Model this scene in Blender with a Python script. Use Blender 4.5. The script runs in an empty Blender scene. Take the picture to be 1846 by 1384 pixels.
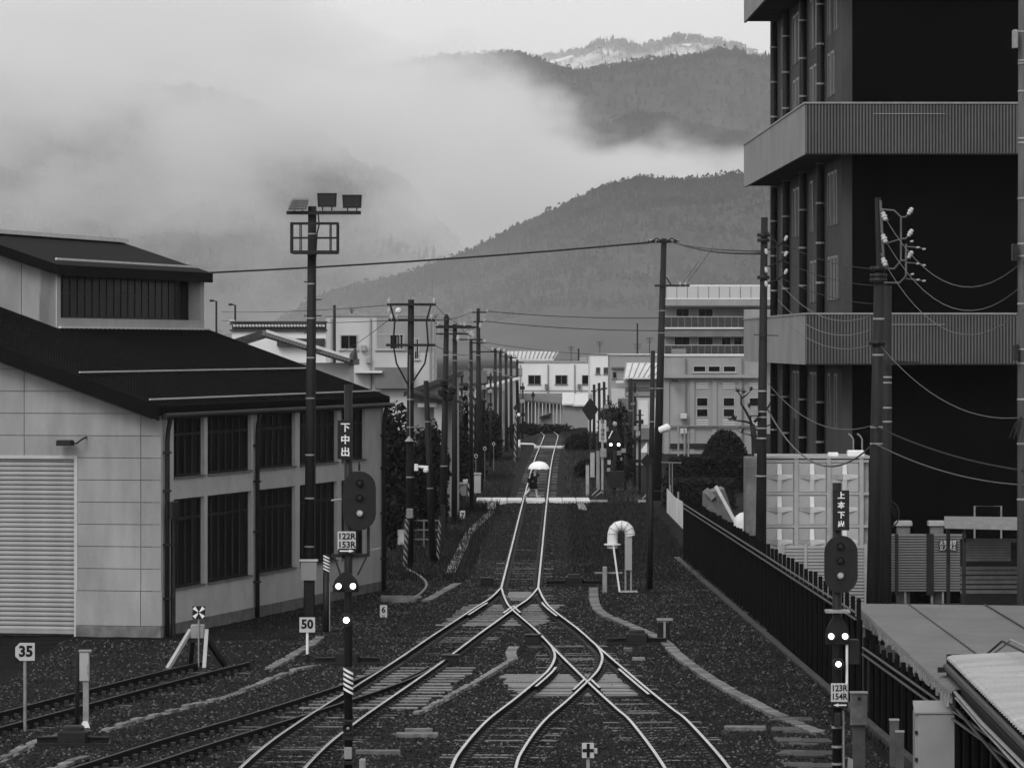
import bpy, math, random
import numpy as np
from mathutils import Vector, Matrix, noise as mnoise

random.seed(7)
R = random.Random(11)
SC = bpy.context.scene
COL = SC.collection
F, H, HZ, CX = 8400.0, 7.42, 622.0, 923.0      # measured focal length (px), eye height (m), horizon row, centre column

# ---------------------------------------------------------------- camera, sky, sun, exposure
cam = bpy.data.objects.new('camera', bpy.data.cameras.new('camera'))
COL.objects.link(cam)
cam.location = (0, 0, H)
cam.rotation_euler = (math.radians(90), 0, 0)
cam.data.sensor_width = 36.0
cam.data.lens = F / 1846 * 36
cam.data.shift_y = -70 / 1846
cam.data.clip_start = 1.0
cam.data.clip_end = 60000
SC.camera = cam

SUN_EL, SUN_AZ = 42, 205          # veiled sun behind the camera, a little to the left
world = bpy.data.worlds.new('World')
SC.world = world
world.use_nodes = True
wn, wl = world.node_tree.nodes, world.node_tree.links
wn.clear()
wo = wn.new('ShaderNodeOutputWorld'); bg = wn.new('ShaderNodeBackground')
sky = wn.new('ShaderNodeTexSky'); sky.sky_type = 'NISHITA'; sky.sun_disc = False
sky.sun_elevation = math.radians(SUN_EL); sky.sun_rotation = math.radians(SUN_AZ)
sky.air_density = 1.0; sky.dust_density = 4.0; sky.ozone_density = 1.0
bw = wn.new('ShaderNodeRGBToBW')
wl.new(sky.outputs[0], bw.inputs[0])
fl_ = wn.new('ShaderNodeMath'); fl_.operation = 'POWER'; fl_.inputs[1].default_value = 0.35     # cloud cover evens the dome out
fk_ = wn.new('ShaderNodeMath'); fk_.operation = 'MULTIPLY'; fk_.inputs[1].default_value = 3.35
wl.new(bw.outputs[0], fl_.inputs[0]); wl.new(fl_.outputs[0], fk_.inputs[0]); wl.new(fk_.outputs[0], bg.inputs[0]); wl.new(bg.outputs[0], wo.inputs[0])
bg.inputs[1].default_value = 0.12
sl = bpy.data.lights.new('sun', 'SUN'); sl.energy = 0.8; sl.angle = math.radians(25); sl.color = (1, 1, 1)
so = bpy.data.objects.new('sun', sl); COL.objects.link(so)
so.rotation_euler = (math.radians(90 - SUN_EL), 0, math.radians(180 - SUN_AZ))
SC.view_settings.view_transform = 'Standard'; SC.view_settings.look = 'None'
SC.view_settings.gamma = 1.0; SC.view_settings.use_curve_mapping = False
SC.view_settings.exposure = 0.6
cy = SC.cycles
cy.max_bounces = 6; cy.diffuse_bounces = 2; cy.glossy_bounces = 2; cy.transmission_bounces = 2
cy.volume_bounces = 4; cy.transparent_max_bounces = 8
cy.volume_step_rate = 1.0; cy.volume_max_steps = 64

# ---------------------------------------------------------------- helpers
def PX(px, v): return (px - CX) / F * v
def PZ(y, v): return H - (y - HZ) / F * v
def GV(y, z=-0.2): return F * (H - z) / (y - HZ)
def PT(px, y, v): return (PX(px, v), v, PZ(y, v))
def TX(u, v): return u + 0.010833 * v            # lateral offset from the line's own axis -> world x

MATS = {}
def mat(name, col, rough=0.8, spec=0.25, metal=0.0, var=0.25, scale=3.0, stretch=(1, 1, 1), bump=0.0, bscale=None,
        emit=0.0, rnd=0.0, detail=6, fine=0.0):
    if name in MATS: return MATS[name]
    m = bpy.data.materials.new(name); m.use_nodes = True
    nt = m.node_tree; n, l = nt.nodes, nt.links
    b = n['Principled BSDF']
    b.inputs['Roughness'].default_value = rough; b.inputs['Metallic'].default_value = metal
    b.inputs['Specular IOR Level'].default_value = spec
    b.inputs['Base Color'].default_value = (col, col, col, 1)
    if emit:
        b.inputs['Emission Color'].default_value = (1, 1, 1, 1); b.inputs['Emission Strength'].default_value = emit
    tc = n.new('ShaderNodeTexCoord'); mp = n.new('ShaderNodeMapping'); mp.inputs['Scale'].default_value = stretch
    l.new(tc.outputs['Object'], mp.inputs[0])
    if var or rnd or fine:
        nz = n.new('ShaderNodeTexNoise'); nz.inputs['Scale'].default_value = scale; nz.inputs['Detail'].default_value = detail
        nz.inputs['Roughness'].default_value = 0.62
        l.new(mp.outputs[0], nz.inputs['Vector'])
        mr = n.new('ShaderNodeMapRange'); mr.inputs[1].default_value = 0.3; mr.inputs[2].default_value = 0.7
        mr.inputs[3].default_value = max(0.0, 1 - var); mr.inputs[4].default_value = 1 + var
        l.new(nz.outputs[0], mr.inputs[0])
        cur = mr.outputs[0]
        if fine:
            nf = n.new('ShaderNodeTexNoise'); nf.inputs['Scale'].default_value = 24; nf.inputs['Detail'].default_value = 4
            l.new(tc.outputs['Object'], nf.inputs['Vector'])
            mf = n.new('ShaderNodeMapRange'); mf.inputs[1].default_value = 0.3; mf.inputs[2].default_value = 0.7
            mf.inputs[3].default_value = 1 - fine; mf.inputs[4].default_value = 1 + fine
            l.new(nf.outputs[0], mf.inputs[0])
            mm = n.new('ShaderNodeMath'); mm.operation = 'MULTIPLY'; l.new(cur, mm.inputs[0]); l.new(mf.outputs[0], mm.inputs[1]); cur = mm.outputs[0]
        if rnd:
            oi = n.new('ShaderNodeObjectInfo'); mq = n.new('ShaderNodeMapRange')
            mq.inputs[3].default_value = 1 - rnd; mq.inputs[4].default_value = 1 + rnd
            l.new(oi.outputs['Random'], mq.inputs[0])
            mm = n.new('ShaderNodeMath'); mm.operation = 'MULTIPLY'; l.new(cur, mm.inputs[0]); l.new(mq.outputs[0], mm.inputs[1]); cur = mm.outputs[0]
        ml = n.new('ShaderNodeMath'); ml.operation = 'MULTIPLY'; ml.inputs[1].default_value = col
        l.new(cur, ml.inputs[0])
        cc = n.new('ShaderNodeCombineColor')
        for i in range(3): l.new(ml.outputs[0], cc.inputs[i])
        l.new(cc.outputs[0], b.inputs['Base Color'])
    if bump:
        nb = n.new('ShaderNodeTexNoise'); nb.inputs['Scale'].default_value = bscale or scale * 4; nb.inputs['Detail'].default_value = 4
        l.new(tc.outputs['Object'], nb.inputs['Vector'])
        bp = n.new('ShaderNodeBump'); bp.inputs['Strength'].default_value = bump; bp.inputs['Distance'].default_value = 0.05
        l.new(nb.outputs[0], bp.inputs['Height']); l.new(bp.outputs[0], b.inputs['Normal'])
    MATS[name] = m
    return m

class MB:
    def __init__(s): s.v = []; s.f = []
    def add(s, vs, fs):
        o = len(s.v); s.v += [tuple(p) for p in vs]; s.f += [tuple(i + o for i in f) for f in fs]; return s
    def box(s, x0, x1, y0, y1, z0, z1):
        x0, x1 = min(x0, x1), max(x0, x1); y0, y1 = min(y0, y1), max(y0, y1); z0, z1 = min(z0, z1), max(z0, z1)
        return s.add([(x0, y0, z0), (x1, y0, z0), (x1, y1, z0), (x0, y1, z0), (x0, y0, z1), (x1, y0, z1), (x1, y1, z1), (x0, y1, z1)],
                     [(3, 2, 1, 0), (4, 5, 6, 7), (0, 1, 5, 4), (1, 2, 6, 5), (2, 3, 7, 6), (3, 0, 4, 7)])
    def bbox(s, x0, x1, y0, y1, z0, z1, b=0.02):
        """box with chamfered vertical and top edges"""
        pts = [(x0 + b, y0), (x1 - b, y0), (x1, y0 + b), (x1, y1 - b), (x1 - b, y1), (x0 + b, y1), (x0, y1 - b), (x0, y0 + b)]
        cx, cyy = (x0 + x1) / 2, (y0 + y1) / 2
        kx, ky = (x1 - x0 - 2 * b) / (x1 - x0), (y1 - y0 - 2 * b) / (y1 - y0)
        vs = [(x, y, z0) for x, y in pts] + [(x, y, z1 - b) for x, y in pts] + [(cx + (x - cx) * kx, cyy + (y - cyy) * ky, z1) for x, y in pts]
        fs = [tuple(range(7, -1, -1)), tuple(range(16, 24))]
        for k in (0, 8):
            for i in range(8): fs.append((k + i, k + (i + 1) % 8, k + 8 + (i + 1) % 8, k + 8 + i))
        return s.add(vs, fs)
    def tube(s, pts, r, n=6, cap=True):
        pts = [Vector(p) for p in pts]
        rs = r if isinstance(r, (list, tuple)) else [r] * len(pts)
        rings = []
        prev = None
        for i, p in enumerate(pts):
            d = (pts[min(i + 1, len(pts) - 1)] - pts[max(i - 1, 0)])
            d = d.normalized() if d.length > 1e-9 else Vector((0, 0, 1))
            if prev is None:
                a = Vector((0, 0, 1)) if abs(d.z) < 0.9 else Vector((0, 1, 0))
                x = d.cross(a).normalized()
            else:
                x = (prev - d * prev.dot(d)).normalized()
            prev = x
            y = d.cross(x)
            rings.append([p + (x * math.cos(2 * math.pi * k / n) + y * math.sin(2 * math.pi * k / n)) * rs[i] for k in range(n)])
        vs = [q for rg in rings for q in rg]; fs = []
        for i in range(len(rings) - 1):
            for k in range(n):
                fs.append((i * n + k, i * n + (k + 1) % n, (i + 1) * n + (k + 1) % n, (i + 1) * n + k))
        if cap: fs += [tuple(range(n - 1, -1, -1)), tuple(range((len(rings) - 1) * n, len(rings) * n))]
        return s.add(vs, fs)
    def bar(s, p, q, w, h=None):
        """square bar from p to q"""
        p, q = Vector(p), Vector(q); h = h or w
        d = (q - p).normalized(); a = Vector((0, 0, 1)) if abs(d.z) < 0.95 else Vector((0, 1, 0))
        x = d.cross(a).normalized() * w / 2; y = d.cross(x).normalized() * h / 2
        vs = [p - x - y, p + x - y, p + x + y, p - x + y, q - x - y, q + x - y, q + x + y, q - x + y]
        return s.add(vs, [(3, 2, 1, 0), (4, 5, 6, 7), (0, 1, 5, 4), (1, 2, 6, 5), (2, 3, 7, 6), (3, 0, 4, 7)])
    def prism(s, poly, axis, a0, a1):
        """extrude a 2-D polygon along an axis: axis 'y' poly=(x,z); 'x' poly=(y,z); 'z' poly=(x,y)"""
        def P(p, a): return {'y': (p[0], a, p[1]), 'x': (a, p[0], p[1]), 'z': (p[0], p[1], a)}[axis]
        n = len(poly)
        vs = [P(p, a0) for p in poly] + [P(p, a1) for p in poly]
        fs = [tuple(range(n)), tuple(range(2 * n - 1, n - 1, -1))] + [(i, i + n, (i + 1) % n + n, (i + 1) % n) for i in range(n)]
        return s.add(vs, fs)
    def lathe(s, prof, c, axis, n=10):
        """prof: (r, h) along axis vector from c"""
        d = Vector(axis).normalized(); a = Vector((0, 0, 1)) if abs(d.z) < 0.9 else Vector((1, 0, 0))
        x = d.cross(a).normalized(); y = d.cross(x)
        vs = []; fs = []; c = Vector(c)
        for r, h in prof:
            for k in range(n):
                t = 2 * math.pi * k / n
                vs.append(c + d * h + (x * math.cos(t) + y * math.sin(t)) * r)
        for i in range(len(prof) - 1):
            for k in range(n): fs.append((i * n + k, i * n + (k + 1) % n, (i + 1) * n + (k + 1) % n, (i + 1) * n + k))
        fs += [tuple(range(n - 1, -1, -1)), tuple(range((len(prof) - 1) * n, len(prof) * n))]
        return s.add(vs, fs)
    def mesh(s, name, m, smooth=False, off=(0, 0, 0)):
        me = bpy.data.meshes.new(name)
        ox, oy, oz = off
        me.from_pydata([(x - ox, y - oy, z - oz) for x, y, z in s.v], [], s.f)
        if m: me.materials.append(m)
        if smooth: me.polygons.foreach_set('use_smooth', [True] * len(me.polygons))
        me.update()
        return me
    def build(s, name, m, parent=None, smooth=False, world=True, label=None, kind=None):
        off = (0, 0, 0)
        if parent is not None and world:
            off = WL[parent.name]
        o = bpy.data.objects.new(name, s.mesh(name, m, smooth, off))
        COL.objects.link(o)
        if parent is not None:
            o.parent = parent; WL[o.name] = off
        if label: o['label'] = label
        if kind: o['kind'] = kind
        return o

WL = {}                                          # world origin of each empty and part (all of these are only translated)
def thing(name, label, cat, loc=(0, 0, 0), rz=0.0, group=None, kind=None):
    o = bpy.data.objects.new(name, None); COL.objects.link(o)
    o.location = loc; o.rotation_euler = (0, 0, rz); o.empty_display_size = 0.2
    if label: o['label'] = label
    if cat: o['category'] = cat
    if group: o['group'] = group
    if kind: o['kind'] = kind
    WL[o.name] = tuple(loc)
    return o
def inst(name, me, parent, loc, rz=0.0, rx=0.0, scale=None, world=True):
    o = bpy.data.objects.new(name, me); COL.objects.link(o); o.parent = parent
    off = WL[parent.name] if world else (0, 0, 0)
    o.location = (loc[0] - off[0], loc[1] - off[1], loc[2] - off[2]); o.rotation_euler = (rx, 0, rz)
    if scale: o.scale = scale
    return o
def copy_tree(o, loc, label=None, rz=None):
    c = o.copy(); COL.objects.link(c); c.location = loc
    if rz is not None: c.rotation_euler = (0, 0, rz)
    if label: c['label'] = label
    WL[c.name] = tuple(loc)
    for ch in o.children:
        d = ch.copy(); COL.objects.link(d); d.parent = c
        for g in ch.children:
            e = g.copy(); COL.objects.link(e); e.parent = d
    return c
def struct(name, mb, m, smooth=False):
    o = mb.build(name, m, None, smooth); o['kind'] = 'structure'; return o
def spline(pts, step):
    """Catmull-Rom through (u, v) points, resampled"""
    P = [pts[0]] + list(pts) + [pts[-1]]; out = []
    for i in range(1, len(P) - 2):
        p0, p1, p2, p3 = P[i - 1], P[i], P[i + 1], P[i + 2]
        n = max(1, int(math.dist(p1, p2) / step))
        for k in range(n):
            t = k / n
            out.append(tuple(0.5 * (2 * b + (c - a) * t + (2 * a - 5 * b + 4 * c - d) * t * t + (3 * b - a - 3 * c + d) * t ** 3)
                             for a, b, c, d in zip(p0, p1, p2, p3)))
    out.append(tuple(pts[-1]))
    return out
def text_mesh(s, size, m, align='CENTER', bold=0.0):
    cu = bpy.data.curves.new('lettering', 'FONT'); cu.body = s; cu.size = size
    cu.align_x = align; cu.align_y = 'CENTER'; cu.resolution_u = 2; cu.offset = bold
    o = bpy.data.objects.new('lettering', cu); COL.objects.link(o)
    bpy.context.view_layer.update()
    me = bpy.data.meshes.new_from_object(o.evaluated_get(bpy.context.evaluated_depsgraph_get()))
    bpy.data.objects.remove(o); bpy.data.curves.remove(cu)
    me.materials.clear(); me.materials.append(m)
    return me
def letters(s, size, m, parent, x, y, z, bold=0.0, fit=None):
    """flat lettering facing the camera side (-y) at world x, y, z"""
    me = text_mesh(s, size, m, bold=bold)
    o = inst('lettering', me, parent, (x, y, z), 0, math.radians(90))
    if fit:
        xs = [v.co.x for v in me.vertices]; w = max(xs) - min(xs)
        if w > 0: o.scale = (fit / w, 1, 1)
    return o
def sag(p, q, s, n=14):
    p, q = Vector(p), Vector(q)
    return [p.lerp(q, i / n) - Vector((0, 0, 4 * s * (i / n) * (1 - i / n))) for i in range(n + 1)]
def wire(p, q, s, label, r=0.018, name='overhead_wire', group=None, m=None):
    o = MB().tube(sag(p, q, s), r, 4).build(name, m or mat('wire', 0.02, 0.6, 0.2, var=0), None, True)
    o['label'] = label; o['category'] = 'wire'
    if group: o['group'] = group
    return o
def leaves(mb, n, sampler, size, rng, flat=0.0):
    for _ in range(n):
        x, y, z = sampler(rng)
        a = Vector((rng.uniform(-1, 1), rng.uniform(-1, 1), rng.uniform(-1, 1))).normalized()
        b = a.cross(Vector((rng.uniform(-1, 1), rng.uniform(-1, 1), rng.uniform(-1, 1)))).normalized()
        s = size * rng.uniform(0.6, 1.4)
        p = Vector((x, y, z))
        mb.add([p - a * s, p + b * s * 0.55, p + a * s, p - b * s * 0.55], [(0, 1, 2, 3)])

# shared materials
m_white = mat('white_paint', 0.72, 0.5, 0.3, var=0.12, scale=6)
m_black = mat('black_paint', 0.012, 0.5, 0.2, var=0.3, scale=8)
m_dark = mat('dark_steel', 0.016, 0.55, 0.2, var=0.4, scale=5)
m_steel = mat('galvanised_steel', 0.22, 0.5, 0.4, var=0.25, scale=5)
m_pole = mat('creosoted_pole', 0.011, 0.7, 0.25, var=0.5, scale=2.5, stretch=(4, 4, .4))
m_conc = mat('concrete', 0.30, 0.85, 0.2, var=0.3, scale=2.0, bump=.2)
m_concdark = mat('damp_concrete', 0.13, 0.7, 0.2, var=0.4, scale=2.5, bump=.3)
m_cer = mat('white_ceramic', 0.42, 0.35, 0.3, var=0.05)
m_lit = mat('lit_lamp', 0.9, 0.3, 0.3, var=0, emit=4.0)
m_glass = mat('dark_glass', 0.006, 0.3, 0.04, var=0.4, scale=0.8)
m_ink = mat('black_lettering', 0.01, 0.7, 0.1, var=0)
m_wlet = mat('white_lettering', 0.7, 0.6, 0.2, var=0)
# ================================================================ GROUND
m_ground = mat('rough_soil', 0.011, 0.95, 0.05, var=0.6, scale=.6, bump=.6, bscale=5, fine=.5)
m_ballast = mat('wet_ballast', 0.007, 0.8, 0.06, var=0.8, scale=.8, bump=.8, bscale=14, fine=.6)
m_stone = mat('ballast_stone', 0.0085, 0.5, 0.12, var=0.5, scale=9, rnd=0.95)
m_grass = mat('rough_grass', 0.020, 0.9, 0.08, var=0.5, scale=8, rnd=.2)
m_leaf = mat('leaf_dark', 0.012, 0.75, 0.12, var=0.6, scale=4)
m_leafl = mat('leaf_light', 0.034, 0.7, 0.15, var=0.6, scale=4)

def ground_z(x, y):
    return -0.26
def sheet(name, m, x0, x1, y0, y1, nx, ny, fz):
    xs = np.linspace(x0, x1, nx + 1); ys = np.linspace(y0, y1, ny + 1)
    vs = [(x, y, fz(x, y)) for y in ys for x in xs]
    fs = [(j * (nx + 1) + i, j * (nx + 1) + i + 1, (j + 1) * (nx + 1) + i + 1, (j + 1) * (nx + 1) + i) for j in range(ny) for i in range(nx)]
    mb = MB(); mb.v = vs; mb.f = fs
    return struct(name, mb, m, True)
# one sheet out to the horizon
ys = [40, 150, 700, 3000, 16000]; gm = MB()
for i in range(4):
    a, b = ys[i], ys[i + 1]; w0, w1 = 60 + a * 0.4, 60 + b * 0.4
    gm.add([(-w0, a, -.34), (w0, a, -.34), (w1, b, -.34), (-w1, b, -.34)], [(0, 1, 2, 3)])
struct('ground', gm, m_ground)
def bz(x, y):
    n = mnoise.noise((x * .5, y * .5, 0)) * .03 + mnoise.noise((x * 2.1, y * 2.1, 3)) * .025
    return -0.185 + n
ballast = sheet('ballast_bed', m_ballast, -18, 6.9, 66, 168, 110, 420, bz)
def bz2(x, y):
    u = x - 0.010833 * y
    d = abs(u + 1.25); edge = max(0, d - 1.5)
    return -0.175 - min(.5, edge * .35) * (1 if edge > 0 else 0) + mnoise.noise((x * 1.3, y * 1.3, 5)) * .03
def strip(name, m, y0, y1, hw, step, nx, uc, fz):
    n = int((y1 - y0) / step); mb = MB()
    for j in range(n + 1):
        y = y0 + (y1 - y0) * j / n
        for i in range(nx + 1):
            x = TX(uc(y) - hw + 2 * hw * i / nx, y); mb.v.append((x, y, fz(x, y)))
    for j in range(n):
        for i in range(nx): mb.f.append((j * (nx + 1) + i, j * (nx + 1) + i + 1, (j + 1) * (nx + 1) + i + 1, (j + 1) * (nx + 1) + i))
    return struct(name, mb, m, True)

# loose stones, one object with geometry nodes
def scatter(name, surf, density, m, size, seed, patchy=0.0):
    ng = bpy.data.node_groups.new(name, 'GeometryNodeTree')
    ng.interface.new_socket('Geometry', in_out='INPUT', socket_type='NodeSocketGeometry')
    ng.interface.new_socket('Geometry', in_out='OUTPUT', socket_type='NodeSocketGeometry')
    n, l = ng.nodes, ng.links
    gi, go = n.new('NodeGroupInput'), n.new('NodeGroupOutput')
    d = n.new('GeometryNodeDistributePointsOnFaces'); d.inputs['Density'].default_value = density; d.inputs['Seed'].default_value = seed
    ico = n.new('GeometryNodeMeshIcoSphere'); ico.inputs['Radius'].default_value = size; ico.inputs['Subdivisions'].default_value = 1
    sm = n.new('GeometryNodeSetMaterial'); sm.inputs['Material'].default_value = m
    rr = n.new('FunctionNodeRandomValue'); rr.data_type = 'FLOAT_VECTOR'; rr.inputs[1].default_value = (6.3, 6.3, 6.3)
    rs = n.new('FunctionNodeRandomValue'); rs.data_type = 'FLOAT_VECTOR'; rs.inputs[0].default_value = (.5, .5, .35); rs.inputs[1].default_value = (1.5, 1.5, 1.0)
    rs.inputs['Seed'].default_value = 5
    ip = n.new('GeometryNodeInstanceOnPoints')
    if patchy:                                          # stones gather in drifts
        nt_ = n.new('ShaderNodeTexNoise'); nt_.inputs['Scale'].default_value = .9; nt_.inputs['Detail'].default_value = 3
        mr_ = n.new('ShaderNodeMapRange'); mr_.inputs[1].default_value = .44; mr_.inputs[2].default_value = .66; mr_.inputs[3].default_value = density * (1 - patchy); mr_.inputs[4].default_value = density * 2.2
        l.new(nt_.outputs[0], mr_.inputs[0]); l.new(mr_.outputs[0], d.inputs['Density'])
    l.new(gi.outputs[0], d.inputs['Mesh']); l.new(d.outputs['Points'], ip.inputs['Points'])
    l.new(ico.outputs['Mesh'], sm.inputs['Geometry']); l.new(sm.outputs[0], ip.inputs['Instance'])
    l.new(rr.outputs[0], ip.inputs['Rotation']); l.new(rs.outputs[0], ip.inputs['Scale'])
    l.new(ip.outputs[0], go.inputs[0])
    o = bpy.data.objects.new(name, surf); COL.objects.link(o); o['kind'] = 'stuff'
    md = o.modifiers.new('scatter', 'NODES'); md.node_group = ng
    return o
def patch_mesh(quads, fz):
    mb = MB()
    for x0, x1, y0, y1, nx, ny in quads:
        o = len(mb.v)
        for j in range(ny + 1):
            for i in range(nx + 1):
                x = x0 + (x1 - x0) * i / nx; y = y0 + (y1 - y0) * j / ny
                mb.v.append((x, y, fz(x, y)))
        for j in range(ny):
            for i in range(nx): mb.f.append(tuple(o + k for k in (j * (nx + 1) + i, j * (nx + 1) + i + 1, (j + 1) * (nx + 1) + i + 1, (j + 1) * (nx + 1) + i)))
    return mb.mesh('gravel', m_stone)
scatter('gravel', patch_mesh([(-11.5, 6.8, 79, 120, 40, 90), (-5.5, 6.8, 120, 165, 30, 90)], lambda x, y: bz(x, y) - .005), 190, m_stone, .035, 3, .35)
scatter('gravel', patch_mesh([(-2.2, 4.6, 165, 224, 20, 60)], lambda x, y: bz2(x, y)), 70, m_stone, .045, 6)
scatter('gravel', patch_mesh([(-11.5, 6.8, 79, 120, 40, 90), (-5.5, 6.8, 120, 165, 30, 90)], lambda x, y: bz(x, y) + .012), 14, mat('pale_stone_glint', .05, .35, .4, var=.3, scale=9, rnd=.9), .032, 8, .95)  # few brighter stones: debris, plus wet glints put in as pale colour

# ================================================================ TRACKS
GA = 1.067
m_rust = mat('rusty_rail_side', 0.007, 0.7, 0.08, var=0.5, scale=6)
m_run = mat('polished_rail_head', 0.66, 0.2, 0.5, metal=1.0, var=0.3, scale=1.6, stretch=(1, .3, 1))
m_run2 = mat('dull_rail_head', 0.016, 0.5, 0.2, metal=0.0, var=0.3, scale=3)
m_sleep = mat('wet_wooden_sleeper', 0.035, 0.38, 0.35, var=0.5, scale=4, stretch=(1, 8, 8), rnd=.6)
m_sleepl = mat('pale_wet_timber', 0.085, 0.35, 0.4, var=0.8, scale=5, stretch=(1, 8, 8), rnd=.5)
m_clip = mat('rail_fastening', 0.018, 0.5, 0.3, var=.3)
PROF = [(-.0625, -.153), (.0625, -.153), (.0625, -.142), (.012, -.125), (.012, -.035), (.0325, -.03), (.0325, -.005), (.024, 0), (-.024, 0), (-.0325, -.005), (-.0325, -.03), (-.012, -.035), (-.012, -.125), (-.0625, -.142)]
def rail(track, wpts, off, top, dz=0.0, name='rail', t0=0.0, t1=1.0, label=None):
    n0, n1 = int(len(wpts) * t0), int(len(wpts) * t1)
    mb = MB(); k = len(PROF); rows = 0
    for i in range(n0, n1):
        a, b = Vector(wpts[max(i - 1, 0)]), Vector(wpts[min(i + 1, len(wpts) - 1)])
        d = (b - a).normalized(); nx, ny = d.y, -d.x
        if ny * 0 + nx < 0: nx, ny = -nx, -ny
        for px, pz in PROF: mb.v.append((wpts[i][0] + nx * (off + px), wpts[i][1] + ny * (off + px), pz + dz))
        rows += 1
    for i in range(rows - 1):
        for j in range(k): mb.f.append((i * k + j, i * k + (j + 1) % k, (i + 1) * k + (j + 1) % k, (i + 1) * k + j))
    mb.f += [tuple(range(k)), tuple(range((rows - 1) * k, rows * k))]
    o = mb.build(name, m_rust, track, False, label=label)
    o.data.materials.append(top)
    mi = [1 if (p % k) in (6, 7, 8) and p < (rows - 1) * k else 0 for p in range(len(o.data.polygons))]
    o.data.polygons.foreach_set('material_index', mi)
    return o
def sleeper_mesh(L, m, s):
    r = random.Random(s); b = MB(); w = .11
    b.bbox(-L / 2, L / 2, -w, w, -.14, 0, .012)
    b.v = [(x + r.uniform(-.012, .012), y + r.uniform(-.01, .01), z + r.uniform(-.006, .004)) for x, y, z in b.v]
    return b.mesh('sleeper', m)
SL = {}
def sleepers(track, wpts, pitch, L=2.0, m=None, cap=300, lens=None, s0=0.0, drop=0.0, zj=.03):
    m = m or m_sleep
    acc = s0; cnt = 0; tail = MB(); clips = MB(); nxt = pitch
    for i in range(1, len(wpts)):
        a, b = Vector(wpts[i - 1]), Vector(wpts[i]); seg = (b - a).length; d = (b - a).normalized()
        while acc + seg >= nxt:
            t = (nxt - acc) / seg; p = a + (b - a) * t; nxt += pitch * R.uniform(.94, 1.06)
            ang = math.atan2(-d.x, d.y)
            ll = lens(p.y) if lens else L
            key = (round(ll * 4) / 4, m.name, R.randrange(3))
            if key not in SL: SL[key] = sleeper_mesh(key[0], m, key[2] + int(key[0] * 100))
            z = -.156 - abs(R.gauss(0, zj))
            if R.random() < drop: z -= .035
            cnt += 1
            if cnt <= cap:
                inst('sleeper', SL[key], track, (p.x, p.y, z), ang + R.gauss(0, .012))
                for sgn in (-1, 1):
                    for q in (-.1, .1):
                        cx, cyy = p.x + d.y * (sgn * GA / 2 + q), p.y - d.x * (sgn * GA / 2 + q)
                        clips.box(cx - .045, cx + .045, cyy - .06, cyy + .06, -.16, -.085)
            else:
                tail.box(p.x - ll / 2, p.x + ll / 2, p.y - .1, p.y + .1, z - .12, z)
        acc += seg
    if tail.v: tail.build('distant_sleepers', m, track, kind='stuff')
    clips.build('rail_clips', m_clip, track, kind='stuff')
def track(name, label, uv, top, pitch=.63, dz=0.0, step=.8, group=None, blades=(), lens=None, m=None, cap=300, rails=True, drop=.35, zj=.028):
    w = [(TX(u, v), v) for u, v in spline(uv, step)]
    t = thing('railway_track', label, 'railway track', (w[0][0], w[0][1], -.2), group=group)
    h = GA / 2 + .0325
    rail(t, w, -h, top, dz); rail(t, w, h, top, dz)
    sleepers(t, w, pitch, lens=lens, m=m, cap=cap, drop=drop, zj=zj)
    return t, w
UA = [(-1.31, 143), (-1.55, 137), (-1.93, 131.6), (-2.37, 125), (-2.747, 119.45), (-3.406, 109.2), (-3.95, 101.56), (-4.615, 92.3), (-5.03, 84.45), (-5.3, 72)]
UB = [(-1.31, 143), (-1.13, 137), (-.877, 131.6), (-.15, 122), (.34, 114.5), (1.18, 102.2), (1.668, 95.5), (1.94, 91.8), (2.376, 81.8), (2.55, 72)]
UD = [(.17, 117), (.315, 114.5), (.385, 111.1), (.29, 107.5), (.099, 104.4), (-.42, 98), (-.94, 92), (-1.286, 85.7), (-1.388, 81.8), (-1.45, 72)]
UE = [(-3.2, 112), (-3.72, 106), (-4.4, 101.2), (-5.73, 94), (-7.02, 87.66), (-8.09, 81.8), (-9.6, 73.5)]
UF = [(-7.9, 109.4), (-8.6, 106), (-9.8, 99.8), (-10.8, 94.4), (-12.7, 84.5)]
UM = [(-1.31, 143), (-1.31, 170), (-1.31, 224), (-1.25, 300), (-.95, 375), (-1.0, 386), (-1.3, 398)]
umf = lambda y: float(np.interp(y, [143, 224, 300, 375, 386, 398], [-1.31, -1.31, -1.25, -.95, -1.0, -1.3]))
strip('trackbed', m_ballast, 160, 398, 3.2, 1.0, 14, umf, bz2)
tM, wM = track('m', 'straight single main line running over the level crossing into the distance', UM, m_run, dz=0.0, cap=260, drop=.3)
tA, wA = track('a', 'polished branch track curving left from the far points', UA, m_run, pitch=.6, dz=.003)
tB, wB = track('b', 'polished branch track curving right from the far points', UB, m_run, pitch=.6, dz=-.003)
tD, wD = track('d', 'polished middle track leaving the right branch at the nearer points', UD, m_run, pitch=.6, dz=.006)
tE, wE = track('e', 'dull siding track splitting off to the lower left corner', UE, m_run2, pitch=.66, dz=-.006)
tF, wF = track('f', 'dull stub siding ending at the buffer stop beside the shed', UF, m_run2, pitch=.7, dz=0, drop=.5)
UG = [(-15.4, 118.2), (-15.2, 112), (-14.9, 104)]
tG, wG = track('g', 'short dull track entering the roller shutter of the shed', UG, m_run2, pitch=.8, dz=0, drop=.6)
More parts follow.
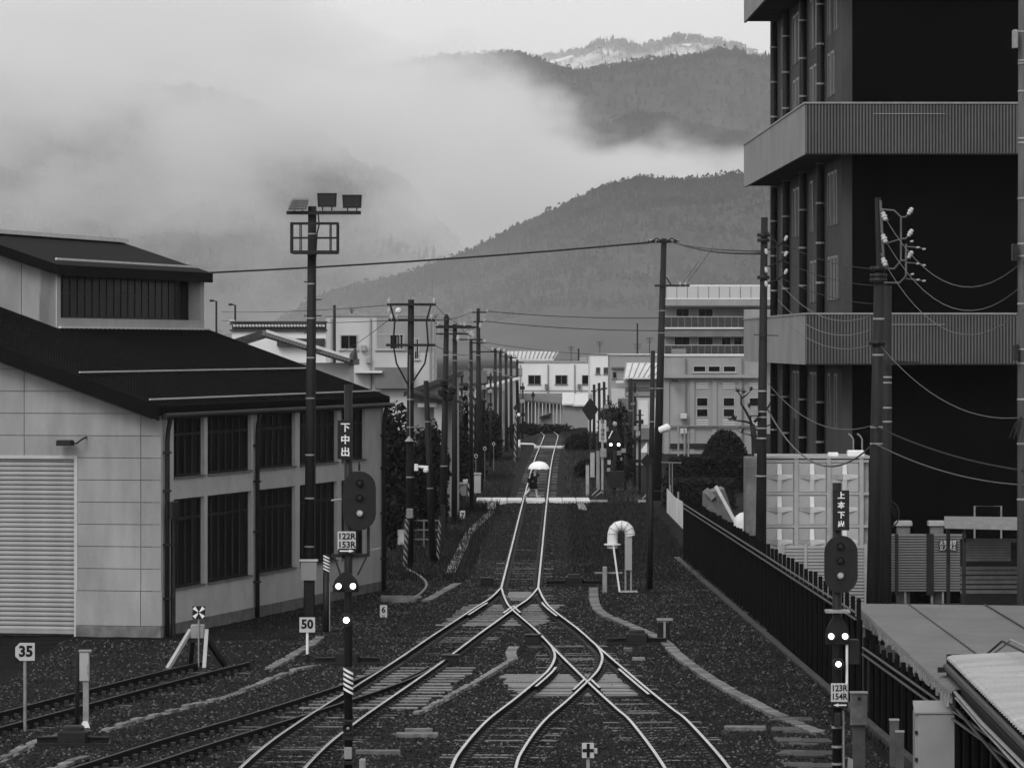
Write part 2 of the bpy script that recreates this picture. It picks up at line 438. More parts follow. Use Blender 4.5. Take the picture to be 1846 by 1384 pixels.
# guard rails, wing rails, point details
def short_rail(t, w, off, y0, y1, name, top=m_run):
    ww = [p for p in w if y0 <= p[1] <= y1]
    if len(ww) > 2: rail(t, ww, off, top, .004, name)
h = GA / 2 + .0325
gA = h - .12
short_rail(tA, wA, -gA, 127.5, 135, 'guard_rail'); short_rail(tB, wB, gA, 127.5, 135, 'guard_rail')
short_rail(tB, wB, gA, 99, 107, 'guard_rail'); short_rail(tD, wD, -gA, 101, 107.5, 'guard_rail')
short_rail(tB, wB, -gA, 100.5, 104, 'wing_rail'); short_rail(tD, wD, gA, 100.5, 104, 'wing_rail')
short_rail(tA, wA, gA, 129, 133.2, 'wing_rail'); short_rail(tB, wB, -gA, 129, 133.2, 'wing_rail')
short_rail(tE, wE, gA, 103, 108, 'guard_rail', m_run2)
# long pale timbers under the crossings of the points
def timbers(t, w, y0, y1, L, off, pitch, m):
    acc = 0
    for i in range(1, len(w)):
        if not (y0 < w[i][1] < y1): continue
        acc += math.dist(w[i], w[i - 1])
        if acc >= pitch:
            acc = 0
            key = (L, m.name, R.randrange(3))
            if key not in SL: SL[key] = sleeper_mesh(L, m, key[2] + 50)
            inst('crossing_timber', SL[key], t, (w[i][0] + off + R.uniform(-.12, .12), w[i][1], -.13 - R.uniform(0, .012)), R.gauss(0, .012))
timbers(tB, spline([(p[0], p[1]) for p in wB], .1), 100.2, 107.5, 2.7, -.95, .42, m_sleepl)
timbers(tA, spline([(p[0], p[1]) for p in wA], .1), 126, 136.5, 2.8, .3, .9, m_sleepl)
timbers(tA, spline([(p[0], p[1]) for p in wA], .1), 96.5, 110, 2.5, .12, .8, m_sleepl)
# the flat cover between the far blades
t = thing('point_cover', 'low ribbed metal cover lying between the rails at the far points', 'cover', (TX(-1.3, 139.6), 139.6, -.2))
cx = TX(-1.27, 139.6)
MB().bbox(cx - .36, cx + .36, 138.6, 140.8, -.2, -.04, .03).build('lid', m_steel, t)
rb = MB()
for k in range(9): rb.box(cx - .33, cx + .33, 138.75 + k * .24, 138.83 + k * .24, -.038, -.02)
rb.build('rib', m_steel, t)
b = MB()
for s in (-1, 1): b.bar((cx + s * .36, 138.7, -.1), (cx + s * .52, 140.6, -.1), .03, .05)
b.build('stretcher_rod', m_steel, t)
# point machines (black boxes with rods)
def point_machine(px, y, w, label, side=1):
    v = GV(y); x = PX(px, v); s = v / F; W = w * s
    t = thing('point_machine', label, 'point machine', (x, v, -.2), group='point machines')
    MB().bbox(x - .28, x + .28, v - .25, v + .25, -.18, .12, .04).build('motor_case', m_black, t)
    MB().bbox(x - .2, x + .2, v - .18, v + .18, .12, .2, .03).build('lid', m_dark, t)
    b = MB().bar((x - W / 2, v, -.08), (x + W / 2, v, -.08), .09, .1); b.build('drive_rod', m_black, t)
    b = MB().box(x - W / 2, x + W / 2, v - .3, v - .16, -.2, -.12).build('bearer', m_black, t)
    b = MB().tube([(x - W / 2, v - .1, -.02), (x, v - .1, 0), (x + W / 2, v - .1, -.02)], .025, 6).build('detector_rod', m_dark, t)
point_machine(1035, 1057, 100, 'black point machine right of the far points')
point_machine(1148, 1163, 108, 'black point machine right of the middle points')
point_machine(626, 1199, 118, 'black point machine behind the signal mast at the left siding points')
point_machine(132, 1345, 130, 'black point machine at the lower left corner')
for px, y, lab in ((878, 1057, 'small black box left of the far points'), (961, 1163, 'small black box left of the middle points'), (812, 1201, 'small black box right of the left branch track')):
    v = GV(y); x = PX(px, v)
    t = thing('track_box', lab, 'box', (x, v, -.2))
    MB().bbox(x - .2, x + .2, v - .2, v + .2, -.25, .06, .03).build('case', m_black, t)
    MB().bbox(x - .22, x + .22, v - .22, v + .22, .061, .09, .01).build('lid', m_dark, t)

# ================================================================ CABLE TROUGHS (each lid a piece)
m_lid = mat('trough_lid_concrete', 0.11, 0.55, 0.3, var=0.55, scale=6, rnd=.45)
LID = [MB().bbox(-.245, .245, -.15, .15, -.03, .035, .006).mesh('lid', m_lid), MB().bbox(-.24, .245, -.14, .15, -.03, .03, .008).mesh('lid', m_lid)]
def trough(label, pp, wk=1.0, every=.52, z=-.15, gaps=0.0, group='concrete cable troughs'):
    pts = [(PX(px, GV(y, z)), GV(y, z)) for px, y in pp]
    w = spline(pts, .12)
    t = thing('cable_trough', label, 'cable trough', (w[0][0], w[0][1], z), group=group)
    ch = MB()
    for sd in (-1, 1):
        ch.tube([(p[0] + sd * .1 * wk, p[1], z - .04) for p in w[::4]] + [(w[-1][0] + sd * .1 * wk, w[-1][1], z - .04)], .05, 5)
    ch.build('channel', m_concdark, t)
    acc = 9
    for i in range(1, len(w)):
        acc += math.dist(w[i], w[i - 1])
        if acc >= every:
            acc = 0
            if R.random() < gaps: continue
            d = (w[i][0] - w[i - 1][0], w[i][1] - w[i - 1][1])
            inst('lid', R.choice(LID), t, (w[i][0], w[i][1], z + R.uniform(0, .02)), math.atan2(d[1], d[0]) + R.gauss(0, .03), R.gauss(0, .02), (1, wk, 1))
    return t
trough('long pale cable trough winding down the right side of the tracks', [(1070, 1062), (1072, 1086), (1086, 1106), (1140, 1130), (1194, 1155), (1230, 1188), (1300, 1236), (1400, 1289), (1478, 1322)], .95)
trough('pale cable trough descending from the left end of the level crossing', [(886, 922), (868, 940), (846, 962), (832, 990), (820, 1015), (813, 1034)], 1.1, gaps=.12)
trough('short straight cable trough left of the far points', [(824, 1053), (800, 1066), (768, 1084)], .9)
trough('pale cable trough running from the left siding points to the lower left', [(565, 1202), (520, 1212), (460, 1236), (400, 1257), (325, 1277), (240, 1300), (186, 1318)], .6, gaps=.3)
trough('curving cable trough below the 50 sign', [(576, 1150), (556, 1166), (530, 1180), (500, 1198), (484, 1206)], .8, gaps=.15)
trough('thin cable trough curving between the left branch and the middle track', [(926, 1188), (900, 1204), (850, 1234), (790, 1266), (752, 1286)], .5, gaps=.12)
trough('short spur of trough beside the small box by the middle points', [(926, 1168), (921, 1178), (924, 1188)], .9)
trough('low trough at the lower left corner beside the siding', [(110, 1322), (60, 1340), (0, 1370), (-30, 1384)], .6, gaps=.35)
trough('short row of lids beside the point machine at bottom left', [(150, 1366), (100, 1384), (60, 1400)], .6, gaps=.3)
# stepped slabs at lower right
t = thing('slab_path', 'dark stepped slab path beside the right signal mast', 'slab path', (PX(1440, 86), 86, -.2))
sm = MB().bbox(-.28, .28, -.42, .42, 0, .045, .01).mesh('slab', mat('slab_concrete', .035, .6, .3, var=.4, scale=4, rnd=.5))
for px, y in ((1420, 1300), (1440, 1300), (1416, 1318), (1440, 1320), (1462, 1322), (1424, 1338), (1448, 1342), (1472, 1340), (1432, 1360), (1456, 1364), (1478, 1362), (1440, 1382), (1466, 1386), (1486, 1384)):
    v = GV(y); inst('slab', sm, t, (PX(px, v), v, -.2 + R.uniform(0, .03)), R.gauss(0, .1))
# loose pale planks
def plank(px0, px1, y, lab, dep=.25, m=None):
    v = GV(y, -.1); x0, x1 = PX(px0, v), PX(px1, v)
    b = MB().bbox(x0, x1, v - dep / 2, v + dep / 2, -.2, -.09, .012).build('concrete_slab', m or m_lid)
    b['label'] = lab; b['category'] = 'slab'; b['group'] = 'loose slabs on the ballast'
plank(714, 790, 1321, 'long pale slab lying on ballast between left branch and middle track', .4)
plank(730, 780, 1313, 'shorter slab just behind the long pale slab', .2)
plank(1306, 1380, 1309, 'pale slab lying right of the nearer right track', .4)
plank(641, 722, 1352, 'slab at the foot of the left signal mast', .25)
plank(804, 830, 1222, 'small white slab beside the left branch track', .2)
plank(686, 760, 1074, 'thin slab near the shed corner by the small number post', .2)
plank(1124, 1140, 1168, 'small bright slab below the middle point machine', .4)
plank(1140, 1163, 1185, 'dark tilted slab below the middle point machine', .25)
# ================================================================ MOUNTAINS, FOREST, MIST
m_hill = mat('forest_floor', 0.035, 0.95, 0.03, var=0.5, scale=.03)
m_con = mat('conifer_wood', 0.034, 0.95, 0.03, var=0.75, scale=.012)
m_snow = mat('snowy_wood', 0.38, 0.9, 0.05, var=0.8, scale=.02, detail=8)
def fbm(x, y, z=0.0): return mnoise.fractal((x, y, z), 1.0, 2.0, 5)
def ridge(name, prof, v, run, back, m, seed, ntrees=0, th=(5, 9), rough=14.0, tm=None, clump=None, kindlabel=None):
    """hill whose crest at distance v follows prof (px, py); slopes forward over run metres and back over back metres"""
    px = [p[0] for p in prof]; pz = [PZ(p[1], v) for p in prof]
    xs = np.linspace(PX(px[0], v), PX(px[-1], v), 180); xk = [PX(p, v) for p in px]
    def crest(x):
        return float(np.interp(x, xk, pz)) + fbm(x * .012, seed) * rough * .35
    def hz(x, t):                                   # t 0 front foot .. 1 crest .. 2 back foot
        c = crest(x)
        if t <= 1:
            k = t ** 1.15
            return c * k + fbm(x * .006, t * 3, seed) * rough * 2.2 * math.sin(math.pi * t) - 4 * (1 - t)
        return c * (1 - (t - 1)) - 4 * (t - 1)
    mb = MB(); rows = [i / 24 for i in range(25)] + [1.25, 1.6, 2.0]
    def Y(t): return v - run * (1 - t) if t <= 1 else v + back * (t - 1)
    for t in rows:
        for x in xs: mb.v.append((x, Y(t), hz(x, t)))
    n = len(xs)
    for j in range(len(rows) - 1):
        for i in range(n - 1): mb.f.append((j * n + i, j * n + i + 1, (j + 1) * n + i + 1, (j + 1) * n + i))
    struct(name, mb, m, True)
    if ntrees:
        r = random.Random(seed); tb = MB()
        for k in range(ntrees):
            x = r.uniform(xs[0], xs[-1])
            t = 1 - abs(r.gauss(0, .004)) if k % 3 == 0 else 1 - r.random() ** 1.5 * .75
            z = hz(x, t); y = Y(t)
            hgt = r.uniform(*th) * (1.35 if r.random() < .12 else 1); w = hgt * r.uniform(.16, .3)
            a = r.random() * 6
            if r.random() < .6:                     # conifer: two stacked uneven cones
                for z0, z1, ww in ((.05, .65, w), (.4, 1.0, w * .62)):
                    ring = [(x + math.cos(a + q * 1.2566) * ww * r.uniform(.7, 1.2), y + math.sin(a + q * 1.2566) * ww, z + hgt * z0 * r.uniform(.8, 1.2)) for q in range(5)]
                    tb.add(ring + [(x + r.uniform(-.1, .1) * ww, y, z + hgt * z1)], [(q, (q + 1) % 5, 5) for q in range(5)])
            else:                                   # broadleaf: lumpy ball of loose faces
                for q in range(7):
                    cx, cz = x + r.gauss(0, w * .8), z + hgt * r.uniform(.35, .85); s = w * r.uniform(.4, .8)
                    tb.add([(cx - s, y, cz - s * .4), (cx + s, y + .5, cz - s * .3), (cx + s * .3, y, cz + s)], [(0, 1, 2)])
        o = tb.build('forest', tm or m_con, None); o['kind'] = 'stuff'; o['label'] = kindlabel or 'dark conifer forest covering the hillside'
near = [(430, 640), (520, 588), (560, 560), (600, 542), (640, 530), (700, 513), (750, 500), (790, 486), (870, 452), (920, 425), (960, 408), (1000, 390), (1040, 372), (1080, 352), (1120, 340), (1150, 333), (1230, 330), (1280, 331), (1340, 322), (1420, 296), (1600, 250), (1900, 215)]
ridge('hill', near, 3600, 1100, 900, m_hill, 3, 15000, (3.2, 7.5), 12, kindlabel='dark conifer forest on the nearest hill slope')
left = [(-200, 140), (100, 150), (300, 165), (440, 195), (520, 225), (590, 268), (650, 306), (690, 316), (740, 352), (790, 408), (840, 458), (900, 520), (980, 600)]
ridge('hill', left, 4700, 1000, 900, m_hill, 9, 6000, (6, 12), 22, kindlabel='misty conifer forest on the left slope')
spur = [(1020, 330), (1080, 250), (1120, 222), (1150, 210), (1200, 212), (1240, 228), (1300, 238), (1360, 246), (1460, 262), (1700, 300)]
ridge('hill', spur, 5750, 500, 500, m_hill, 21, 2500, (5, 9), 10, kindlabel='conifer forest on the small spur rising from the mist')
mid = [(0, 150), (300, 150), (560, 138), (640, 130), (700, 127), (755, 122), (800, 114), (850, 110), (905, 106), (940, 104), (965, 112), (990, 122), (1010, 128), (1040, 140), (1062, 138), (1100, 128), (1160, 118), (1230, 110), (1300, 100), (1350, 102), (1395, 108), (1900, 60)]
ridge('mountain', mid, 7000, 1000, 900, m_hill, 31, 9000, (7, 14), 22, mat('far_conifer_wood', .02, .95, .03, var=.5, scale=.05), kindlabel='dark forest on the second ridge above the mist')
far = [(640, 140), (740, 124), (800, 114), (890, 104), (960, 106), (985, 108), (1020, 100), (1050, 93), (1080, 85), (1140, 87), (1180, 82), (1210, 76), (1240, 73), (1285, 76), (1310, 92), (1400, 112), (1900, 120)]
ridge('mountain', far, 9600, 1500, 900, m_snow, 41, 5000, (9, 18), 40, mat('snowy_tree', .18, .9, .05, var=.5, scale=.02), kindlabel='snow-dusted forest on the farthest ridge')
# snow fields lying on the farthest mountain
t_sn = MB()
for pl in ([(985, 112), (1030, 100), (1036, 102), (1000, 114)], [(985, 122), (1012, 116), (1016, 119), (990, 125)], [(1225, 80), (1246, 79), (1244, 84)]):
    t_sn.add([(PX(x, 9480), 9480 - 3, PZ(y, 9480)) for x, y in pl] + [(PX(x, 9480), 9495, PZ(y, 9480) - 2) for x, y in pl], [tuple(range(len(pl)))])
o = t_sn.build('snow', mat('old_snow', .75, .8, .1, var=.2, scale=.05), None); o['kind'] = 'stuff'

def volume_mat(name, build):
    m = bpy.data.materials.new(name); m.use_nodes = True; nt = m.node_tree; nt.nodes.clear()
    out = nt.nodes.new('ShaderNodeOutputMaterial'); pv = nt.nodes.new('ShaderNodeVolumePrincipled')
    pv.inputs['Color'].default_value = (1, 1, 1, 1); pv.inputs['Anisotropy'].default_value = 0.0
    nt.links.new(pv.outputs[0], out.inputs['Volume']); build(nt, pv)
    return m
HAZE_K = 4.8e-5
m_haze = volume_mat('haze_air', lambda nt, pv: setattr(pv.inputs['Density'], 'default_value', HAZE_K))
o = MB().box(-5200, 5200, -60, 11500, -3, 900).build('haze', m_haze, None); o['kind'] = 'stuff'; o['label'] = 'thin damp air over the valley'

def low_nodes(nt, pv):                                  # thicker near the valley floor, thinning upwards
    tc = nt.nodes.new('ShaderNodeTexCoord'); sx = nt.nodes.new('ShaderNodeSeparateXYZ'); nt.links.new(tc.outputs['Object'], sx.inputs[0])
    q = nt.nodes.new('ShaderNodeMapRange'); q.inputs[1].default_value = 0; q.inputs[2].default_value = 118; q.inputs[3].default_value = 1.5e-4; q.inputs[4].default_value = 0
    nt.links.new(sx.outputs['Z'], q.inputs[0])
    nz = nt.nodes.new('ShaderNodeTexNoise'); nz.inputs['Scale'].default_value = .006; nz.inputs['Detail'].default_value = 3; nt.links.new(tc.outputs['Object'], nz.inputs['Vector'])
    w = nt.nodes.new('ShaderNodeMapRange'); w.inputs[1].default_value = .35; w.inputs[2].default_value = .65; w.inputs[3].default_value = .5; w.inputs[4].default_value = 1.5; nt.links.new(nz.outputs[0], w.inputs[0])
    k = nt.nodes.new('ShaderNodeMath'); k.operation = 'MULTIPLY'; g_ = nt.nodes.new('ShaderNodeMapRange'); g_.interpolation_type = 'SMOOTHSTEP'; g_.inputs[1].default_value = -160; g_.inputs[2].default_value = 130; g_.inputs[3].default_value = 1.8; g_.inputs[4].default_value = .9
    nt.links.new(sx.outputs['X'], g_.inputs[0]); k2 = nt.nodes.new('ShaderNodeMath'); k2.operation = 'MULTIPLY'; nt.links.new(q.outputs[0], k2.inputs[0]); nt.links.new(g_.outputs[0], k2.inputs[1])
    nt.links.new(k2.outputs[0], k.inputs[0]); nt.links.new(w.outputs[0], k.inputs[1]); nt.links.new(k.outputs[0], pv.inputs['Density'])
o = MB().box(-900, 1200, 1500, 3300, .5, 130).build('mist', volume_mat('low_mist', low_nodes), None); o['kind'] = 'stuff'; o['label'] = 'thin ground mist at the foot of the nearest hill'
FOG_K = 0.0032
def fog_nodes(nt, pv):
    n, l = nt.nodes, nt.links
    def math_(op, a, b=None, c=None):
        q = n.new('ShaderNodeMath'); q.operation = op
        for i, s in enumerate((a, b, c)):
            if s is None: continue
            if isinstance(s, (int, float)): q.inputs[i].default_value = s
            else: l.new(s, q.inputs[i])
        return q.outputs[0]
    def mr(v, a, b, c, d, smooth=True):
        q = n.new('ShaderNodeMapRange'); q.interpolation_type = 'SMOOTHSTEP' if smooth else 'LINEAR'
        l.new(v, q.inputs[0])
        for i, s in enumerate((a, b, c, d)): q.inputs[i + 1].default_value = s
        return q.outputs[0]
    tc = n.new('ShaderNodeTexCoord'); sx = n.new('ShaderNodeSeparateXYZ'); l.new(tc.outputs['Object'], sx.inputs[0])
    mp = n.new('ShaderNodeMapping'); mp.inputs['Scale'].default_value = (.0072, .0018, .0125); mp.inputs['Location'].default_value = (1.7, .3, .2)
    l.new(tc.outputs['Object'], mp.inputs[0])
    nz = n.new('ShaderNodeTexNoise'); nz.inputs['Scale'].default_value = 1.0; nz.inputs['Detail'].default_value = 5; nz.inputs['Roughness'].default_value = .58
    l.new(mp.outputs[0], nz.inputs['Vector'])
    # top of the mist: high on the left, dipping to the right
    t1 = mr(sx.outputs['X'], -340, -90, 440, 292, True)
    t2 = mr(sx.outputs['X'], -90, 165, 0, -98, True)
    top = math_('ADD', t1, t2)
    top = math_('ADD', top, mr(nz.outputs[0], .3, .7, -55, 55, False))
    top = math_('ADD', top, math_('MULTIPLY', math_('SUBTRACT', sx.outputs['Y'], 4700), .046))
    d = math_('SUBTRACT', top, sx.outputs['Z'])
    edge = mr(d, -15, 60, 0, 1)
    body = mr(nz.outputs[0], .36, .62, .10, 1.6)
    low = mr(sx.outputs['Z'], 45, 255, .36, 1.0)
    dens = math_('MULTIPLY', math_('MULTIPLY', edge, body), math_('MULTIPLY', low, FOG_K))
    l.new(dens, pv.inputs['Density'])
m_fog = volume_mat('valley_mist', fog_nodes)
FOGBOX = MB().box(-1100, 900, 3720, 5650, 5, 600)
o = FOGBOX.build('mist', m_fog, None); o['kind'] = 'stuff'; o['label'] = 'bank of low cloud drifting between the hills'
m_fog.cycles.volume_step_rate = .6 if hasattr(m_fog.cycles, 'volume_step_rate') else 1.0

def fog2(nt, pv):
    n, l = nt.nodes, nt.links
    tc = n.new('ShaderNodeTexCoord'); sx = n.new('ShaderNodeSeparateXYZ'); l.new(tc.outputs['Object'], sx.inputs[0])
    mp = n.new('ShaderNodeMapping'); mp.inputs['Scale'].default_value = (.004, .001, .008); l.new(tc.outputs['Object'], mp.inputs[0])
    nz = n.new('ShaderNodeTexNoise'); nz.inputs['Scale'].default_value = 1.0; nz.inputs['Detail'].default_value = 3; l.new(mp.outputs[0], nz.inputs['Vector'])
    a = n.new('ShaderNodeMapRange'); a.inputs[1].default_value = -60; a.inputs[2].default_value = 160; a.inputs[3].default_value = 0; a.inputs[4].default_value = 1
    h_ = n.new('ShaderNodeMath'); h_.operation = 'MULTIPLY_ADD'; h_.inputs[1].default_value = 260; h_.inputs[2].default_value = 400
    l.new(nz.outputs[0], h_.inputs[0])
    d_ = n.new('ShaderNodeMath'); d_.operation = 'SUBTRACT'; l.new(h_.outputs[0], d_.inputs[0]); l.new(sx.outputs['Z'], d_.inputs[1]); l.new(d_.outputs[0], a.inputs[0])
    k_ = n.new('ShaderNodeMath'); k_.operation = 'MULTIPLY'; k_.inputs[1].default_value = .0007; l.new(a.outputs[0], k_.inputs[0]); l.new(k_.outputs[0], pv.inputs['Density'])
o = MB().box(-700, 900, 7950, 9200, 40, 740).build('mist', volume_mat('high_mist', fog2), None); o['kind'] = 'stuff'; o['label'] = 'thin mist in front of the snowy ridge'

# ================================================================ SHED (left)
m_wall = mat('pale_rendered_panel', 0.26, 0.8, 0.15, var=0.2, scale=1.3, stretch=(1, 1, .3), rnd=.05, fine=.05)
m_wall2 = mat('pale_wall_lightened', 0.40, 0.8, 0.15, var=0.14, scale=1.2, fine=.06)  # same wall as the gable; extra brightness on this side put into the colour
m_joint = mat('panel_joint', 0.15, 0.9, 0.05, var=.2)
m_roof = mat('black_sheet_roof', 0.006, 0.7, 0.04, var=.35, scale=1.5)
m_bright = mat('bright_metal', 0.6, 0.35, 0.5, var=.15)
m_shut = mat('shutter_slat_paint', 0.27, 0.6, 0.2, var=.14, scale=1.5, rnd=.09)
shed = thing('engine_shed', 'pale panelled shed with black roof, roller shutter and rooftop monitor left of the tracks', 'shed', (-9.13, 121.2, 0), math.atan2(.975, .215))
def S(name, mb, m, label=None, smooth=False, kind=None): return mb.build(name, m, shed, smooth, world=False, label=label, kind=kind)
SL_, SW, SR = 23.9, 16.8, .356          # length, width, roof slope
def roofz(y, base=5.62): return base + SR * (y if y <= SW / 2 else SW - y)
# side wall: bands and piers around real openings (local x along the wall, y inward)
WB = [(1.155, 4.02), (4.34, 8.71), (9.29, 13.4), (13.9, 18.2), (18.7, 21.6)]
b = MB().box(.031, SL_, 0, .25, -.3, 1.03).box(.031, SL_, 0, .25, 3.37, 3.95).box(.031, SL_, 0, .25, 5.49, 5.68)
xs = [.031] + [q for w in WB for q in w] + [SL_]
for i in range(0, len(xs), 2):
    b.box(xs[i], xs[i + 1], 0.001, .249, 1.03, 3.37); b.box(xs[i], xs[i + 1], 0.001, .249, 3.95, 5.49)
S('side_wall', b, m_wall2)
S('plinth', MB().box(.02, SL_, -.03, 0, -.3, .12), m_concdark)
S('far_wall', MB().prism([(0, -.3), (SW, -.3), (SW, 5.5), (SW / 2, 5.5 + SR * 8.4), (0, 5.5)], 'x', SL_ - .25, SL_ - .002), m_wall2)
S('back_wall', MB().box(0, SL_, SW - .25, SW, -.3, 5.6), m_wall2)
S('floor', MB().box(.25, SL_ - .25, .25, SW - .25, -.3, -.1), m_concdark)
fr_m, pane_m = m_dark, m_glass
for i, (x0, x1) in enumerate(WB):
    for z0, z1, tr in ((1.03, 3.37, 2.83), (3.95, 5.49, 5.06)):
        f = MB(); w = .06
        f.box(x0, x0 + w, .10, .18, z0, z1).box(x1 - w, x1, .10, .18, z0, z1).box(x0 + w, x1 - w, .10, .18, z0, z0 + w).box(x0 + w, x1 - w, .10, .18, z1 - w, z1)
        f.box(x0 + w, x1 - w, .105, .175, tr - .04, tr + .04)
        fo = S('window', f, fr_m)
        n = max(4, round((x1 - x0) / .72)); mu = MB(); pn = (x1 - x0 - 2 * w) / n
        for k in range(1, n): mu.box(x0 + w + pn * k - .022, x0 + w + pn * k + .022, .11, .17, z0 + w, z1 - w)
        WL[fo.name] = (0, 0, 0)
        mu.build('mullion', mat('grey_mullion', .035, .6, .2, var=.3), fo, False, world=False)
        for k in range(n):
            for a, c in ((z0 + w, tr - .04), (tr + .04, z1 - w)):
                MB().box(x0 + w + pn * k + .02, x0 + w + pn * (k + 1) - .02, .145, .155, a, c).build('pane', pane_m, fo, False, world=False)
        S('window_sill', MB().box(x0 - .03, x1 + .03, -.05, .1, z0 - .05, z0), m_concdark)
# gable wall: backing with the shutter opening left out, panels one by one
SY0, SY1, SZ = 2.31, 6.9, 4.48
b = MB()
b.prism([(0.26, -.3), (SY0, -.3), (SY0, SZ), (SY1, SZ), (SY1, -.3), (SW, -.3), (SW, 5.5), (SW / 2, roofz(SW / 2, 5.5)), (0.26, roofz(.26, 5.5))], 'x', .032, .25)
S('gable_wall', b, m_joint)
def clip_rake(y0, y1, z0, z1, base):
    t0, t1 = roofz(y0, base), roofz(y1, base)
    if z0 >= max(t0, t1): return None
    pts = [(y0, z0), (y1, z0)]
    def at(z): return y0 + (z - t0) / (t1 - t0) * (y1 - y0)
    if z0 >= t0: pts = [(at(z0), z0), (y1, z0)]
    if t1 <= z1: pts += [(y1, t1)]
    else: pts += [(y1, z1)]
    if t0 >= z1: pts += [(y0, z1)]
    else:
        if t1 > z1: pts.append((at(z1), z1))
        if z0 < t0: pts.append((y0, t0))
    return pts
cols = [0, .545, 2.31, 3.73, 6.9, 8.4]
zs = [1.02 + .577 * k for k in range(13)]
g = .009
for k in range(12):
    z0, z1 = zs[k], zs[k + 1]
    if z0 > 4.3: cc = [0, .545, 3.73, 6.9, 8.4]
    else: cc = [0, .545, 2.31, None, 6.9, 8.4]
    for a, c in zip(cc, cc[1:]):
        if a is None or c is None: continue
        pl = clip_rake(a + (0 if a == 0 else g), c - g, z0 + g, z1 - g, 5.4)
        if pl and len(pl) > 2: S('wall_panel', MB().prism(pl, 'x', R.uniform(-.006, .0), .03), m_wall)
for a, c in ((0, .545), (.545, 2.31), (6.9, 8.4)):
    S('wall_panel', MB().box(-.03, .03, a - (.03 if a == 0 else -g), c - g, .12, 1.02 - g), m_wall)
S('base_course', MB().box(-.025, .03, 0, SY0, -.3, .11), m_concdark)
# roller shutter
sh = S('roller_shutter', MB().box(.10, .16, SY0, SY1, -.1, SZ), m_joint); WL[sh.name] = (0, 0, 0)
slat = MB().prism([(0, 0), (-.035, .03), (-.04, .07), (-.012, .118), (.02, .118), (.02, 0)], 'y', SY0 + .05, SY1 - .05)
slat.v = [(p[0], p[1], p[2]) for p in slat.v]
sme = slat.mesh('slat', m_shut)
for k in range(37):
    inst('slat', sme, sh, (.085, 0, -.05 + .1225 * k), world=False)
b = MB().box(-.02, .1, SY0 - .04, SY0 + .05, -.2, SZ + .06).box(-.02, .1, SY0 + .05, SY1, SZ - .03, SZ + .06)
b.build('guide_rail', mat('guide_paint', .4, .5, .3, var=.1), sh, False, world=False)
MB().box(.02, .12, SY0 + .06, SY1, -.12, -.03).build('bottom_bar', m_shut, sh, False, world=False)
# main roof: two slopes as thin slabs with fascia, corrugated edge, seams, snow guards, gutter
OV, OG = .1, .5
def slope_slab(y0, y1, x0, x1, base, th, mirror=False):
    za, zb = roofz(y0, base), roofz(y1, base)
    return MB().add([(x0, y0, za), (x1, y0, za), (x1, y1, zb), (x0, y1, zb), (x0, y0, za - th), (x1, y0, za - th), (x1, y1, zb - th), (x0, y1, zb - th)],
                    [(0, 1, 2, 3), (7, 6, 5, 4), (0, 4, 5, 1), (1, 5, 6, 2), (2, 6, 7, 3), (3, 7, 4, 0)])
S('roof', slope_slab(-OV, SW / 2 - .0, -OG, SL_ + .4, 5.85, .22), m_roof)
S('roof', slope_slab(SW / 2, SW + OV, -OG, SL_ + .4, 5.85, .22), m_roof)
b = MB()
za, zb = roofz(-OV, 5.85), roofz(SW / 2, 5.85)
for (ya, yb, z1, z2) in ((-OV - .01, SW / 2 - .002, za, zb), (SW / 2 + .002, SW + OV, zb, roofz(SW + OV, 5.85))):
    b.add([(-OG - .04, ya, z1 - .36), (-OG - .04, yb, z2 - .36), (-OG - .04, yb, z2 + .03), (-OG - .04, ya, z1 + .03),
           (-OG, ya, z1 - .36), (-OG, yb, z2 - .36), (-OG, yb, z2 + .03), (-OG, ya, z1 + .03)], [(3, 2, 1, 0), (4, 5, 6, 7), (0, 1, 5, 4), (2, 3, 7, 6), (1, 2, 6, 5), (3, 0, 4, 7)])
S('fascia', b, m_roof)
b = MB()
for k in range(56):
    x = -OG + .2 + k * .45
    if x < SL_ + .36: b.add([(x, -OV, za), (x + .03, -OV, za), (x + .03, SW / 2, zb), (x, SW / 2, zb), (x, -OV, za + .035), (x + .03, -OV, za + .035), (x + .03, SW / 2, zb + .035), (x, SW / 2, zb + .035)],
                            [(4, 5, 6, 7), (0, 3, 7, 4), (1, 5, 6, 2), (0, 4, 5, 1)])
S('roof_seams', b, m_roof, kind='stuff')
b = MB()
for k in range(236):
    x = -OG + k * .1045
    b.box(x, x + .055, -OV - .03, -OV + .1, za - .14, za + .03)
S('corrugated_edge', b, m_roof, kind='stuff')
def snow_guard(y, x0, x1, base=5.85, off=.1):
    z = roofz(y, base) + off
    b = MB().bar((x0, y, z), (x1, y, z), .04, .04)
    k = int((x1 - x0) / 1.5)
    S('snow_guard', b, m_bright); b = MB()
    for i in range(k + 1): b.bar((x0 + .1 + i * (x1 - x0 - .2) / k, y, z - off - .01), (x0 + .1 + i * (x1 - x0 - .2) / k, y, z), .03)
    S('guard_bracket', b, m_roof, kind='stuff')
snow_guard(.18, -OG + .1, SL_ + .3); snow_guard(2.15, -OG + .3, SL_ - 1.2)
b = MB().tube([(-OG + .2, -OV - .1, za - .24), (SL_ + .3, -OV - .1, za - .25)], .075, 8)
S('gutter', b, m_dark)
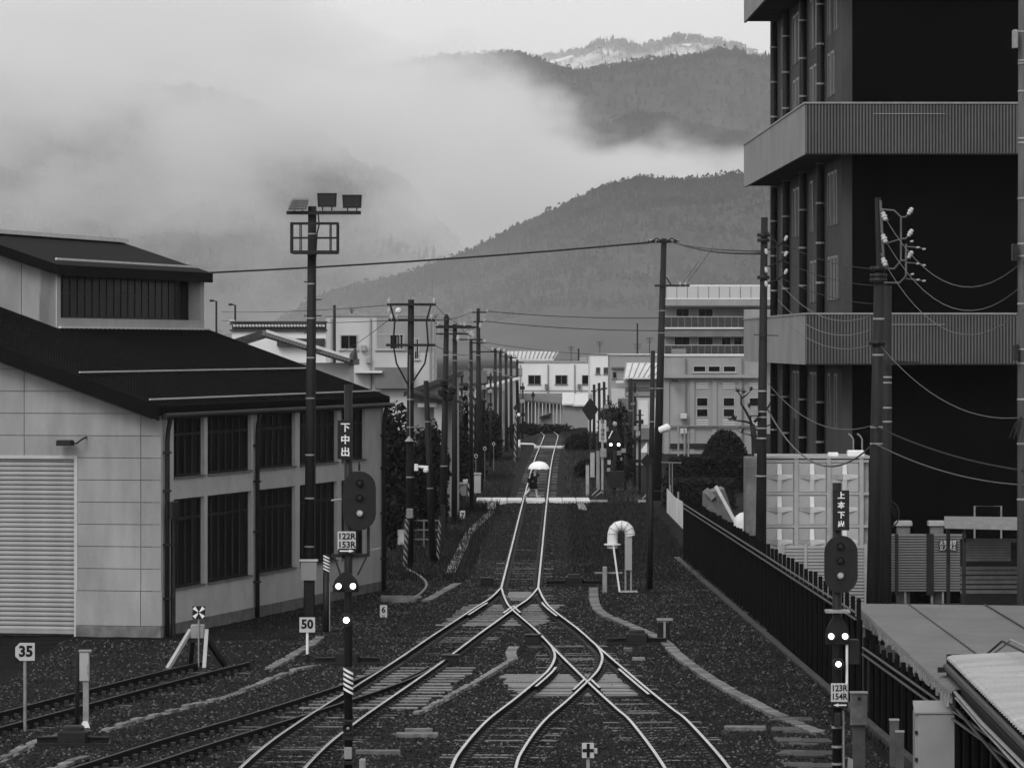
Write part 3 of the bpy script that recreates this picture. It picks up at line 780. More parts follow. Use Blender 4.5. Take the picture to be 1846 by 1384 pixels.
for x in (.25, 8.98, SL_ - .35):
    b = MB().tube([(x, -OV - .08, za - .26), (x, -OV - .06, za - .42), (x, -.12, za - .62), (x, -.1, za - .9), (x, -.1, -.25)], .065, 8)
    o = S('downpipe', b, m_dark, smooth=True); WL[o.name] = (0, 0, 0)
    bk = MB()
    for z in (.8, 2.2, 3.6, 4.6): bk.box(x - .09, x + .09, -.19, 0, z, z + .05)
    bk.build('bracket', m_dark, o, False, world=False)
S('service_box', MB().bbox(.1, .75, -.28, -.19, 2.9, 3.35, .02), m_dark)
S('conduit', MB().tube([(.42, -.2, 2.9), (.42, -.2, -.2)], .07, 6), m_dark)
# wall lamp
lx = 1.9
b = MB().tube([(0, 2.02, 5.02), (-.25, 2.05, 4.98), (-.32, 2.2, 4.86), (-.3, 2.35, 4.88)], .022, 6); o = S('lamp_arm', b, m_dark); WL[o.name] = (0, 0, 0)
b = MB().bbox(-.45, -.15, 2.3, 2.72, 4.8, 4.95, .03); b.build('lamp_head', m_dark, o, False, world=False)
# roof monitor with recessed window
MX0, MX1, MY0, MY1 = 8.8, 23.6, 5.72, 11.08
mz = 9.62
b = MB().prism([(MY0, roofz(MY0, 5.6)), (MY0, mz), (8.4, mz + .33 * 2.68), (MY1, mz), (MY1, roofz(MY1, 5.6)), (8.4, roofz(8.4, 5.6))], 'x', MX0 + .03, MX0 + .2)
S('monitor_wall', b, m_joint)
for y0, y1 in ((MY0, MY0 + 1.02), (MY0 + 1.02, MY0 + 1.95), (MY0 + 1.95, 8.4)):
    pl = [(y0 + g, roofz(y0, 5.88)), (y1 - g, roofz(y1, 5.88)), (y1 - g, mz + .33 * (y1 - MY0)), (y0 + g, mz + .33 * (y0 - MY0))]
    S('wall_panel', MB().prism(pl, 'x', MX0, MX0 + .03), m_wall)
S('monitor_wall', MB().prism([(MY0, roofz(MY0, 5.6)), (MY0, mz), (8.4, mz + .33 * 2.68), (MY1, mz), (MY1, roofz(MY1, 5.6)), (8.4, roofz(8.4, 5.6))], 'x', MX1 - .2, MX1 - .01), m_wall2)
z0 = roofz(MY0, 5.88)
b = MB().box(MX0 + .2, MX1 - .2, MY0 - .02, MY0 + .5, z0 - .15, z0 + .27).box(MX0, MX0 + .35, MY0 - .021, MY0 + .5, z0 - .1, mz).box(MX1 - .4, MX1, MY0 - .021, MY0 + .5, z0 - .1, mz)
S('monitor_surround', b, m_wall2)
S('monitor_sill', MB().box(MX0 + .1, MX1 + .3, MY0 - .12, MY0 - .02, z0 - .02, z0 + .03), m_bright)
f = MB().box(MX0 + .35, MX1 - .4, MY0 + .36, MY0 + .42, z0 + .27, z0 + .33).box(MX0 + .35, MX1 - .4, MY0 + .36, MY0 + .42, z0 + .95, z0 + 1.0)
fo = S('window', f, m_dark); WL[fo.name] = (0, 0, 0); n = 20; pw = (MX1 - MX0 - .75) / n; mu = MB()
for k in range(n + 1): mu.box(MX0 + .35 + pw * k - .02, MX0 + .35 + pw * k + .02, MY0 + .37, MY0 + .41, z0 + .33, mz)
mu.build('mullion', mat('dim_mullion', .018, .6, .2, var=.3), fo, False, world=False)
for k in range(n):
    MB().box(MX0 + .37 + pw * k, MX0 + .33 + pw * (k + 1), MY0 + .385, MY0 + .395, z0 + .33, mz).build('pane', m_glass, fo, False, world=False)
rz0 = mz + .12
for y0, y1, a, c in ((MY0 - .22, 8.4, rz0 - .33 * .22, rz0 + .33 * 2.68), (8.4, MY1 + .45, rz0 + .33 * 2.68, rz0 - .33 * .45)):
    b = MB().add([(MX0 - .45, y0, a), (MX1 + .3, y0, a), (MX1 + .3, y1, c), (MX0 - .45, y1, c), (MX0 - .45, y0, a - .3), (MX1 + .3, y0, a - .3), (MX1 + .3, y1, c - .3), (MX0 - .45, y1, c - .3)],
                 [(0, 1, 2, 3), (7, 6, 5, 4), (0, 4, 5, 1), (1, 5, 6, 2), (2, 6, 7, 3), (3, 7, 4, 0)])
    S('monitor_roof', b, m_roof)
S('ridge_cap', MB().bar((MX0 - .5, 8.4, rz0 + .33 * 2.68 + .07), (MX1 + .3, 8.4, rz0 + .33 * 2.68 + .07), .3, .12), m_bright)
b = MB().bar((MX0 - .3, MY0 - .1, rz0 + .1), (MX1 + .1, MY0 - .1, rz0 + .1), .05, .06)
S('snow_guard', b, m_bright)
# ================================================================ OFFICE BLOCK (right)
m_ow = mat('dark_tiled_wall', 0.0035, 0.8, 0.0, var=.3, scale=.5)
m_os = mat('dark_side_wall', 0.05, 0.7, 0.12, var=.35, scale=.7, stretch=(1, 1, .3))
m_ob = mat('ribbed_balcony_panel', 0.095, 0.7, 0.15, var=.15, scale=.8)
m_obs = mat('pale_balcony_side', 0.24, 0.8, 0.15, var=.15, scale=.6)
m_sof = mat('soffit', 0.10, 0.9, 0.05, var=.3, scale=1)
m_slit = mat('window_slit_frame', 0.13, 0.4, 0.4, var=.2)
OB = thing('office_block', 'tall dark office block with ribbed balcony bands at the right edge', 'building', (9.92, 140, 0), .0127)
def O(name, mb, m, label=None, smooth=False, kind=None): return mb.build(name, m, OB, smooth, world=False, label=label, kind=kind)
OL, OWD, OT = 29.2, 14.0, 27.0
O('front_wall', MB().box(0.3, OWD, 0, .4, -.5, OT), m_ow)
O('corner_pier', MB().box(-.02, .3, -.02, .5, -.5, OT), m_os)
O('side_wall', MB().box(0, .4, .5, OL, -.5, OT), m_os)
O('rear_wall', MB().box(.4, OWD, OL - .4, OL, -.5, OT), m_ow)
O('roof', MB().box(.4, OWD, .4, OL - .4, OT - .4, OT - .1), m_conc)
BX = 8.69 - 9.92; BY = -1.5; BL = 29.1
bands = [(6.84, 8.33), (13.09, 14.59), (19.0, 20.5)]
rib = MB()
for k in range(int((OWD - BX) / .095)):
    x = BX + .01 + k * .095
    rib.prism([(x, BY), (x + .012, BY - .035), (x + .048, BY - .035), (x + .06, BY)], 'z', 0, 1.44)
for z0, z1 in bands:
    bo = O('balcony', MB().box(BX, OWD, BY, BY + .08, z0, z1).box(BX, BX + .08, BY + .08, BL + BY, z0, z1), m_obs); WL[bo.name] = (0, 0, 0)
    me = rib.mesh('ribbed_panel', m_ob)
    q = inst('ribbed_panel', me, bo, (0, 0, z0 + .03), world=False); q['kind'] = 'stuff'
    MB().box(BX + .004, OWD, BY - .004, BY, z0 + .004, z1 - .004).build('panel_backing', mat('panel_backing', .03, .8, .1, var=.2), bo, False, world=False)
    MB().box(BX - .03, OWD, BY - .05, BY + .12, z1, z1 + .05).box(BX - .03, BX + .1, BY + .12, BL + BY, z1, z1 + .05).build('coping', m_steel, bo, False, world=False)
    MB().box(BX + .08, OWD, BY + .08, 0, z0 + .05, z0 + .2).box(BX + .08, 0, 0, BL + BY, z0 + .05, z0 + .2).build('slab', m_sof, bo, False, world=False)
    MB().bar((PX(1575, 138) - 9.92, BY - .05, z1 - .3), (PX(1705, 138) - 9.92, BY - .05, z1 - .3), .02).build('handrail_strip', m_obs, bo, False, world=False)
def yy(px):                                            # depth along the side wall of a column seen at px
    k = (px - CX) / F
    return (9.92 - k * 140) / (k + .0127)
for px in (1487, 1455, 1424, 1402):
    y = yy(px); b = MB().tube([(-.14, y, -.4), (-.14, y, OT)], .13, 8)
    o = O('downpipe', b, m_black, smooth=True); WL[o.name] = (0, 0, 0)
    bk = MB()
    for i in range(22): bk.lathe([(.15, 0), (.15, .06)], (-.14, y, .6 + i * 1.25), (0, 0, 1), 8)
    bk.build('collar', m_steel, o, False, world=False, kind='stuff')
floors = [(8.4, 13.0), (14.7, 18.9), (2.0, 6.8)]
for fi, (z0, z1) in enumerate(floors):
    for (pa, pb) in ((1411, 1419), (1431, 1450), (1462, 1482), (1494, 1512)):
        y0, y1 = yy(pb), yy(pa)
        for k, (a, c) in enumerate(((z0 + .4, z0 + 1.75), (z1 - 1.9, z1 - .25))):
            if fi == 2 and k == 0: continue
            n = 3; w = (y1 - y0) / n
            for j in range(n):
                if R.random() < .25: continue
                f = MB().box(-.05, .0, y0 + w * j + .1, y0 + w * j + .22, a, c).box(-.05, 0, y0 + w * (j + 1) - .3, y0 + w * (j + 1) - .18, a, c).box(-.05, 0, y0 + w * j + .22, y0 + w * (j + 1) - .3, c - .08, c)
                fo = O('window', f, m_slit); WL[fo.name] = (0, 0, 0)
                MB().box(-.02, .0, y0 + w * j + .22, y0 + w * (j + 1) - .3, a, c - .08).build('pane', m_glass, fo, False, world=False)
# two dark doors at the bottom of the side wall
for pa in (1430, 1440):
    y = yy(pa); O('vent_door', MB().box(-.03, 0, y - .6, y + .6, 2.4, 5.6), m_glass)

# ================================================================ WATER TANK, LOUVRE WALL, GATE, SHELTER
m_tank = mat('tank_panel_grp', 0.33, 0.55, 0.25, var=.12, scale=1.5, rnd=.08)
v = 132; s = v / F
tk = thing('water_tank', 'pale sectional water tank with cross-embossed panels behind the fence', 'water tank', (PX(1378, v), v, -.2))
x0, x1, zt, zb = PX(1376, v), PX(1566, v), PZ(826, v), .8
MB().box(x0, x1, v + .06, v + 3, zb, zt - .05).build('shell', m_steel, tk)
pw = .922; m = m_tank
pan = MB()
a = pw - .1; hb = a / 2
pan.bbox(-hb, hb, -.04, .0, -hb, hb, .02)
pan2 = MB().add([(-.055, -.04, hb - .03), (.055, -.04, hb - .03), (.07, -.14, .05), (.055, -.04, -hb + .03), (-.055, -.04, -hb + .03), (-.07, -.14, .05),
                (-hb + .04, -.04, .07), (-hb + .04, -.04, -.02), (hb - .04, -.04, .07), (hb - .04, -.04, -.02), (-.05, -.15, .09), (.05, -.15, .09), (-.05, -.12, -.08), (.05, -.12, -.08)],
               [(0, 5, 2, 1), (5, 4, 3, 2), (6, 7, 12, 10), (11, 13, 9, 8), (10, 12, 13, 11), (6, 10, 12, 7), (8, 9, 13, 11)])
pme, cme = pan.mesh('panel', m_tank), pan2.mesh('embossed_cross', mat('tank_emboss', .55, .5, .3, var=.08))
for r_ in range(3):
    for c in range(4):
        X = PX(1401, v) + c * pw - pw; X = PX(1405, v) + (c) * pw * 1.0 - 0
        Z = PZ(860, v) - r_ * pw
        if c == 3: continue
        p = inst('panel', pme, tk, (X, v, Z)); WL[p.name] = (0, 0, 0)
        inst('embossed_cross', cme, p, (0, 0, 0), world=False)
b = MB()
for c in range(4): b.box(PX(1376, v) + c * pw - .05, PX(1376, v) + c * pw + .07, v - .08, v + .05, zb, zt)
for r_ in range(4): b.box(x0 + .05, x1, v - .06, v + .03, PZ(860, v) + pw / 2 - r_ * pw - .04, PZ(860, v) + pw / 2 - r_ * pw + .04)
b.build('frame', mat('tank_frame', .30, .6, .3, var=.15), tk)
MB().box(x0 - .1, x1 + .08, v - .1, v + 3.05, zt, zt + .06).build('roof_panel', m_tank, tk)
MB().bbox(PX(1495, v), PX(1513, v), v + .3, v + .7, zt + .06, zt + .16, .02).build('hatch', m_white, tk)
MB().bbox(PX(1530, v), PX(1560, v), v + .3, v + .8, zt + .06, zt + .22, .03).build('hatch', m_white, tk)
for px in (1543, 1559):
    x = PX(px, v); MB().tube([(x, v + 1, zt), (x, v + 1, zt + .52), (x - .06, v + 1, zt + .62), (x - .14, v + 1, zt + .68)], .022, 6).build('vent_pipe', m_steel, tk)
v2 = v + 9; MB().bbox(PX(1345, v2), PX(1379, v2), v2, v2 + 1.6, -.2, PZ(824, v2), .03).build('side_chamber', m_concdark, tk)
# louvred wall
v = 126
lv = thing('louvre_wall', 'pale horizontally ribbed metal wall below the water tank', 'wall', (PX(1415, v), v, -.2))
lm = mat('ribbed_sheet', .26, .6, .25, var=.2, scale=1.2)
x0, x1 = PX(1412, v), PX(1562, v)
zt = PZ(980, v); sme = MB().prism([(0, 0), (-.05, .012), (-.05, .055), (0, .075), (.03, .075), (.03, 0)], 'x', x0, x1)
sme = MB(); 
for (y, z) in ((0, 0),): pass
smb = MB().prism([(0, 0), (-.05, .015), (-.045, .06), (0, .08), (.03, .08), (.03, 0)], 'x', x0 - x0, x1 - x0)
me = smb.mesh('slat', lm)
k = 0
while -.2 + k * .088 < zt - .05:
    inst('slat', me, lv, (x0, v, -.2 + k * .088)); k += 1
for px in (1412, 1452, 1500, 1560): MB().box(PX(px, v) - .04, PX(px, v) + .04, v - .08, v - .052, -.2, zt).build('post', lm, lv)
# gate
v = 139; s = v / F
m_gs = mat('gate_sheet', .16, .5, .3, var=.2, scale=1)
gt = thing('sliding_gate', 'grey ribbed sliding gate with a small warning plate in front of the office', 'gate', (PX(1620, v), v, -.3))
zb, zt = PZ(1066, v), PZ(962, v)
for pa, pb in ((1606, 1613), (1619, 1670), (1683, 1738)):
    x0, x1 = PX(pa, v), PX(pb, v); nn = int((zt - zb) / .078)
    lf = MB().box(x0, x1, v + .03, v + .06, zb, zt).build('leaf', m_gs, gt)
    smb = MB().prism([(0, 0), (-.035, .015), (-.035, .045), (0, .062), (.02, .062), (.02, 0)], 'x', 0, x1 - x0); me = smb.mesh('rib', m_gs)
    WL[lf.name] = WL[gt.name]
    for k in range(nn): inst('rib', me, lf, (x0, v, zb + k * .078))
for pa, pb in ((1613, 1619), (1670, 1683)):
    MB().box(PX(pa, v), PX(pb, v), v - .06, v + .1, zb - .1, zt).build('post', m_dark, gt)
for px in (1632, 1680, 1700): MB().box(PX(px, v) - .03, PX(px, v) + .03, v, v + .1, -.3, zb).build('foot', m_steel, gt)
pl = MB().box(PX(1692, v), PX(1725, v), v - .075, v - .05, PZ(992, v), PZ(974, v)).build('warning_plate', m_black, gt); WL[pl.name] = WL[gt.name]
letters('火気厳禁', .155, m_wlet, pl, PX(1708.5, v), v - .08, PZ(978.5, v), fit=.5)
letters('立入禁止', .155, m_wlet, pl, PX(1708.5, v), v - .08, PZ(987.5, v), fit=.5)
for i, (px, lab) in enumerate(((1628, 'concrete gate pillar with pale cap at the left end of the gate'), (1688, 'concrete gate pillar with pale cap behind the warning plate'))):
    vv = v + .6; t = thing('gate_pillar', lab, 'pillar', (PX(px, vv), vv, -.3), group='gate pillars')
    x = PX(px, vv); MB().bbox(x - .2, x + .2, vv - .2, vv + .2, -.3, PZ(947, vv), .02).build('shaft', m_concdark, t)
    MB().bbox(x - .26, x + .26, vv - .26, vv + .26, PZ(947, vv), PZ(938, vv), .03).build('cap', m_conc, t)
# shelter
v = 128; t = thing('shelter', 'small open shelter with a flat roof and slatted back at the right edge', 'shelter', (PX(1715, v), v, -.3))
x0, x1 = PX(1722, v), PX(1900, v)
b = MB().add([(PX(1698, v), v - .8, PZ(941, v)), (x1, v - .8, PZ(946, v)), (x1, v + 1.6, PZ(936, v)), (PX(1712, v), v + 1.6, PZ(934, v)),
              (PX(1698, v), v - .8, PZ(950, v)), (x1, v - .8, PZ(955, v)), (x1, v + 1.6, PZ(945, v)), (PX(1712, v), v + 1.6, PZ(943, v))], [(0, 1, 2, 3), (7, 6, 5, 4), (0, 4, 5, 1), (1, 5, 6, 2), (2, 6, 7, 3), (3, 7, 4, 0)])
b.build('roof', m_steel, t)
for px, dv in ((1734, -.6), (1718, 1.4), (1870, 1.4), (1870, -.6)): MB().box(PX(px, v) - .05, PX(px, v) + .05, v + dv - .05, v + dv + .05, -.3, PZ(950, v)).build('post', m_dark, t)
MB().bar((PX(1734, v), v - .6, PZ(972, v)), (x1, v - .6, PZ(972, v)), .1).build('beam', m_dark, t)
for z in (1028, 1036, 1045, 1053, 1062, 1071):
    MB().box(PX(1740, v), x1 - .4, v + 1.36, v + 1.4, PZ(z, v) - .05, PZ(z, v) + .045).build('slat', mat('slat_board', .12, .5, .3, var=.3), t)
lb = MB()
for k in range(14): lb.box(PX(1748, v), PX(1832, v), v + 1.37, v + 1.39, PZ(1015, v) + k * .045, PZ(1015, v) + k * .045 + .028)
lb.build('louvre', mat('louvre_slat', .2, .6, .3, var=.2), t)
MB().box(PX(1740, v), x1 - .4, v + 1.41, v + 1.44, -.3, PZ(975, v)).build('back_panel', m_black, t)
t = thing('white_hoop', 'white pipe hoop standing behind the shelter roof', 'pipe frame', (PX(1780, 139.5), 139.5, -.3))
MB().tube([(PX(1757, 139.5), 139.5, -.3), (PX(1757, 139.5), 139.5, PZ(912, 139.5)), (PX(1805, 139.5), 139.5, PZ(912, 139.5)), (PX(1805, 139.5), 139.5, -.3)], .03, 6).build('hoop', m_steel, t)
# traffic mirror
v = 120; t = thing('traffic_mirror', 'round dark convex mirror on a thin post by the double pole', 'mirror', (PX(1600, v), v, -.3))
x, z = PX(1604, v), PZ(927, v)
MB().tube([(PX(1597, v), v + .1, -.3), (PX(1597, v), v + .1, z + .2)], .035, 8).build('post', m_dark, t)
MB().lathe([(.02, -.05), (.2, -.03), (.235, 0), (.02, .03)], (x, v, z), (0, 1, 0), 24).build('mirror_face', m_glass, t, True)
MB().tube([(x + .24 * math.cos(a * math.pi / 12), v, z + .34 * math.sin(a * math.pi / 12)) for a in range(25)], .018, 6).build('rim', m_dark, t)
# yard road behind the fence
struct('road', MB().add([(7.6, 84, -.29), (24, 84, -.29), (24, 139.5, -.29), (7.2, 139.5, -.29)], [(0, 1, 2, 3)]), mat('wet_asphalt', .035, .4, .3, var=.4, scale=2))
# car sliver at the right edge
v = 118; t = thing('parked_car', 'pale car mostly cut off by the right edge beside the shelter', 'car', (PX(1838, v), v, -.29))
x = PX(1838, v)
b = MB().prism([(0, .25), (.05, .7), (.25, .85), (1.1, .95), (1.9, 1.45), (3.2, 1.45), (3.9, .95), (4.1, .8), (4.1, .25)], 'y', -.8, .8)
b.v = [(p[0] + x, p[1] + v, p[2] - .29) for p in b.v]; b.build('body', m_white, t)
for dx in (.75, 3.3):
    for sd in (-.82, .62):
        o = MB().lathe([(.3, 0), (.32, .03), (.32, .17), (.3, .2)], (x + dx, v + sd, .03), (0, 1, 0), 16).build('wheel', m_black, t); WL[o.name] = WL[t.name]
        MB().lathe([(.18, -.01), (.18, .2)], (x + dx, v + sd, .03), (0, 1, 0), 12).build('rim', m_steel, o)
MB().bbox(x - .03, x + .02, v - .7, v - .4, .3, .45, .01).build('headlight', m_bright, t)
MB().bbox(x + 1.15, x + 1.4, v - 1.0, v - .8, .6, .78, .03).build('door_mirror', m_black, t)

# ================================================================ BICYCLE SHELTER ROOFS (lower right)
m_cr = mat('grey_corrugated_roof', .125, .55, .25, var=.15, scale=.8, fine=.08)
m_cr2 = mat('pale_corrugated_roof', .30, .45, .3, var=.2, scale=1.2, stretch=(.4, 3, 1), fine=.1)
def corrugated(t, name, x0f, x1, y0, y1, zf, pitch, amp, m, fringe=0.0, fx=.12):
    """sheet with corrugations running across (x); x0f(y) = left edge; the left edge curls down by fringe"""
    n = int((y1 - y0) / pitch) * 4; mb = MB(); rows = []
    prof = [(0, -fringe), (.012, -.03), (fx * .4, 0)] if fringe else [(0, 0)]
    prof = prof + [((x1 - x0f(y1)) * q, 0) for q in (.12, .3, .6, 1.0)]
    for j in range(n + 1):
        y = y0 + (y1 - y0) * j / n; c = amp * math.sin(j * math.pi / 2)
        for i, (dx, dz) in enumerate(prof):
            cx_ = -c * 2.6 if (fringe and i < 2) else 0
            mb.v.append((x0f(y) + dx + cx_, y, zf(x0f(y) + dx, y) + dz + (c if not (fringe and i < 1) else 0)))
    k = len(prof)
    for j in range(n):
        for i in range(k - 1): mb.f.append((j * k + i, j * k + i + 1, (j + 1) * k + i + 1, (j + 1) * k + i))
    return mb.build(name, m, t, False)
t = thing('shelter_roof', 'grey corrugated canopy with curled fringe edge behind the fence, lower right', 'canopy', (8.5, 92, -.3))
e1 = lambda y: 7.47 + (y - 83) * .0145
corrugated(t, 'roof_sheet', e1, 15.5, 78.5, 104.3, lambda x, y: 1.62 - (x - 7.5) * .012, .62, .05, m_cr, .07, .15)
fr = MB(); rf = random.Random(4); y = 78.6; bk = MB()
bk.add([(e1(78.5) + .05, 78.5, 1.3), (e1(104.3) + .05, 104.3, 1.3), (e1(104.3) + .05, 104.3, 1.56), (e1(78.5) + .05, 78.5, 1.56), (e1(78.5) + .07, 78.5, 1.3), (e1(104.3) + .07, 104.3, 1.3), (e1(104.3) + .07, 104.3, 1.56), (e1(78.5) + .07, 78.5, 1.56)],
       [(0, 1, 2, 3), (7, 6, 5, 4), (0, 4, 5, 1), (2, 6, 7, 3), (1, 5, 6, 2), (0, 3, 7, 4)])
bk.build('edge_board', m_dark, t)  # dark backing added so the bright streaks stand out
while y < 104.2:                                        # pale slats put in for the bright light streaks along the corrugated eave
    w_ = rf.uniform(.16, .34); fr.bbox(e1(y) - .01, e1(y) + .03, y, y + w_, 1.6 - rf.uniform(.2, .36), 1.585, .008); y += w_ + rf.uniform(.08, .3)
fr.build('bright_streaks', mat('bright_streak_sheet', .24, .5, .3, var=.6, scale=4, stretch=(1, 3, .6)), t, kind='stuff')
for xx in (8.6, 10.3, 12.4):
    MB().tube([(xx, 79, 1.66), (xx + .25, 104, 1.64)], .018, 5).build('cable', m_dark, t)
MB().box(8.2, 15.2, 104.31, 104.36, 1.42, 1.56).build('edge_trim', m_steel, t)
for y in (80, 86, 92, 98, 103.5):
    MB().tube([(8.1, y, -.3), (8.1, y, 1.5)], .05, 8).build('post', m_dark, t)
    MB().bar((7.7, y, 1.5), (15, y, 1.45), .08).build('rafter', m_dark, t)
t = thing('shelter_roof', 'nearer brighter corrugated canopy with dark gutter in the lower right corner', 'canopy', (9, 74, -.3))
e2 = lambda y: 7.28 + (y - 66) * .024
corrugated(t, 'roof_sheet', e2, 13.5, 58, 81.4, lambda x, y: 1.98 + (x - 7.2) * .05, .4, .03, m_cr2, .05, .06)
MB().tube([(e2(58) - .06, 58, 1.78), (e2(81.4) - .06, 81.4, 1.8)], .07, 8).build('gutter', m_black, t)
MB().add([(e2(58) - .02, 58, 1.7), (e2(81.5) - .02, 81.5, 1.7), (e2(81.5) - .02, 81.5, 1.4), (e2(58) - .02, 58, 1.4), (e2(58) + .05, 58, 1.7), (e2(81.5) + .05, 81.5, 1.7), (e2(81.5) + .05, 81.5, 1.4), (e2(58) + .05, 58, 1.4)],
         [(0, 1, 2, 3), (7, 6, 5, 4), (0, 4, 5, 1), (2, 6, 7, 3), (1, 5, 6, 2), (0, 3, 7, 4)]).build('fascia', m_dark, t)
MB().box(e2(81.4) - .05, 13.5, 81.45, 81.52, 1.6, 2.02).build('end_trim', m_dark, t)
for k, (dz, r) in enumerate(((1.58, .03), (1.5, .022), (1.32, .03))):
    MB().tube([(e2(62) - .12 - .04 * k, 62, dz), (e2(72) - .16 + .05 * k, 72, dz - .05 * k), (e2(81.2) - .1, 81.2, dz)], r, 6).build('pipe', (m_steel, m_conc, m_dark)[k], t)
for y in (63, 69, 75, 81): 
    MB().tube([(7.75, y, -.3), (7.75, y, 1.75)], .055, 8).build('post', m_dark, t); MB().bar((7.4, y, 1.78), (13.4, y, 2.0), .09).build('rafter', m_dark, t)
MB().tube([(8.9, 60, 2.32), (8.55, 81.3, 2.26), (8.5, 84, 1.8)], .022, 5).build('cable', m_dark, t)
MB().tube([(9.15, 60, 2.36), (8.7, 81.3, 2.28), (8.6, 84, 1.8)], .022, 5).build('cable', m_steel, t)

# ================================================================ FENCE along the right side
def fx(v): return 8.968 - .0172 * v
m_fp = mat('fence_dark_sheet', .0025, .8, .0, var=.5, scale=1.5, rnd=.3)
m_fpost = mat('fence_post', .006, .7, .04, var=.3)
m_frail = mat('wet_fence_rail', .13, .35, .4, var=.3, scale=2)
FP = {}
def fence(label, v0, v1, pitch, top, infill, rails, dx=0.0):
    t = thing('boundary_fence', label, 'fence', (fx(v0) + dx, v0, -.3))
    n = int((v0 - v1) / pitch); a = math.atan2(1, -.0172) - math.pi / 2
    key = (pitch, top, infill)
    pm = MB().bbox(-.045, .045, -.05, .05, 0, top + .3, .012).mesh('post', m_fpost)
    sm = MB()
    nb = 10; w = pitch / nb
    for k in range(nb):
        sm.box(-.012 + (k % 2) * .02, .012 + (k % 2) * .02, -pitch / 2 + k * w + .008, -pitch / 2 + (k + 1) * w - .004, 0, infill + .3 + R.uniform(-.015, .015))
    sm = sm.mesh('sheet', m_fp)
    for k in range(n + 1):
        y = v0 - k * pitch
        inst('post', pm, t, (fx(y) + dx, y, -.3), a, scale=(1, 1, R.uniform(.985, 1.015)))
        if k < n: inst('sheet', sm, t, (fx(y - pitch / 2) + .06 + dx, y - pitch / 2, -.3), a)
    for z in rails:
        MB().bar((fx(v0) - .06 + dx, v0, z), (fx(v0 - n * pitch) - .06 + dx, v0 - n * pitch, z), .035, .03).build('rail', m_frail, t)
    MB().box(-.1, .1, -.1, .1, 0, .1)
    return t
fence('tall dark fence with spiked posts running along the right of the tracks', 165.5, 97.2, 1.38, 2.1, 1.62, (1.66, 1.8))
fence('lower dark board fence passing under the corrugated canopies', 96.6, 62, 1.3, 1.38, 1.2, (1.02, 1.16), .02)
k = MB(); 
k.add([(fx(166) - .35, 166, -.33), (fx(84) - .28, 84, -.33), (fx(84) - .12, 84, -.33), (fx(166) - .15, 166, -.33), (fx(166) - .35, 166, -.12), (fx(84) - .28, 84, -.12), (fx(84) - .12, 84, -.12), (fx(166) - .15, 166, -.12)],
      [(4, 5, 6, 7), (0, 1, 5, 4), (2, 3, 7, 6), (1, 2, 6, 5), (3, 0, 4, 7)])
struct('kerb', k, mat('wet_kerb', .045, .6, .2, var=.5, scale=2))
# white corrugated hoarding
v0, v1 = 215, 192
t = thing('hoarding', 'short white corrugated hoarding at the far end of the dark fence', 'hoarding', (7.1, 204, -.3))
mb = MB(); n = 60
for j in range(n + 1):
    v = v0 + (v1 - v0) * j / n; x = np.interp(v, [192, 215], [PX(1237, 192), PX(1202, 215)]) + .03 * (j % 2)
    zt = np.interp(v, [192, 205, 215], [PZ(908, 192), PZ(896, 205), PZ(880, 215)])
    mb.v += [(x, v, -.3), (x, v, zt)]
for j in range(n): mb.f.append((2 * j, 2 * j + 2, 2 * j + 3, 2 * j + 1))
hm = mat('white_corrugated_sheet', .62, .5, .3, var=.4, scale=.7, stretch=(1, 1, .2))
mb.build('sheet', hm, t)
for v in (193, 204, 214): MB().tube([(np.interp(v, [192, 215], [PX(1237, 192), PX(1202, 215)]) + .12, v, -.3), (np.interp(v, [192, 215], [PX(1237, 192), PX(1202, 215)]) + .12, v, 1)], .04, 6).build('post', m_steel, t)
# ================================================================ POLES
def pole(label, v, pb, pt, ybot, ytop, w0, w1, bands=(), name='utility_pole', cat='pole', group='poles along the tracks', m=None, zb=None):
    """tapered pole from (pb, ybot) to (pt, ytop) at depth v; widths in px"""
    s = v / F; z0 = PZ(ybot, v) if zb is None else zb
    z0 = min(z0, -.2)
    t = thing(name, label, cat, (PX(pb, v), v, z0), group=group)
    p, q = (PX(pb, v), v, z0), (PX(pt, v), v, PZ(ytop, v))
    MB().tube([p, q], [w0 * s / 2, w1 * s / 2], 14).build('post', m or m_pole, t, True)
    for y in bands:
        k = (ybot - y) / (ybot - ytop); x = PX(pb + (pt - pb) * k, v); r = (w0 + (w1 - w0) * k) * s / 2
        MB().lathe([(r + .006, -.025), (r + .008, 0), (r + .006, .025)], (x, v, PZ(y, v)), (0, 0, 1), 14).build('band', m_steel, t, True)
    return t
def arm(t, v, px0, px1, y, th=.09, dv=-.14, m=None):
    return MB().bar((PX(px0, v), v + dv, PZ(y, v)), (PX(px1, v), v + dv, PZ(y, v)), th).build('crossarm', m or m_dark, t)
INS = [(.02, -.06), (.05, -.05), (.05, -.02), (.035, 0), (.065, .02), (.065, .05), (.04, .07), (.055, .09), (.055, .11), (.02, .14)]
def insulator(t, px, y, v, axis=(0, 0, 1), k=1.0, dv=-.14):
    return MB().lathe([(r * k, h * k) for r, h in INS], (PX(px, v), v + dv, PZ(y, v)), axis, 10).build('insulator', m_cer, t, True)

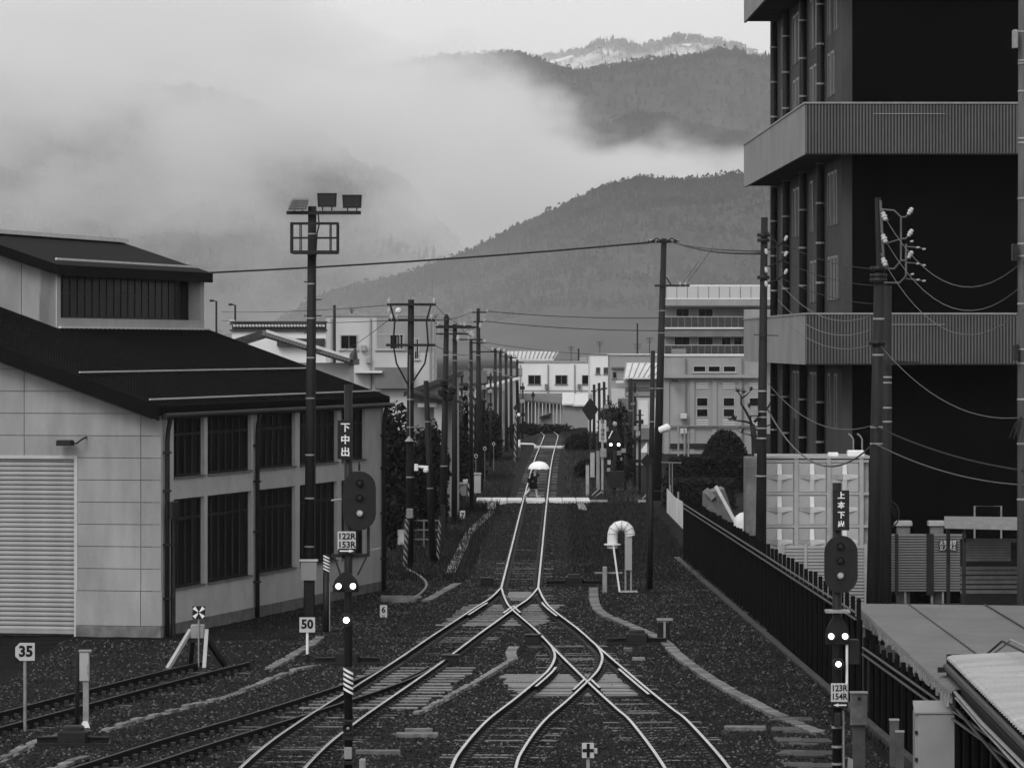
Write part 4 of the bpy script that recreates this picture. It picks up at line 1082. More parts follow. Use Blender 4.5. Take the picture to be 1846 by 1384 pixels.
# floodlight pole
v = 130.6
fl = pole('tall floodlight pole in front of the shed with three lamps on a crossbar', v, 557, 563, 1112, 372, 20, 15,
          (422, 458, 512, 574, 645, 718, 820, 898, 985), 'floodlight_pole', 'floodlight pole', None)
MB().bar((PX(517, v), v - .2, PZ(384, v)), (PX(651, v), v - .2, PZ(384, v)), .09, .1).build('crossbar', m_dark, fl)
m_lamp = mat('floodlight_case', .02, .5, .3, var=.2); m_lens = mat('floodlight_lens', .04, .3, .3, var=.2)
def flood(px0, px1, y0, y1, face, m):
    x0, x1, z0, z1 = PX(px0, v), PX(px1, v), PZ(y1, v), PZ(y0, v); cx = (x0 + x1) / 2
    L = thing('floodlight', face, 'floodlight', (cx, v - .25, z0), group='floodlights on the tall pole')
    d = .12
    b = MB().add([(x0, v - .35, z0 + .03), (x1, v - .35, z0 + .03), (x1 + .02, v - .42, z1), (x0 - .02, v - .42, z1), (x0 + .05, v - .18, z0 + .06), (x1 - .05, v - .18, z0 + .06), (x1 - .05, v - .2, z1 - .06), (x0 + .05, v - .2, z1 - .06)],
                 [(0, 1, 2, 3), (7, 6, 5, 4), (0, 4, 5, 1), (1, 5, 6, 2), (2, 6, 7, 3), (3, 7, 4, 0)])
    b.build('case', m, L)
    MB().add([(x0 + .05, v - .36, z0 + .08), (x1 - .05, v - .36, z0 + .08), (x1 - .03, v - .425, z1 - .06), (x0 + .03, v - .425, z1 - .06)], [(0, 1, 2, 3)]).build('lens', m_lens, L)
    b = MB()
    for q in (.25, .75): b.bar((x0 + (x1 - x0) * q, v - .25, z0 + .05), (x0 + (x1 - x0) * q, v - .22, PZ(384, v) + .06), .035)
    b.build('bracket', m_dark, L); return L
flood(574, 607, 349, 376, 'middle floodlight of the three, dark square lens facing the camera', m_lamp)
flood(619, 652, 352, 378, 'right-hand floodlight of the three at the end of the crossbar', m_lamp)
# left lamp is turned away: finned pale back
L = thing('floodlight', 'pale finned floodlight turned away, left end of the crossbar', 'floodlight', (PX(538, v), v - .2, PZ(380, v)), group='floodlights on the tall pole')
x0, x1 = PX(520, v), PX(557, v); z0, z1 = PZ(379, v), PZ(358, v)
MB().add([(x0, v - .4, z0), (x1 - .06, v - .4, z0 + .02), (x1, v - .3, z1 - .02), (x0 + .1, v - .3, z1), (x0, v + .05, z0), (x1 - .06, v + .05, z0 + .02), (x1, v, z1 - .02), (x0 + .1, v, z1)],
         [(0, 1, 2, 3), (7, 6, 5, 4), (0, 4, 5, 1), (1, 5, 6, 2), (2, 6, 7, 3), (3, 7, 4, 0)]).build('case', m_steel, L)
b = MB()
for k in range(7):
    zz = z0 + .04 + k * (z1 - z0 - .05) / 6; b.box(x0 + .02 + .015 * k, x1 - .05 + .008 * k, v - .44, v - .36, zz, zz + .014)
b.build('fin', m_steel, L)
b = MB()
for q in (.3, .7): b.bar((x0 + (x1 - x0) * q, v - .2, z0), (x0 + (x1 - x0) * q, v - .2, PZ(384, v) + .05), .035)
b.build('bracket', m_dark, L)
b = MB(); c = [(PX(px, v), PZ(y, v)) for px, y in ((526, 403), (609, 403), (609, 455), (526, 455))]
for d in (-.45, .45):
    for i in range(4):
        if i == 3 or True: b.bar((c[i][0], v + d, c[i][1]), (c[(i + 1) % 4][0], v + d, c[(i + 1) % 4][1]), .05 if i != 2 else .09)
    b.bar((c[0][0], v + d, PZ(429, v)), (c[1][0], v + d, PZ(429, v)), .035)
    for px in (542, 596): b.bar((PX(px, v), v + d, c[0][1]), (PX(px, v), v + d, c[2][1]), .03)
for i in range(4): b.bar((c[i][0], v - .45, c[i][1]), (c[i][0], v + .45, c[i][1]), .05)
b.build('platform_cage', m_dark, fl)
MB().box(c[3][0], c[2][0], v - .45, v + .45, c[2][1] - .02, c[2][1] + .02).build('platform_deck', m_dark, fl)
b = MB()
for y, a, e in ((508, 0, 1), (540, 1, 0), (569, 1, 0), (569, 0, 1), (600, 0, 1), (632, 1, 0)):
    if a: b.tube([(PX(564, v), v, PZ(y, v)), (PX(580, v), v, PZ(y, v))], .016, 5)
    if e: b.tube([(PX(563, v), v, PZ(y, v)), (PX(548, v), v, PZ(y, v))], .016, 5)
b.build('climbing_step', m_dark, fl)
MB().tube([(PX(574, v), v - .2, PZ(386, v)), (PX(576, v), v - .2, PZ(405, v)), (PX(572, v), v - .12, PZ(420, v)), (PX(569, v), v - .12, PZ(470, v)), (PX(568, v), v - .17, PZ(1000, v))], .02, 6).build('cable', m_black, fl)
t = MB().bbox(PX(543, v), PX(572, v), v - .5, v - .16, PZ(1044, v), PZ(1010, v), .02).build('control_box', m_tank, fl)
MB().box(PX(541, v), PX(574, v), v - .53, v - .14, PZ(1010, v) + .001, PZ(1007, v)).build('box_lid', m_bright, fl)
MB().box(PX(550, v), PX(566, v), v - .42, v - .17, -.2, PZ(1044, v)).build('conduit_cover', m_dark, fl)

# left-hand row of poles behind the shed, each with its own fittings
p1 = pole('dark timber pole with three crossarms and hanging lantern just right of the shed', 159, 738, 741, 1025, 540, 15, 11, (720, 770, 860, 930))
for y, a, c in ((549, 698, 786), (577, 700, 785), (622, 696, 785)): arm(p1, 159, a, c, y)
for px, y in ((702, 549), (783, 549), (706, 578), (716, 578), (778, 578), (702, 566)): insulator(p1, px, y - 4, 159, k=1.0)
b = MB()
for sgn, xa in ((1, 706), (-1, 775)):
    b.tube([(PX(xa - 2 * sgn, 159), 158.8, PZ(550, 159)), (PX(xa + 6 * sgn, 159), 158.8, PZ(578, 159)), (PX(xa + 3 * sgn, 159), 158.8, PZ(620, 159)), (PX(xa + 9 * sgn, 159), 158.8, PZ(655, 159)), (PX(738, 159), 158.8, PZ(698, 159))], .03, 6)
b.build('drop_cable', m_black, p1)
MB().lathe([(.01, 0), (.09, .03), (.1, .16), (.06, .2)], (PX(717, 159), 158.7, PZ(560, 159)), (.3, -1, 0), 14).build('lamp_disc', m_white, p1)
b = MB().tube([(PX(739, 159), 158.8, PZ(640, 159)), (PX(739, 159), 158.75, PZ(788, 159))], .012, 5)
b.lathe([(.16, 0), (.05, .13), (.02, .18)], (PX(738, 159), 158.75, PZ(795, 159)), (0, 0, 1), 12); b.build('hanging_lantern', m_steel, p1)
m_stripe = None
def striped_tube(t, name, p, q, r, n, pitch, turns=.5, m=None):
    """hazard sleeve: dark and pale diagonal bands as their own geometry"""
    p, q = Vector(p), Vector(q); d = q - p
    MB().tube([p, q], r, 12).build(name, m_black, t, True)
    mb = MB(); L = d.length; k = int(L / pitch); N = 12
    for i in range(k):
        z0 = i * pitch
        for j in range(N):
            a0, a1 = 2 * math.pi * j / N, 2 * math.pi * (j + 1) / N
            def P(a, h): return p + d.normalized() * min(max(h, 0), L) + Vector((math.cos(a), math.sin(a), 0)) * (r + .004)
            h0, h1 = z0 + pitch * turns * 2 * ((1 - math.cos(a0)) / 2), z0 + pitch * turns * 2 * ((1 - math.cos(a1)) / 2)
            mb.add([P(a0, h0), P(a1, h1), P(a1, h1 + pitch * .5), P(a0, h0 + pitch * .5)], [(0, 1, 2, 3)])
    return mb.build('stripe', m or mat('dim_stripe', .22, .6, .2, var=.3), t)
v = 158.4; st = striped_tube(p1, 'guard_sleeve', (PX(729, v), v, PZ(1052, v)), (PX(734, v), v, PZ(935, v)), .075, 12, .22)
MB().bbox(PX(733, v), PX(745, v), v - .3, v - .1, PZ(933, v), PZ(916, v), .02).build('junction_box', m_steel, p1)
t = thing('security_camera', 'white camera arm fixed to the dark pole by the shed', 'camera', (PX(748, 159), 158.9, PZ(842, 159)))
MB().bbox(PX(747, 159), PX(754, 159), 158.8, 159, PZ(848, 159), PZ(836, 159), .01).build('bracket', m_white, t)
MB().tube([(PX(754, 159), 158.9, PZ(841, 159)), (PX(772, 159), 158.9, PZ(842, 159))], .05, 8).build('arm', m_white, t)
MB().lathe([(.02, -.12), (.09, -.08), (.1, 0), (.06, .05)], (PX(768, 159), 158.9, PZ(846, 159)), (0, 0, 1), 12).build('dome', m_white, t)
p2 = pole('leaning dark strut pole beside the first crossarm pole', 161, 781, 768, 1018, 686, 13, 9, (760, 880))
v = 160.6; striped_tube(p2, 'guard_sleeve', (PX(789, v), v, PZ(1010, v)), (PX(794, v), v, PZ(930, v)), .05, 10, .22)
p3 = pole('thick dark pole with a dark lamp cluster, left of the crossing signal', 182, 798, 805, 974, 576, 14, 9, (640, 705, 840))
MB().lathe([(.1, 0), (.12, .25), (.05, .38)], (PX(805, 182), 182, PZ(584, 182)), (0, 0, 1), 10).build('pole_cap', m_black, p3)
arm(p3, 182, 786, 850, 589, .12); arm(p3, 182, 786, 845, 602, .06)
for px in (790, 838): insulator(p3, px, 588, 182, k=1.1)
b = MB()
for px, y in ((797, 707), (816, 703), (811, 715), (800, 690)): b.lathe([(.03, -.16), (.16, -.1), (.17, .08), (.05, .16)], (PX(px, 182), 181.7, PZ(y, 182)), (0, 0, 1), 10)
b.bar((PX(796, 182), 181.7, PZ(702, 182)), (PX(818, 182), 181.7, PZ(702, 182)), .06); b.build('lamp_cluster', m_black, p3)
MB().box(PX(794, 182), PX(803, 182), 181.4, 181.8, -.3, PZ(1000, 182) if False else 1.2).build('base_stub', m_pole, p3)
p4 = pole('dark pole close behind the thick one with a short top arm', 200, 819, 820, 940, 584, 11, 8, (640, 650))
arm(p4, 200, 806, 860, 590, .1); arm(p4, 200, 815, 870, 612, .06)
for px in (830, 838, 866): insulator(p4, px, 588, 200, k=1.1)
insulator(p4, 826, 612, 200, k=1.4)
p5 = pole('slim dark pole with white insulators at its head', 216, 850, 849, 915, 612, 8, 6, (650,))
for px, y in ((845, 604), (850, 602), (853, 607), (845, 613)): insulator(p5, px, y, 216, k=1.15)
p6 = pole('tallest far pole on the left with two curved arms', 237, 864, 862, 903, 556, 15, 6, (640,))
for y, a, c in ((563, 848, 880), (580, 850, 875), (618, 852, 876), (634, 850, 895)): arm(p6, 237, a, c, y, .07)
for px, y in ((850, 562), (878, 562), (852, 579), (873, 579), (874, 616)): insulator(p6, px, y, 237, k=1.0)
fp = [('far dark pole, nearest of the distant cluster', 300, 893, 893, 628), ('far pole right beside the nearest of the distant cluster', 310, 902, 902, 630), ('far pole with pale insulators in the middle of the distant cluster', 325, 913, 912, 637),
      ('far thicker pole of the distant cluster', 337, 922, 921, 640), ('last pole of the distant cluster beside the white factory', 350, 934, 932, 648)]
for i, (lab, v, a, c, y) in enumerate(fp):
    t = pole(lab, v, a, c, 622 + F * 7.7 / v, y, 6.5, 5, (y + 40,), group='distant poles left of the track')
    arm(t, v, a - 8, a + 10, y + 5, .09); insulator(t, a - 5, y + 3, v, k=1.25); insulator(t, a + 7, y + 3, v, k=1.25)
rp = [('right far pole with a slim arm, leftmost of three', 335, 1071, 1071, 693), ('right far pole in the middle of three', 328, 1081, 1080, 690), ('right far pole, thickest of three', 320, 1090, 1089, 688)]
for lab, v, a, c, y in rp:
    t = pole(lab, v, a, c, 622 + F * 7.7 / v, y, 5.5, 5, (), group='far poles right of the track'); arm(t, v, a - 6, a + 5, y + 12, .1)
pole('grey pole standing in front of the gabled house right of the track', 262, 1136, 1137, 880, 682, 9, 8, (740,), group=None)
# small far masts
for px, y, v, lab in ((1149, 583, 520, 'thin far mast between the white houses'), (603, 550, 245, 'plain dark post standing before the white flat-roofed house'), (778, 500, 300, None), (1043, 628, 560, 'short far pole behind the long white factory')):
    if lab: pole(lab, v, px, px, 622 + F * 7.7 / v, y, 6 if px == 603 else 3.5, 5 if px == 603 else 3, (), group=None)
v = 245; t = thing('lattice_mast', 'thin lattice radio mast with a long whip aerial', 'mast', (PX(784, v), v, -.3))
b = MB(); x0, x1 = PX(780.5, v), PX(787, v)
for x in (x0, x1): b.bar((x, v, -.3), (x, v, PZ(556, v)), .035)
zz = PZ(690, v)
while zz < PZ(560, v): b.bar((x0, v, zz), (x1, v, zz + .22), .02); b.bar((x1, v, zz + .22), (x0, v, zz + .44), .02); zz += .44
b.build('lattice', m_steel, t); MB().tube([(PX(780, v), v, PZ(556, v)), (PX(779, v), v, PZ(488, v))], .014, 5).build('aerial', m_steel, t)
for px, py, lab in ((390, 543, 'small bent street lamp showing above the shed roof'), (424, 550, 'small forked lamp post showing above the tiled wall')):
    v = 235; t = thing('street_lamp', lab, 'street lamp', (PX(px, v), v, -.3), group='street lamps beyond the shed')
    MB().tube([(PX(px, v), v, -.3), (PX(px, v), v, PZ(py, v)), (PX(px - 6, v), v, PZ(py - 1, v))], .05, 6).build('post', m_dark, t)
    MB().bbox(PX(px - 12, v), PX(px - 5, v), v - .1, v + .1, PZ(py + 1, v), PZ(py - 3, v), .02).build('lamp_head', m_dark, t)

# right-hand poles
q1 = pole('tall utility pole with a ring of cables at its head before the apartment block', 230, 1184, 1197, 902, 430, 16, 10, (560, 600, 700), group='utility poles on the right')
arm(q1, 230, 1168, 1222, 436, .12); arm(q1, 230, 1180, 1243, 515, .1)
b = MB()
for a, c, hgt in ((1170, 1197, 430), (1197, 1224, 430)): b.tube([(PX(a, 230), 229.8, PZ(438, 230)), (PX((a + c) / 2, 230), 229.7, PZ(hgt, 230)), (PX(c, 230), 229.8, PZ(436, 230))], .035, 6)
b.build('jumper_cable', m_black, q1)
for px, y in ((1172, 437), (1182, 437), (1212, 437), (1221, 438), (1226, 514), (1236, 514)): insulator(q1, px, y, 230, k=1.1)
MB().bar((PX(1201, 230), 229.9, PZ(500, 230)), (PX(1210, 230), 229.9, PZ(514, 230)), .06).build('brace', m_dark, q1)
q1b = pole('shorter dark pole immediately left of the tall utility pole', 218, 1173, 1177, 915, 632, 10, 8, (700, 760), group='utility poles on the right')
MB().lathe([(.04, 0), (.16, .05), (.2, .5), (.1, .6)], (PX(1187, 230), 229.6, PZ(776, 230)), (.9, -.2, .35), 12).build('floodlight_head', m_white, q1)
q2 = pole('dark utility pole with white insulators in front of the office block', 131, 1370, 1378, 990, 392, 21, 12, (742, 752, 772, 790, 858, 705), group='utility poles on the right')
for y in (424, 433, 500): 
    MB().lathe([(.17, -.05), (.18, 0), (.17, .05)], (PX(1376, 131), 131, PZ(y, 131)), (0, 0, 1), 12).build('clamp', m_dark, q2)
b = MB().tube([(PX(1380, 131), 130.8, PZ(415, 131)), (PX(1390, 131), 130.6, PZ(430, 131)), (PX(1400, 131), 130.6, PZ(440, 131)), (PX(1400, 131), 130.6, PZ(505, 131)), (PX(1380, 131), 130.8, PZ(512, 131))], .035, 7)
for y in (436, 466, 496): b.tube([(PX(1384, 131), 130.7, PZ(y + 15, 131)), (PX(1402, 131), 130.6, PZ(y + 8, 131)), (PX(1412, 131), 130.5, PZ(y, 131))], .022, 6)
b.build('bracket', m_dark, q2)
for y in (432, 460, 492): insulator(q2, 1414, y, 131, (.5, -.1, 1), .8, -.5)
for y in (452, 485, 510): insulator(q2, 1380, y, 131, (.15, -.3, -1), .85, -.3)
MB().bbox(PX(1350, 131), PX(1366, 131), 130.7, 131, PZ(748, 131), PZ(738, 131), .01).build('bracket_plate', m_steel, q2)
for y in (603,): MB().bar((PX(1358, 131), 130.8, PZ(y, 131)), (PX(1402, 131), 130.8, PZ(y + 2, 131)), .025).build('step_bar', m_dark, q2)
q3 = pole('front pole of the dark pair at the office block with white insulators', 114, 1572, 1586, 1180, 480, 26, 19, (575, 640, 770, 800), group='utility poles on the right')
for y in (484, 497, 505, 618):
    MB().lathe([(.2, -.05), (.22, 0), (.2, .05)], (PX(1584 - (y - 480) * .02, 114), 114, PZ(y, 114)), (0, 0, 1), 12).build('clamp', m_dark, q3)
v = 114; MB().tube([(PX(1585, v), v, PZ(480, v)), (PX(1582, v), v, PZ(356, v))], .07, 8).build('top_pipe', m_dark, q3)
b = MB().tube([(PX(1586, v), v - .2, PZ(362, v)), (PX(1592, v), v - .25, PZ(480, v))], .03, 6)
b.tube([(PX(1586, v), v - .2, PZ(378, v)), (PX(1610, v), v - .3, PZ(380, v)), (PX(1622, v), v - .35, PZ(392, v)), (PX(1622, v), v - .35, PZ(470, v)), (PX(1610, v), v - .3, PZ(485, v)), (PX(1594, v), v - .25, PZ(484, v))], .025, 6)
b.tube([(PX(1631, v), v - .35, PZ(440, v)), (PX(1631, v), v - .35, PZ(498, v)), (PX(1620, v), v - .3, PZ(510, v)), (PX(1592, v), v - .25, PZ(510, v))], .025, 6)
b.tube([(PX(1594, v), v - .25, PZ(440, v)), (PX(1620, v), v - .3, PZ(432, v))], .02, 6)
for y in (384, 423, 462): b.tube([(PX(1621, v), v - .35, PZ(y + 8, v)), (PX(1630, v), v - .38, PZ(y + 8, v)), (PX(1637, v), v - .4, PZ(y + 1, v))], .022, 6)
for y in (448, 477, 506): b.tube([(PX(1631, v), v - .36, PZ(y - 3, v)), (PX(1645, v), v - .4, PZ(y - 2, v)), (PX(1664, v), v - .4, PZ(y + 1, v))], .015, 5)
for y in (388, 428, 470): b.tube([(PX(1587, v), v - .22, PZ(y - 12, v)), (PX(1591, v), v - .35, PZ(y - 4, v)), (PX(1599, v), v - .38, PZ(y + 11, v))], .02, 5)
b.build('bracket', mat('dull_bracket', .09, .5, .3, var=.3), q3)
for y in (384, 423, 462): insulator(q3, 1637, y, v, (.6, -.1, 1), 1.0, -.4)
for y in (388, 428, 470): insulator(q3, 1591, y, v, (.35, -.2, -1), 1.15, -.35)
for px, y in ((1651, 447), (1662, 450), (1651, 476), (1662, 479), (1651, 505), (1662, 507), (1640, 436), (1641, 495)): insulator(q3, px, y, v, (1, -.1, .2), .42, -.4)
q4 = pole('rear pole of the dark pair at the office block', 120, 1597, 1599, 1180, 515, 20, 17, (680, 690, 735, 760), group='utility poles on the right')
MB().bar((PX(1590, 120), 119.7, PZ(651, 120)), (PX(1657, 120), 119.7, PZ(655, 120)), .07).build('crossarm', m_dark, q4)
q5 = pole('grey banded pole cut off by the right edge of the picture', 105, 1842, 1845, 1080, -40, 18, 18, (58, 110, 115, 165, 250, 258, 358, 440, 462, 548, 630, 655, 720, 800, 900), group=None, m=mat('grey_pole', .075, .7, .25, var=.3, stretch=(3, 3, .4)))
MB().bbox(PX(1823, 105), PX(1832, 105), 104.7, 105, PZ(470, 105), PZ(440, 105), .02).build('junction_box', m_dark, q5)
MB().bbox(PX(1824, 105), PX(1833, 105), 104.7, 105, PZ(88, 105), PZ(55, 105), .02).build('junction_box', m_steel, q5)
MB().bbox(PX(1826, 105), PX(1834, 105), 104.7, 105, PZ(650, 105), PZ(620, 105), .02).build('junction_box', m_dark, q5)
b = MB(); r = random.Random(5)
for k in range(9):
    a = r.uniform(-2, 2); b.tube([(PX(1840, 105), 104.8, PZ(750, 105)), (PX(1832 + a * 3, 105), 104.6, PZ(757 + k, 105)), (PX(1824 + a * 4, 105), 104.6, PZ(770 + 3 * k, 105))], .012, 5)
b.build('cable_tail', m_black, q5)

# ================================================================ WIRES
G1 = 'wires crossing the valley view'; G2 = 'wires in front of the office block'
wire(PT(-60, 506, 226), PT(1172, 437, 229.8), .3, 'long nearly straight wire from behind the shed to the tall utility pole', .045, group=G1)
wire(PT(1222, 439, 229.8), PT(1376, 457, 131), .15, 'wire from the tall utility pole to the pole before the office block', .03, group=G1)
wire(PT(1210, 437, 229.8), PT(1376, 453, 131), .1, 'second wire just above, from the tall pole to the office pole', .02, group=G1)
wire(PT(878, 561, 237), PT(1190, 573, 229.8), .12, 'upper thin wire between the far left pole and the tall pole', .02, group=G1)
wire(PT(874, 579, 237), PT(1190, 596, 229.8), .12, 'lower thin wire between the far left pole and the tall pole', .02, group=G1)
wire(PT(874, 617, 237), PT(1178, 640, 218), .2, 'faint lowest wire above the far factory roof', .013, group=G1)
wire(PT(786, 577, 158.8), PT(848, 563, 237), .1, 'short wire from the crossarm pole to the far left pole', .016, group=G1)
wire(PT(400, 578, 235), PT(700, 578, 158.8), .1, 'thin wire across the front of the white house', .012, group=G1)
wire(PT(400, 562, 235), PT(700, 550, 158.8), .1, 'thin wire just above the white house roof', .012, group=G1)
wire(PT(1260, 470, 228), PT(1228, 514, 229.8), .02, 'thin stay wire above the apartment roof, left one', .012, group=G1)
wire(PT(1284, 448, 200), PT(1236, 514, 229.8), .02, 'thin stay wire above the apartment roof, right one', .012, group=G1)
mw = mat('pale_cable', .085, .5, .4, var=.2)
wire(PT(1598, 397, 113.6), PT(1845, 470, 104.8), 1.05, 'highest sagging cable from the front pole to the right edge', .012, group=G2, m=mw)
wire(PT(1600, 440, 113.6), PT(1845, 512, 104.8), 1.05, 'middle sagging cable from the front pole to the right edge', .012, group=G2, m=mw)
wire(PT(1600, 483, 113.6), PT(1845, 556, 104.8), 1.05, 'lowest sagging cable of the three at the front pole head', .012, group=G2, m=mw)
wire(PT(1588, 624, 113.8), PT(1845, 752, 104.8), .55, 'long cable dropping from the front pole over the lower balcony', .013, group=G2, m=mw)
for i, (a, c, e, lab) in enumerate(((505, 566, .55, 'upper'), (540, 592, .5, 'middle'), (566, 620, .45, 'lower'))):
    wire(PT(1402, a, 130.6), PT(1577, c, 114), e, lab + ' sagging cable between the two dark poles before the balcony', .012, group=G2, m=mw)
for y, lab in ((440, 'first'), (470, 'second'), (503, 'third')):
    wire(PT(1412, y, 130.5), PT(1582, y + 45, 120), .15, lab + ' thin dark wire below the office corner between the poles', .01, group=G2)
wire(PT(1384, 690, 130.8), PT(1575, 766, 113.8), .55, 'pale cable with a small joint between the two poles at ground floor height', .012, group=G2, m=mw)
wire(PT(1384, 738, 130.8), PT(1574, 800, 113.8), 1.0, 'thick low cable looping past the top of the water tank', .026, group=G2, m=mat('mid_cable', .09, .5, .3, var=.2))
wire(PT(1578, 768, 113.8), PT(1845, 848, 104.8), .15, 'upper of two thick cables running to the right edge', .022, group=G2)
wire(PT(1578, 800, 113.8), PT(1845, 874, 104.8), .2, 'lower of two thick cables running to the right edge', .016, group=G2, m=mw)

G3 = 'lines strung along the row of poles left of the track'
runs = [((783, 548, 158.8), (838, 589, 181.8), 'from the top crossarm to the thick pole'), ((778, 577, 158.8), (845, 601, 181.8), 'from the second crossarm to the thick pole'),
        ((838, 588, 181.8), (858, 589, 199.8), 'between the thick pole and the one close behind'), ((866, 611, 199.8), (875, 617, 236.8), 'from the short lower arm to the tallest far pole'),
        ((894, 633, 236.8), (900, 633, 299.8), 'from the lowest arm of the tallest far pole into the distant cluster'), ((853, 607, 215.8), (888, 632, 299.8), 'from the slim pole head to the distant cluster'),
        ((830, 587, 199.8), (849, 606, 215.8), 'between the close pole and the slim pole'), ((903, 633, 299.8), (925, 643, 336.8), 'along the heads of the distant cluster'),
        ((700, 577, 158.8), (603, 640, 245), 'from the left end of the crossarm to the plain post'), ((783, 622, 158.8), (850, 640, 215.8), 'from the lowest crossarm to the slim pole')]
for (a_, b_, lab) in runs: wire(PT(*a_), PT(*b_), .12, 'thin line ' + lab, .013, group=G3)
for px, v_, y0, w_, lab in ((812, 212, 690, 5, 'thin dark post between the thick pole and the close pole behind'), (832, 226, 668, 5, 'thin dark post left of the slim pole'), (873, 262, 690, 5, 'thin dark post just right of the tallest far pole'),
                          (884, 285, 672, 4.5, 'thin dark post left of the distant cluster'), (942, 372, 690, 3.5, 'far thin post beside the bend')):
    t = pole(lab, v_, px, px + .5, 622 + F * 7.7 / v_, y0, w_, w_ - 1, (y0 + 30, y0 + 62), group='thin posts among the left poles')
    r_ = random.Random(px)
    for k in range(3):
        y = y0 + 6 + 24 * k; s_ = v_ / F
        MB().bbox(PX(px - 5, v_), PX(px + 4, v_), v_ - .22, v_ - .1, PZ(y + 6, v_), PZ(y, v_), .012).build('fitting', r_.choice((m_steel, m_black, m_black)), t)

# ================================================================ SIGNALS
def disc(mb, x, y, z, r, n=14, d=.03):
    return mb.lathe([(r, 0), (r, d)], (x, y, z), (0, 1, 0), n)
def stadium(cx, cz, w, hgt, n=10):
    r = w / 2; pts = []
    for k in range(n + 1): a = math.pi * k / n; pts.append((cx + r * math.cos(a), cz + hgt / 2 - r + r * math.sin(a)))
    for k in range(n + 1): a = math.pi + math.pi * k / n; pts.append((cx + r * math.cos(a), cz - hgt / 2 + r + r * math.sin(a)))
    return pts
def shunt(t, v, cx, ytop, ybot, hw, lights, dv):
    """rounded triangular dwarf signal with two lit lamps"""
    s = v / F; x = PX(cx, v); z0, z1 = PZ(ybot, v), PZ(ytop, v); w = hw * s; hh = z1 - z0
    pts = [(x - w * .95, z0), (x + w * .95, z0), (x + w, z0 + hh * .3), (x + w * .8, z0 + hh * .62), (x + w * .42, z0 + hh * .9), (x + w * .18, z1), (x - w * .18, z1), (x - w * .42, z0 + hh * .9), (x - w * .8, z0 + hh * .62), (x - w, z0 + hh * .3)]
    b = MB().prism(pts, 'y', v + dv, v + dv + .09).build('shunt_plate', m_black, t)
    for px, y, r in lights:
        MB().lathe([(r * s * 1.45, -.01), (r * s * 1.45, .0), (r * s * 1.5, -.10), (r * s * 1.3, -.10), (r * s * 1.3, -.01)], (PX(px, v), v + dv - .002, PZ(y, v)), (0, 1, 0), 14).build('hood', m_black, b)
        disc(MB(), PX(px, v), v + dv - .045, PZ(y, v), r * s).build('lamp', m_lit, b)
    return b
def plate(t, v, px0, px1, y0, y1, dv, m, name='plate', th=.03):
    return MB().bbox(PX(px0, v), PX(px1, v), v + dv, v + dv + th, PZ(y1, v), PZ(y0, v), .006).build(name, m, t)
def kanji(o, v, chars, cx, ys, size, dv, m=None, w=None):
    for ch, y in zip(chars, ys): letters(ch, size, m or m_wlet, o, PX(cx, v), v + dv, PZ(y, v), bold=.004)
m_plate = mat('white_sign_plate', .42, .5, .3, var=.1)
m_dimlens = mat('dim_lens', .3, .25, .4, var=.6, scale=40, emit=.03)
